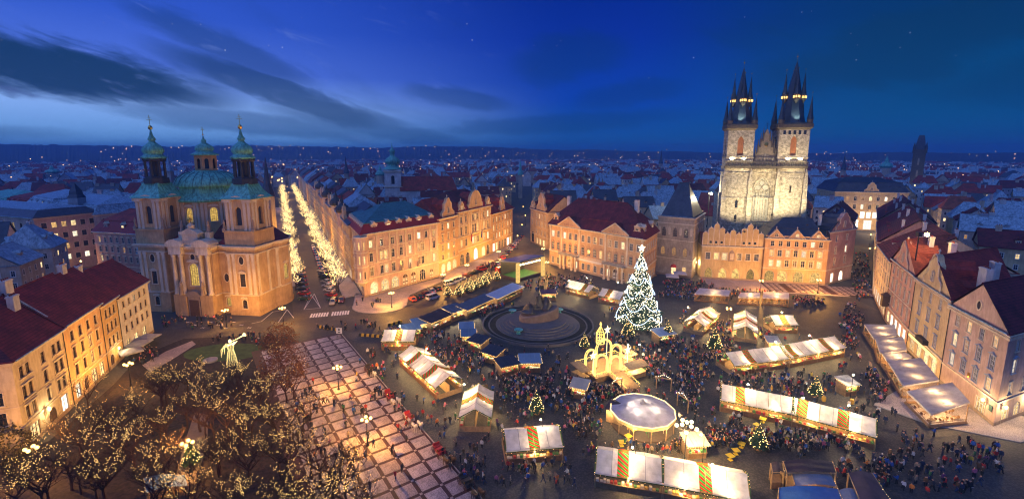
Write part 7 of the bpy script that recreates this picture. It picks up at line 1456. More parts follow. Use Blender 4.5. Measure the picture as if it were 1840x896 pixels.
# ================================================================== figures (skin-modifier bodies)
def skin_mesh(joints,edges,sub=1,root=0,name='figure'):
    me=bpy.data.meshes.new(name); me.from_pydata([j[0] for j in joints],edges,[]); o=bpy.data.objects.new(name,me); COL.objects.link(o)
    o.modifiers.new('s','SKIN'); sv=me.skin_vertices[0].data
    for k,j in enumerate(joints): r=j[1]; sv[k].radius=(r,r) if not isinstance(r,tuple) else r; sv[k].use_root=(k==root)
    if sub: m_=o.modifiers.new('u','SUBSURF'); m_.levels=sub; m_.render_levels=sub
    dg=bpy.context.evaluated_depsgraph_get(); dg.update(); res=bpy.data.meshes.new_from_object(o.evaluated_get(dg)); res.name=name
    bpy.data.objects.remove(o); bpy.data.meshes.remove(me); return res
def figure(step=0.,armL=(.0,.0),armR=(.0,.0),lean=0.,seat=False,sub=1,hood=False):
    """faces -y; step: stride half-length; arm=(swing forward, bend)"""
    J=[((0,0,.92),(.16,.12)),((0,-.01-lean*.3,1.12),(.15,.11)),((0,-lean*.6,1.34),(.19,.13)),((0,-lean*.8,1.47),.075),((0,-.02-lean*.9,1.60),(.095,.11)),((0,-.01-lean,1.72),(.085,.10))]
    Ed=[(0,1),(1,2),(2,3),(3,4),(4,5)]
    for s,(sw,bd) in((-1,armL),(1,armR)):
        i=len(J); sx=s*.21; y0=-lean*.6
        el=(s*.27,y0-math.sin(sw)*.27,1.37-math.cos(sw)*.28); wr=(s*(.27-.10*bd),el[1]-math.sin(sw+bd*1.7)*.25,el[2]-math.cos(sw+bd*1.7)*.25)
        ha=(wr[0],wr[1]-math.sin(sw+bd*1.7)*.10,wr[2]-math.cos(sw+bd*1.7)*.10)
        J+= [((sx,y0,1.40),.075),(el,.060),(wr,.045),(ha,.042)]; Ed+=[(2,i),(i,i+1),(i+1,i+2),(i+2,i+3)]
        k=len(J); f=s*step
        J+= [((s*.10,-.0,.86),.10),((s*.11,-f*.55-.03,.48),.075),((s*.11,-f-(.0 if f>0 else -.06),.09),.05),((s*.12,-f-.15,.05),.045)]; Ed+=[(0,k),(k,k+1),(k+1,k+2),(k+2,k+3)]
    me=skin_mesh(J,Ed,sub,0,'person_body')
    for m_ in range(4): me.materials.append(None)
    for p in me.polygons:
        c=p.center
        if c.z<.90 and abs(c.x)<.21: mi=0 if c.z>.11 else 3
        elif c.z>1.50: mi=3 if (c.z>1.69 or c.y>-lean*.9+.02) else 2
        else: mi=1
        if c.z<1.2 and abs(c.x)>.17:
            for a_ in(9,17):
                h=Vector(J[a_][0]); 
                if (c-h).length<.085: mi=2
        p.material_index=mi; p.use_smooth=True
    return me
POSES=[('standing',figure(.04,(.05,.1),(.0,.1))),('walking',figure(.26,(-.45,.25),(.45,.3),.05)),('striding',figure(.34,(.5,.35),(-.5,.2),.08)),('holding a drink',figure(.03,(.1,.1),(.5,.75))),('taking a photo',figure(.05,(.9,.85),(.9,.85))),('hands in pockets',figure(.06,(-.1,.35),(-.1,.35)))]
def cmat(n,c): return mat('cloth_'+n,c,.85,.15,3.)
COATS=[(n,cmat(n,c)) for n,c in (('black',(.018,.018,.02)),('navy',(.02,.03,.07)),('dark grey',(.05,.05,.055)),('brown',(.08,.045,.025)),('red',(.38,.03,.025)),('blue',(.03,.10,.34)),('white',(.55,.53,.50)),('beige',(.30,.23,.15)),('green',(.04,.13,.05)),('orange',(.5,.16,.03)),('purple',(.13,.04,.16)),('yellow',(.5,.36,.04)),('pink',(.45,.12,.2)))]
CW_=[22,14,14,8,8,6,5,6,4,2,2,2,2]
TRO=[('black',cmat('trouser_black',(.015,.015,.017))),('blue',cmat('jeans',(.03,.05,.11))),('grey',cmat('trouser_grey',(.06,.06,.065))),('brown',cmat('trouser_brown',(.05,.035,.022)))]
SKIN=mat('skin',(.42,.24,.17),.6,.08,4.)
HATS=[('dark hair',cmat('hair_dark',(.02,.014,.01))),('fair hair',cmat('hair_fair',(.18,.11,.05))),('white hat',cmat('hat_white',(.5,.48,.46))),('red hat',cmat('hat_red',(.4,.03,.03))),('grey hat',cmat('hat_grey',(.1,.1,.1)))]
HW_=[10,4,2,1.4,3]
zones=[(1150,690,330,130,230),(1450,720,190,110,110),(860,700,120,110,50),(1180,650,110,42,150),(1000,705,95,38,95),(1095,702,70,18,45),(815,640,65,38,85),(1005,512,65,16,110),(1290,532,110,9,110),(1235,517,50,12,70),(1410,545,70,10,60),(1548,500,16,45,90),(1530,590,22,42,70),(1580,670,22,60,40),(1400,690,120,14,45),(1430,795,150,16,70),(1560,850,60,30,25),(1680,835,125,55,85),(960,835,160,40,60),(1205,800,80,16,45),(690,650,28,30,16),(655,765,110,115,62),(350,582,75,12,34),(440,612,60,8,18),(880,480,14,6,28),(745,605,55,15,45),(905,560,50,12,30),(1090,610,60,10,30),(1130,560,35,10,20),(1060,760,40,25,30),(1300,790,60,20,30),(1300,640,20,20,30),(620,590,70,10,18),(660,548,30,8,8),(1240,700,25,40,60),(1330,600,60,20,60),(930,690,35,25,35),(560,735,30,60,14),(260,640,25,15,14),(860,560,40,10,16)]
ppl=[]
prg=random.Random(21); obst_n=len(OBST)
def free(p,m=.3):
    for x_,y_,r in OBST:
        if (p.x-x_)**2+(p.y-y_)**2<(r+m)**2: return False
    return True
for zx,zy,rx_,ry_,n in zones:
    k=0; tr=0
    while k<n and tr<n*6:
        tr+=1; a=prg.uniform(0,6.283); rr=math.sqrt(prg.random()); p=G(zx+rx_*rr*math.cos(a),zy+ry_*rr*math.sin(a))
        if not free(p): continue
        if any((p-q).length<.55 for q,_ in ppl[-60:]): continue
        ppl.append((p,prg.uniform(0,6.283))); k+=1
        if prg.random()<.45:                   # couples and small groups
            q=p+Vector((prg.uniform(-.9,.9),prg.uniform(-.9,.9)))
            if free(q) and (q-p).length>.5: ppl.append((q,ppl[-1][1]+prg.uniform(-.5,.5)))
ppl.sort(key=lambda t:t[0].length)
LM=[('the round tent',ct,11),('the great fir tree',xt,12),('the bronze monument',hc,22),('the glowing stage',np_,11),('the long front row',G(1200,850),16),('the middle long row',G(1430,740),18),('the farther long row',G(1400,640),16),('the cafe awnings',G(1640,670),20),('the wide white stall',G(955,795),11),('the gabled chevron stall',G(857,745),9),('the diagonal stall',G(770,680),11),('the concert stage',sp,16),('the arcades',G(1370,530),30),('the gothic tower house',G(1215,510),18),('the domed church',G(360,575),28),('the corner house',G(1760,790),20),('the dark covered stalls',G(1480,850),12),('the bank entrance',G(880,475),14),('the shopping lane',G(1548,500),30)]
def near(p,x_):
    if abs(cn.dot(p-ca)-CW/2)<CW/2+1 and 0<cu.dot(p-ca)<L_PROM: return 'on the chequered promenade'
    best=min(LM,key=lambda t:(t[1]-p).length/t[2]); return 'near '+best[0]
L_PROM=(cb-ca).length
WARMED=None
def addp(p,rz,i):
    pose,me=prg.choices(POSES,[4,5,4,2,1,3])[0]; c=prg.choices(COATS,CW_)[0]; t=prg.choices(TRO,[5,4,2,1])[0]; h=prg.choices(HATS,HW_)[0]
    o=O('person',me,None,(p.x,p.y,.03 if 'promenade' in near(p,0) else .005),rz,prg.uniform(.92,1.06))
    for k,m_ in enumerate((t[1],c[1],SKIN,h[1])): o.material_slots[k].link='OBJECT'; o.material_slots[k].material=m_
    tag(o,'%s person in %s coat, %s trousers, %s'%({'standing':'standing','walking':'walking','striding':'striding','holding a drink':'drinking','taking a photo':'photographing','hands in pockets':'waiting'}[pose]+(' '+h[0].replace(' hair','-haired').replace(' hat','-hatted')),c[0],t[0],near(p,0)),'person','people in the square'); return o
for i,(p,rz) in enumerate(ppl[:300]): addp(p,rz,i)
# everyone further off: one crowd
LOW=[figure(.04,(.05,.1),(.0,.1),sub=0),figure(.26,(-.45,.25),(.45,.3),.05,sub=0),figure(.05,(-.1,.35),(.5,.75),sub=0)]
cmats=[m_ for _,m_ in COATS]+[m_ for _,m_ in TRO]+[SKIN]+[m_ for _,m_ in HATS]; cb_=MB()
lowd=[([v.co.copy() for v in me.vertices],[(tuple(p.vertices),p.material_index) for p in me.polygons]) for me in LOW]
for p,rz in ppl[300:]:
    vs,fs=prg.choice(lowd); i0=len(cb_.v); c_,s_=math.cos(rz),math.sin(rz); k=prg.uniform(.92,1.06)
    cb_.v.extend((p.x+k*(v.x*c_-v.y*s_),p.y+k*(v.x*s_+v.y*c_),k*v.z+.01) for v in vs)
    ci=prg.choices(range(13),CW_)[0]; ti=13+prg.choices(range(4),[5,4,2,1])[0]; hi=18+prg.choices(range(5),HW_)[0]; mp=(ti,ci,17,hi)
    for f,m_ in fs: cb_.f.append(tuple(i0+j for j in f)); cb_.m.append(mp[m_])
o=kind(O('crowd',cb_.mesh('crowd',cmats)),'stuff'); o['label']='distant crowd of people in dark winter coats across the square'; o['category']='crowd'
# bronze figures of the monument
for k,(x_,y_,z,s,rz,pi) in enumerate(((.4,.2,4.6,2.9,.3,0),(-2.4,.5,4.5,1.6,1.2,5),(-3.2,-.8,4.3,1.5,-.8,3),(-1.4,-1.2,4.4,1.4,.2,5),(2.2,.8,4.9,1.8,2.2,0),(3.2,-.6,4.9,1.6,-1.6,3))):
    o=O('bronze_figure',POSES[pi][1],HUS,(x_,y_,z),rz,(s*(1.5 if k==0 else 1.3),s*(1.4 if k==0 else 1.3),s))
    for q in range(4): o.material_slots[q].link='OBJECT'; o.material_slots[q].material=BRZ
lump(.4,.3,4.4,1.6,4.6,7.7,BRZ,'bronze_robe',.8,.8); lump(2.6,.2,4.6,1.8,3.6,5.2,BRZ,'bronze_group'); lump(-2.6,0,4.2,1.9,2.6,9.4,BRZ,'bronze_group')
# ================================================================== horses and carriages
def horse():
    J=[((0,.62,1.25),(.25,.27)),((0,.1,1.22),(.27,.30)),((0,-.5,1.28),(.24,.30)),((0,-.82,1.58),(.13,.2)),((0,-1.05,1.92),(.10,.14)),((0,-1.28,1.84),(.085,.1)),((0,-1.50,1.66),(.06,.075)),((0,.9,1.28),(.12,.14)),((0,1.02,1.0),.05),((0,1.06,.62),.06)]
    E_=[(0,1),(1,2),(2,3),(3,4),(4,5),(5,6),(0,7),(7,8),(8,9)]
    for s in(-1,1):
        i=len(J); J+=[((s*.15,-.55,.98),.11),((s*.15,-.55,.55),.06),((s*.15,-.53,.12),.045),((s*.15,-.58,.05),.065)]; E_+=[(2,i),(i,i+1),(i+1,i+2),(i+2,i+3)]
        i=len(J); J+=[((s*.16,.60,.92),.14),((s*.16,.78,.52),.065),((s*.16,.70,.12),.048),((s*.16,.64,.05),.065)]; E_+=[(0,i),(i,i+1),(i+1,i+2),(i+2,i+3)]
        i=len(J); J+=[((s*.06,-1.0,2.08),.025)]; E_+=[(4,i)]
    me=skin_mesh(J,E_,1,1,'horse_body'); me.materials.append(None); me.polygons.foreach_set('use_smooth',[True]*len(me.polygons)); return me
HORSE=horse(); HWH=mat('white_horse_coat',(.52,.49,.45),.7,.12,3.); HBR=mat('bay_horse_coat',(.09,.045,.02),.6,.2,3.); HBK=mat('black_horse_coat',(.02,.017,.015),.5,.2,3.)
hm=MB(); hm.tube([(-.02,-.2,1.56),(-.34,-.2,1.2),(0,-.2,.94),(.34,-.2,1.2),(.02,-.2,1.56)],.035,4); hm.tube([(.33,-.4,1.2),(.42,1.3,1.0)],.03,4); hm.tube([(-.33,-.4,1.2),(-.42,1.3,1.0)],.03,4); HARN=hm.mesh('harness',mat('harness_leather',(.03,.015,.01),.5,.2))
def put_horse(p,rz,m,label):
    o=O('horse',HORSE,None,(p.x,p.y,.01),rz); o.material_slots[0].link='OBJECT'; o.material_slots[0].material=m; tag(o,label,'horse','carriage horses'); O('harness',HARN,o); return o
def wheel_mesh(r):
    b=MB(); N=14; b.tube([(0,r*math.cos(2*math.pi*k/N),r*math.sin(2*math.pi*k/N)) for k in range(N+1)],.045,5); b.lathe([(.08,-.09),(.08,.09)],8); 
    for k in range(8): a=2*math.pi*k/8; b.tube([(0,0,0),(0,r*math.cos(a),r*math.sin(a))],.025,4)
    return b.mesh('wheel',mat('wheel_paint',(.08,.02,.015),.5,.2))
WHB,WHS=wheel_mesh(.55),wheel_mesh(.42)
def carriage(p,rz,col,seat,label):
    root=E('horse_carriage',(p.x,p.y,0),label,'carriage','horse-drawn carriages',rz)
    b=MB(); pr=[(-1.3,.75),(-1.2,.55),(.9,.55),(1.35,.8),(1.45,1.35),(1.25,1.4),(1.1,1.0),(.3,.95),(.2,1.15),(-.55,1.15),(-.6,.95),(-1.1,1.0)]
    b.loft([[(-.6,y_,z_) for y_,z_ in pr],[(.6,y_,z_) for y_,z_ in pr]]); O('body',b.mesh('body',col),root)
    b=MB(); b.box(-.52,.52,.5,1.1,.98,1.14); b.box(-.52,.52,1.08,1.25,1.14,1.55); b.box(-.52,.52,-.5,.15,1.16,1.26); O('seat',b.mesh('seat',seat),root)
    b=MB(); b.box(-.45,.45,-1.5,-1.05,1.35,1.45); b.box(-.45,.45,-1.1,-1.02,1.45,1.75); b.tube([(-.35,-1.3,.7),(-.35,-1.3,1.35)],.04,4); b.tube([(.35,-1.3,.7),(.35,-1.3,1.35)],.04,4); O('driver_seat',b.mesh('driver_seat',seat),root)
    for y_,m_,r in((.85,WHB,.55),(-1.0,WHS,.42)):
        for s in(-1,1): O('wheel',m_,root,(s*.78,y_,r+.05))
    b=MB(); b.tube([(-.7,.85,.58),(.7,.85,.58)],.05,5); b.tube([(-.7,-1.,.46),(.7,-1.,.46)],.05,5); b.tube([(0,-1.2,.6),(0,-3.6,.9)],.05,5); O('axle_and_pole',b.mesh('axle_and_pole',WOOD),root)
    for s in(-1,1): b=MB(); b.lathe([(.03,0),(.1,.08),(.1,.25),(.03,.33)],6); O('carriage_lamp',b.mesh('carriage_lamp',MATS['warm_bulb'] if False else GOLD),root,(s*.7,-.7,1.1))
RC=mat('carriage_red',(.30,.02,.015),.35,.1,1.,spec=.6); WCg=mat('carriage_white',(.5,.47,.42),.35,.1,1.,spec=.6); BC=mat('carriage_black',(.02,.02,.022),.3,.1,1.,spec=.6); RS=mat('red_leather',(.36,.03,.03),.5,.1); BS=mat('dark_leather',(.04,.03,.025),.5,.1)
cd=(cb-ca).normalized(); crz=math.atan2(cd.y,cd.x)+math.pi/2; sdv=-cn
for k,(x_,y_,col,seat,hc_,lab,hl) in enumerate(((664,668,BC,BS,(HWH,),'black carriage at the head of the rank by the promenade','white'),(700,715,RC,RS,(HWH,HWH),'red carriage second in the rank by the promenade','white'),(736,756,WCg,RS,(HWH,HWH),'white carriage third in the rank by the promenade','white'),(790,815,RC,RS,(HBR,HBR),'dark red carriage fourth in the rank by the promenade','bay'),(838,872,BC,BS,(HBK,HBR),'black carriage last in the rank by the promenade','dark'))):
    p=G(x_,y_); carriage(p,crz,col,seat,lab); OBST.append((p.x,p.y,2))
    for j,m_ in enumerate(hc_):
        q=p+cd*3.6+sdv*(.55*(1 if j else -1) if len(hc_)>1 else 0); put_horse(q,crz,m_,'%s horse harnessed to the %s carriage%s'%({HWH.name:'white',HBR.name:'bay',HBK.name:'black'}[m_.name],('front','second','third','fourth','last')[k],'' if len(hc_)==1 else (', stall side' if j else ', promenade side')))
    o=O('person',POSES[0][1],None,(p.x-cd.x*-1.3,p.y-cd.y*-1.3,.62),crz,.9)
    for q_,m_ in enumerate((TRO[0][1],COATS[0][1] if k%2 else COATS[3][1],SKIN,HATS[0][1])): o.material_slots[q_].link='OBJECT'; o.material_slots[q_].material=m_
    tag(o,'coachman in dark coat up on the %s carriage'%('front','second','third','fourth','last')[k],'person','coachmen')
# ================================================================== vehicles
TYRE=mat('tyre_rubber',(.02,.02,.02),.8,.1); RIM=mat('alloy_rim',(.3,.3,.32),.35,.1,metal=.8); HEADL=mat('headlight_glass',(.5,.5,.52),.15,.05,spec=.8); TAILL=emit('tail_lamp',(1,.03,.01),1.2); CGL=mat('car_glass',(.02,.025,.03),.08,.1,spec=.9)
def car_proto(kind_):
    L_,w,prof,cab=dict(car=(4.3,.88,[(-2.15,.35),(-2.1,.75),(-1.9,.9),(1.0,.95),(2.0,.82),(2.15,.6),(2.15,.3),(-2.1,.28)],[(-1.75,.9),(-1.2,1.42),(.35,1.45),(1.1,.94)]),van=(4.9,.95,[(-2.45,.35),(-2.45,1.15),(1.6,1.15),(2.35,.95),(2.45,.6),(2.45,.3),(-2.4,.28)],[(-2.4,1.1),(-2.35,1.95),(1.0,2.0),(1.8,1.12)]),old=(4.4,.85,[(-2.1,.45),(-2.0,.85),(-.3,.9),(.2,.95),(1.9,.95),(2.1,.6),(2.1,.4),(-2.0,.35)],[(-1.6,.85),(-1.4,1.6),(.1,1.62),(.3,.92)]))[kind_]
    root=E({'car':'parked_car','van':'parked_van','old':'vintage_car'}[kind_],(0,0,0),'','car' if kind_!='van' else 'van')
    b=MB(); ys=[-w,-w*.96,w*.96,w]
    b.loft([[(x_,-w*.94,z_) for x_,z_ in prof],[(x_,-w,z_*.98+.02) for x_,z_ in prof],[(x_,w,z_*.98+.02) for x_,z_ in prof],[(x_,w*.94,z_) for x_,z_ in prof]]); me=b.mesh('body',[None]); O('body',me,root)
    (x0,z0),(x1,z1),(x2,z2),(x3,z3)=cab; i=.80
    b=MB(); b.loft([[(x0,-w*.93,z0),(x3,-w*.93,z3),(x3,w*.93,z3),(x0,w*.93,z0)],[(x1,-w*i,z1),(x2,-w*i,z2),(x2,w*i,z2),(x1,w*i,z1)]]); O('windows',b.mesh('windows',CGL),root)
    b=MB(); b.loft([[(x1-.03,-w*i-.02,z1-.02),(x2+.03,-w*i-.02,z2-.02),(x2+.03,w*i+.02,z2-.02),(x1-.03,w*i+.02,z1-.02)],[(x1+.1,-w*i*.92,z1+.06),(x2-.1,-w*i*.92,z2+.06),(x2-.1,w*i*.92,z2+.06),(x1+.1,w*i*.92,z1+.06)]])
    for s in(-1,1):
        xm=(x1+x2)/2; b.tube([(xm,s*w*.94,z0),(xm,s*(w*i+.01),z1)],.05,4); b.tube([(x3,s*w*.93,z3),(x2,s*w*i,z2)],.05,4); b.tube([(x0,s*w*.93,z0),(x1,s*w*i,z1)],.06,4)
    O('roof',b.mesh('roof',[None]),root)
    wb=MB(); wb.lathe([(.22,-.11),(.32,-.09),(.32,.09),(.22,.11)],12,m=0); wb.lathe([(.2,-.115),(.2,.115)],8,m=1); wb.xf(Matrix.Rotation(math.pi/2,4,'X')); wm=wb.mesh('wheel',[TYRE,RIM])
    for fx in(-.64,.64):
        for s in(-1,1): O('wheel',wm,root,(fx*L_/2,s*(w-.06),.32))
    hb_=MB(); hb_.box(-.04,.04,-.16,.16,-.08,.08); h1,h2=hb_.mesh('headlight',HEADL),hb_.mesh('tail_light',TAILL)
    for s in(-1,1): O('headlight',h1,root,(L_/2-.02,s*w*.68,.66)); O('tail_light',h2,root,(-L_/2+.04,s*w*.72,.72))
    return root
CARP={k:car_proto(k) for k in('car','van','old')}; CFIRST={k:True for k in CARP}
CARC=[('black',(.012,.012,.014)),('silver',(.36,.37,.39)),('white',(.58,.58,.57)),('dark blue',(.015,.03,.10)),('grey',(.13,.13,.14)),('red',(.36,.02,.015)),('dark green',(.02,.06,.04))]
CARM={n:mat('car_paint_'+n.replace(' ','_'),c,.25,.05,1.,spec=.7) for n,c in CARC}; CARM['cream']=mat('car_paint_cream',(.5,.42,.26),.25,.05,1.,spec=.7); CARM['orange']=mat('car_paint_orange',(.55,.10,.02),.25,.05,1.,spec=.7); CARM['maroon']=mat('car_paint_maroon',(.13,.015,.015),.25,.05,1.,spec=.7)
def car(p,rz,kd,colr,where):
    o=CARP[kd] if CFIRST[kd] else copy_tree(CARP[kd]); CFIRST[kd]=False
    o.location=(p.x,p.y,.02); o.rotation_euler=(0,0,rz); o['label']='%s %s %s'%(colr,{'car':'car parked','van':'van parked','old':'open-topped vintage car waiting'}[kd],where); o['category']={'van':'van'}.get(kd,'car'); o['group']='parked vehicles'
    for ch in o.children:
        if ch.name.split('.')[0] in('body','roof'): ch.material_slots[0].link='OBJECT'; ch.material_slots[0].material=CARM[colr]
    OBST.append((p.x,p.y,2.2)); return o
crg=random.Random(5); cn_=[n for n,_ in CARC]
for s,nm in((-3.0,'church'),(5.6,'palace')):
    for k in range(17):
        t=14+k*6.4+(0 if s>0 else 6); car(st(t,s),math.atan2(SD.y,SD.x)+crg.uniform(-.05,.05)+(.9 if k<9 and s<0 else (0.7 if s>0 and k<8 else 0)),'car' if crg.random()<.88 else 'van',crg.choice(cn_),'on the %s side of the light-strung street'%nm)
car(G(598,546),math.atan2(SD.y,SD.x)+2.9,'old','cream','at the zebra crossing'); car(G(614,542),math.atan2(SD.y,SD.x)+2.9,'old','maroon','beside the cream one at the zebra crossing')
row=[('orange','car'),('black','car'),('maroon','car'),('silver','car'),('black','car')]
for k,(c_,kd) in enumerate(row): car(lerp(G(741,540),G(786,520),k/4),.95+1.2,kd,c_,'before the teal roofed palace')
row=[('white','van'),('white','van'),('white','car'),('maroon','car'),('black','car'),('black','car'),('red','van')]
for k,(c_,kd) in enumerate(row): car(lerp(G(808,512),G(866,486),k/6),.95-.2,kd,c_,'before the bank row, %s from the corner'%ordn[k])
for k in range(12): car(lerp(G(893,476),G(937,425),k/11),.95+1.0,'car',crg.choice(cn_),'in the echelon row at the bend, %s along'%ordn[k])
car(G(778,537),.85,'van','white','beside the brown roofed hut on the road')
for k in range(14): car(lerp(G(160,495),G(80,430),k/13)+Vector((crg.uniform(-2,2),0)),2.2,'car',crg.choice(cn_),'on the avenue at the far left, %s from the front'%ordn[k])
# red tour bus near the stage
p=G(903,489); BUS=E('tour_bus',(p.x,p.y,0),'small red tour bus behind the concert stage','bus',rz=.9); b=MB(); b.loft([[(-3.6,y_,z_) for y_,z_ in((-1.1,.4),(1.1,.4),(1.1,2.5),(.9,2.75),(-.9,2.75),(-1.1,2.5))],[(3.6,y_,z_) for y_,z_ in((-1.1,.4),(1.1,.4),(1.1,2.5),(.9,2.75),(-.9,2.75),(-1.1,2.5))]]); O('body',b.mesh('body',CARM['red']),BUS)
for s in(-1,1):
    for k in range(5): b=MB(); b.box(-.55,.55,-.02,.02,0,.85); O('window',b.mesh('window',CGL),BUS,(-2.7+k*1.35,s*1.115,1.45))
wm=[o.data for o in CARP['car'].children if o.name.startswith('wheel')][0]
for fx in(-2.3,2.3):
    for s in(-1,1): O('wheel',wm,BUS,(fx,s*1.0,.42),0,1.3)
# litter bins / barrels and café tables among the stalls
b=MB(); b.lathe([(.34,0),(.42,.5),(.34,1.0)],10); BARM=b.mesh('barrel_table',mat('yellow_barrel',(.5,.28,.04),.6,.15)); BARW=mat('x',(.1,.1,.1)) if False else None
yb=MB(); yb.box(-.55,.55,-.55,.55,.72,.8); yb.box(-.06,.06,-.06,.06,0,.72); yb.box(-.35,.35,-.35,.35,0,.04); YT=yb.mesh('table',mat('yellow_table',(.6,.42,.03),.6,.1))
for k,(x_,y_) in enumerate(((1117,800),(1129,789),(1138,777),(1338,792),(1350,778),(1360,769),(1370,758),(1312,825),(1322,815),(1332,803))):
    p=G(x_,y_); o=O('yellow_table',YT,None,p,rnd.uniform(0,1)); tag(o,'small square yellow standing table in the market aisle','table','yellow standing tables')
for k in range(16):
    z_=((930,700),(950,720),(1000,735),(1040,745),(1385,700),(1440,800),(1500,760),(1540,700),(1480,720),(800,640),(790,660),(820,655),(1240,640),(1260,660),(1410,700),(1530,725))[k]; p=G(*z_)
    if free(p,.4): o=O('barrel_table',BARM,None,p); tag(o,'wooden barrel table standing among the market visitors','table','barrel tables')
# ================================================================== the city behind
OCC=set(); CELL=6.
def inpoly(p,poly):
    c=False; n=len(poly); j=n-1
    for i in range(n):
        a,b_=poly[i],poly[j]
        if (a[1]>p[1])!=(b_[1]>p[1]) and p[0]<(b_[0]-a[0])*(p[1]-a[1])/(b_[1]-a[1])+a[0]: c=not c
        j=i
    return c
def cells(poly):
    xs=[p[0] for p in poly]; ys=[p[1] for p in poly]; res=set()
    for i in range(int(min(xs)//3),int(max(xs)//3)+2):
        for j in range(int(min(ys)//3),int(max(ys)//3)+2):
            if inpoly((i*3.,j*3.),poly): res.add((int(i*3.//CELL),int(j*3.//CELL)))
    for p in poly: res.add((int(p[0]//CELL),int(p[1]//CELL)))
    return res
for o in list(COL.objects):
    if o.parent is None and 'q' in o.keys():
        OCC|=cells([(o.location.x+p.x,o.location.y+p.y) for p in qof(o)])
for poly in ([(-125,135),(-70,135),(-62,175),(-115,180)],[(80,185),(130,175),(150,245),(100,262)],[(-95,320),(-70,320),(-36,345),(-95,345)],[(408,470),(428,470),(428,490),(408,490)],
   [st(-20,-15),st(-20,16),st(760,16),st(760,-15)],[(-4,250),(12,250),(25,700),(8,700)],[Vector((128,175)),Vector((150,165)),Vector((240,290)),Vector((225,300))],[G(190,510),G(130,500),G(60,420),G(110,420)],
   [(-105,0),(-105,128),(-76,136),(-50,155),(-28,188),(3,258),(14,250),(20,208),(50,170),(75,182),(120,172),(137,182),(112,134),(90,80),(90,0)]): OCC|=cells([(p[0],p[1]) for p in poly])
grg=random.Random(31)
WALLS=[('cream','cream'),('grey','dusk'),('pale pink','rose'),('white','white'),('buff','buff'),('peach','peach')]
ROOFS=[('red tiled',TILE),('dark red tiled',TILED),('brown tiled',TILEB),('blue-grey zinc',ZINC),('slate',SLATE)]; RW=[22,16,8,40,14]  # weights lean to zinc, putting blue dusk light into the far roof colours
cand=[]
for az0,az1,rot in((-75,-11,26.6),(-11,21,6),(21,75,-38)):
    cr,sr=math.cos(R_(rot)),math.sin(R_(rot)); 
    for i in range(-90,91):
        for j in range(0,130):
            u=i*19.5+grg.uniform(-1.5,1.5); v=j*19.+grg.uniform(-1.5,1.5)+(8 if i%2 else 0)
            x_,y_=u*cr-v*sr,u*sr+v*cr; a=math.degrees(math.atan2(x_,y_)); 
            if not(az0<=a<az1) or y_<30: continue
            d=math.hypot(x_,y_)
            if d>1900 or d<95: continue
            if d>700 and grg.random()<.35: continue
            px,py,fw=PX(x_,y_,18)
            if not(-70<px<1910) or fw<40: continue
            cand.append((d,x_,y_,R_(rot)+grg.choice((0,0,math.pi/2))+grg.uniform(-.06,.06),px))
cand.sort(); houses=[]
for d,x_,y_,rz,px in cand:
    big=grg.random()<.12; w=grg.uniform(13,19)*(1.7 if big else 1); dp=grg.uniform(11,15)*(1.3 if big else 1); c_,s_=math.cos(rz),math.sin(rz); loc=[(-w/2,-dp/2),(w/2,-dp/2),(w/2,dp/2),(-w/2,dp/2)]
    poly=[(x_+a*c_-b_*s_,y_+a*s_+b_*c_) for a,b_ in loc]
    if d<760:
        cs=cells(poly)
        if cs&OCC: continue
        OCC|=cs
    houses.append((d,x_,y_,rz,px,w,dp,loc))
mw=MB(); mw.box(-.62,.62,-.10,.04,-.12,0,0); ring(mw,outline(1.,1.7,0,.07),outline(1.,1.7,0,-.12),-.07,.02,0); mw.box(-.03,.03,-.05,.01,.07,1.63,0); mw.box(-.43,.43,-.045,.01,1.0,1.06,0); mw.face([(x_,-.012,z_) for x_,z_ in outline(1.,1.7,0,.03)],1)
MWD=mw.mesh('window',[WHITEW,GLASS]); MWL=mw.mesh('window',[WHITEW,LIT[1]]); MWL2=mw.mesh('window',[WHITEW,LIT[2]])
def where(px,d):
    for x1,n in((120,'at the far left'),(240,'left of the domed church'),(480,'behind the domed church'),(640,'beyond the light-strung street'),(800,'behind the teal roofed palace'),(930,'behind the bank row'),(1080,'behind the rococo palace'),(1290,'behind the gothic tower house'),(1450,'behind the twin spires'),(1600,'behind the department store'),(1700,'behind the salmon house'),(9999,'behind the corner house')):
        if px<x1: return n
distn=lambda d:'nearby' if d<230 else 'middle-distance' if d<330 else 'remote'
def topright(q): return q
nh=0
mass=MB(); MM=[plaster['white'],plaster['dusk'],plaster['buff'],TILE,TILED,ZINC,SLATE,TILEB]; gl_=MB()
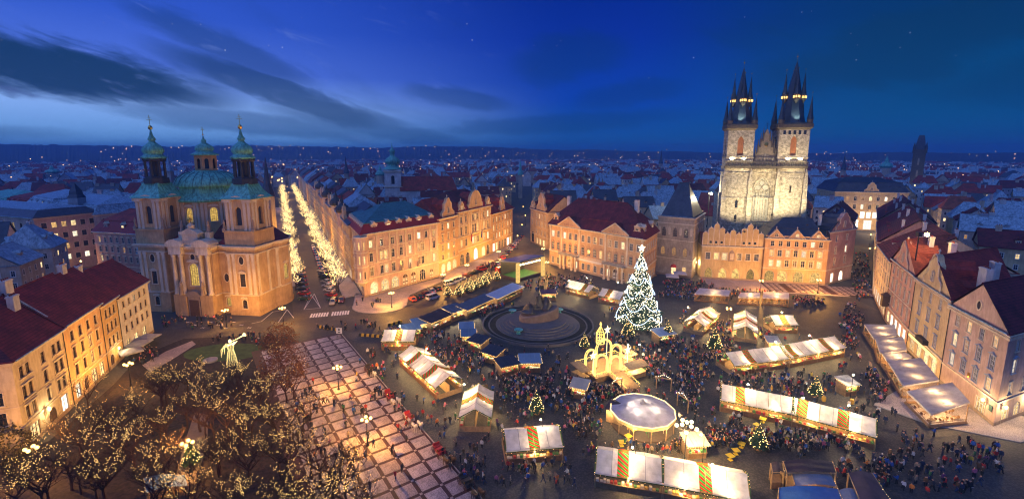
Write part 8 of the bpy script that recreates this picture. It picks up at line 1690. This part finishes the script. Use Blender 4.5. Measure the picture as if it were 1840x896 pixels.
for d,x_,y_,rz,px,w,dp,loc in houses:
    ev=grg.uniform(14,20) if d<400 else grg.uniform(13,21); ri=grg.uniform(5,8.5); wi=grg.randrange(6); rf=grg.choices(range(5),RW)[0]; hip=grg.choice((0,0,4,5))
    if nh<300:
        nh+=1; nc=grg.randrange(1,4); lab='%s %s house with %s %s roof, %s'%(distn(d),WALLS[wi][0],ROOFS[rf][0],'hipped' if hip else 'gabled',where(px,d))
        root=E('background_house',(x_,y_,0),lab,'house','houses of the old town behind the square',rz)
        b=MB(); b.prism(loc,0,ev); q=[Vector(p) for p in loc]
        if not hip:
            for p1,p2 in((q[3],q[0]),(q[1],q[2])): m_=(p1+p2)/2; b.face([(p1.x,p1.y,ev),(p2.x,p2.y,ev),(m_.x,m_.y,ev+ri*.97)])
        O('wall',b.mesh('wall',plaster[WALLS[wi][1]]),root)
        b=MB(); rl_,rr_,zt=roof_quads(b,off(q,.5),ev+.25,ri,hip,hip); ridge_caps(b,rl_,rr_,zt); O('roof',b.mesh('roof',ROOFS[rf][1]),root)
        for k in range(nc): chimney(root,(grg.uniform(-.4,.4)*w,grg.uniform(-.22,.22)*dp,ev+ri*.72),*grg.choice(((.9,.7,2.4),(1.6,.9,3.2),(2.2,.9,2.8))),m=grg.choice((plaster['white'],plaster['buff'],plaster['dusk'])))
        ca_=Vector((-x_,-y_)).normalized(); sb_=MB()
        for e in range(4):
            a,c_=q[e],q[(e+1)%4]; u=(c_-a).normalized(); n_=Vector((u.y,-u.x)); nw=Vector((n_.x*math.cos(rz)-n_.y*math.sin(rz),n_.x*math.sin(rz)+n_.y*math.cos(rz)))
            if nw.dot(ca_)<.12: continue
            L=(c_-a).length; nn_=int(L/3.2)
            for zz in(ev-3.2,ev-6.8)+((ev-10.4,) if d>200 else ()):
                for k in range(nn_):
                    p=a+u*(L*(k+.5)/nn_); lit=grg.random()<.20
                    if d<285: O('window',(MWL if grg.random()<.5 else MWL2) if lit else MWD,root,(p.x,p.y,zz),math.atan2(u.y,u.x))
                    else:
                        i0=len(sb_.v); sb_.box(-.6,.6,-.06,.02,-.1,1.8,0); sb_.box(-.45,.45,-.09,.02,.05,1.65,2 if lit else 1); M_=Matrix.Translation((p.x,p.y,zz))@Matrix.Rotation(math.atan2(u.y,u.x),4,'Z'); sb_.xf(M_,i0)
        if sb_.f: kind(O('windows',sb_.mesh('windows',[WHITEW,GLASS,LIT[1]]),root),'stuff')
        if d<380 and grg.random()<.7:
            for f in((.3,.7) if grg.random()<.6 else (.5,)):
                for e,sg in((0,-1),(2,1)):
                    dormer(root,((f-.5)*w,sg*(dp/2-2.0),ev+ri*.30),0 if sg<0 else math.pi,1.5,1.3,1.6,plaster[WALLS[wi][1]],ROOFS[rf][1],'gable',.12)
    else:
        i0=len(mass.v); rm=3+(0,1,4,2,3)[rf]; mi=grg.randrange(3); ev*=.95
        mass.prism(loc,0,ev,mi); q=[Vector(p) for p in loc]; roof_quads(mass,off(q,.5),ev+.2,ri,hip,hip,rm)
        if not hip:
            for p1,p2 in((q[3],q[0]),(q[1],q[2])): m_=(p1+p2)/2; mass.face([(p1.x,p1.y,ev),(p2.x,p2.y,ev),(m_.x,m_.y,ev+ri*.97)],mi)
        for k in range(grg.randrange(1,3)): cx,cy_=grg.uniform(-.4,.4)*w,grg.uniform(-.2,.2)*dp; mass.box(cx-.7,cx+.7,cy_-.5,cy_+.5,ev,ev+ri+1.5,0)
        M_=Matrix.Translation((x_,y_,0))@Matrix.Rotation(rz,4,'Z'); mass.xf(M_,i0)
        for k in range(grg.choice((0,1,2,3,4,5))):
            e=grg.randrange(4); a,c_=q[e],q[(e+1)%4]; u=(c_-a).normalized(); n_=Vector((u.y,-u.x)); p=lerp(a,c_,grg.uniform(.1,.9))+n_*.1; i1=len(gl_.v); gl_.box(-.75,.75,-.05,.02,0,1.9); gl_.xf(M_@Matrix.Translation((p.x,p.y,ev-grg.uniform(2.5,8)))@Matrix.Rotation(math.atan2(u.y,u.x),4,'Z'),i1)
o=kind(O('distant_city',mass.mesh('distant_city',MM)),'stuff'); o['label']='far rooftops of the old town fading towards the hills'; o['category']='city'
o=kind(O('distant_windows',gl_.mesh('distant_windows',emit('far_window',(1,.58,.20),6.,.3))),'stuff'); o['label']='scattered lit windows among the far rooftops'; o['category']='window lights'
# special roofscape: slender spires and domes
def spire(px,Y,zb,h,r,label,m,kd='spire'):
    X=(px-920)/F*(Y*cT+5); root=E('church_spire' if kd=='spire' else 'domed_turret',(X,Y,0),label,'tower','small towers on the skyline'); b=MB(); b.lathe([(r,0),(r,zb)],4 if kd=='spire' else 8,ph=math.pi/4); O('shaft',b.mesh('shaft',plaster['buff']),root); b=MB()
    b.lathe([(r*1.2,zb),(r*.5,zb+h*.4),(.1,zb+h)] if kd=='spire' else [(r*1.1,zb),(r*1.3,zb+h*.15),(r,zb+h*.35),(r*.4,zb+h*.5),(r*.4,zb+h*.65),(.1,zb+h)],8); O('roof',b.mesh('roof',m),root)
for a in((308,420,34,16,3.2,'pale blue slender spire right of the left church tower',ZINC),(484,260,26,22,3.2,'dark slate spire beside the mouth of the light-strung street',SLATE),(623,560,26,20,3,'thin dark needle spire beyond the street palaces',SLATE),(684,420,30,9,3.5,'small green domed turret left of the onion tower',COPPER,'dome'),(935,520,26,16,3,'thin green spire above the narrow street',COPPER),(1514,620,28,22,3,'dark needle spire right of the twin spired church',SLATE),(1187,900,30,26,4,'faint far spire left of the twin spires',SLATE),(1590,640,30,16,6,'far green roofed tower left of the gate tower',COPPER,'dome'),(95,620,24,10,6,'low green dome on the left skyline',COPPER,'dome')): spire(*a)
# ================================================================== hills
HILL=mat('wooded_hill',(.055,.075,.070),.95,.35,.02); hb=MB(); N=900; rings=[]; hr=random.Random(3)
for r,k in((1500,0),(1900,.30),(2300,.7),(2600,1.),(3400,.55)):
    ring_=[]
    for i in range(N+1):
        a=R_(-62+124*i/N); base=78+16*noise.noise(Vector((a*3.1,0,1)))+10*noise.noise(Vector((a*9,2,0)))-26*max(0,min(1,(a+.05)/.5)); base=min(base,86); tr=(hr.uniform(0,4)+6*max(0,noise.noise(Vector((a*60,5,0)))))*(1 if k>.5 else .4)*(1 if a<.1 else .55)
        ring_.append((r*math.sin(a),r*math.cos(a),base*k+tr*(1 if k>0 else 0)))
    rings.append(ring_)
for k in range(len(rings)-1):
    for i in range(N): hb.face([rings[k][i],rings[k][i+1],rings[k+1][i+1],rings[k+1][i]])
kind(O('hills',hb.mesh('hills',HILL)),'structure')
fl_=MB(); q=random.Random(12)
for k in range(480):
    a=R_(q.uniform(-50,50)); r=q.choice((q.uniform(700,1500),q.uniform(1500,2550))); f=max(0,min(1,(r-1500)/1100)); base=78+16*noise.noise(Vector((a*3.1,0,1)))+10*noise.noise(Vector((a*9,2,0)))-26*max(0,min(1,(a+.05)/.5))
    kk=0 if r<1500 else (r-1500)/400*.3 if r<1900 else .3+(r-1900)/400*.4 if r<2300 else .7+(r-2300)/300*.3
    z=(24 if r<1500 else base*kk+12); fl_.bead((r*math.sin(a),r*math.cos(a),z),.0008*r*q.uniform(.5,1.0))
o=kind(O('distant_lamps',fl_.mesh('distant_lamps',emit('far_lamp',(1,.52,.18),5.))),'stuff'); o['label']='pinprick street lamps scattered over the far hillside'; o['category']='lamps'
# ================================================================== unique labels
ON=['first','second','third','fourth','fifth','sixth','seventh','eighth','ninth','tenth','eleventh','twelfth','thirteenth','fourteenth','fifteenth','sixteenth','seventeenth','eighteenth','nineteenth','twentieth']
ON+=['twenty-'+w for w in ON[:9]]+['thirtieth']+['thirty-'+w for w in ON[:9]]+['fortieth']+['forty-'+w for w in ON[:9]]
bpy.context.view_layer.update(); by={}
for o in COL.objects:
    if o.parent is None and 'label' in o.keys() and 'category' in o.keys(): by.setdefault(o['label'],[]).append(o)
for lab,os_ in by.items():
    if len(os_)>1:
        os_.sort(key=lambda o:PX(o.location.x,o.location.y,o.location.z+1)[0])
        for k,o in enumerate(os_):
            if k<len(ON): o['label']=lab+', '+('leftmost' if k==0 else 'rightmost' if k==len(os_)-1 else ON[k]+' from left')
# ================================================================== dusk haze over the city
hz_=MB(); hz_.box(-3400,3400,-250,3500,-1,104); hm=bpy.data.materials.new('dusk_haze'); hm.use_nodes=True; t=NT(hm.node_tree); t.n.clear(); o_=t.new('OutputMaterial'); v_=t.new('VolumePrincipled'); v_.inputs['Density'].default_value=.00034; v_.inputs['Color'].default_value=(.22,.5,1,1); v_.inputs['Anisotropy'].default_value=.2; t.link(v_.outputs[0],o_.inputs['Volume'])
hm.cycles.homogeneous_volume=True if hasattr(hm.cycles,'homogeneous_volume') else None
HZO=kind(O('haze',hz_.mesh('haze',hm)),'stuff'); HZO['label']='thin blue dusk haze over the city'; HZO['category']='haze'
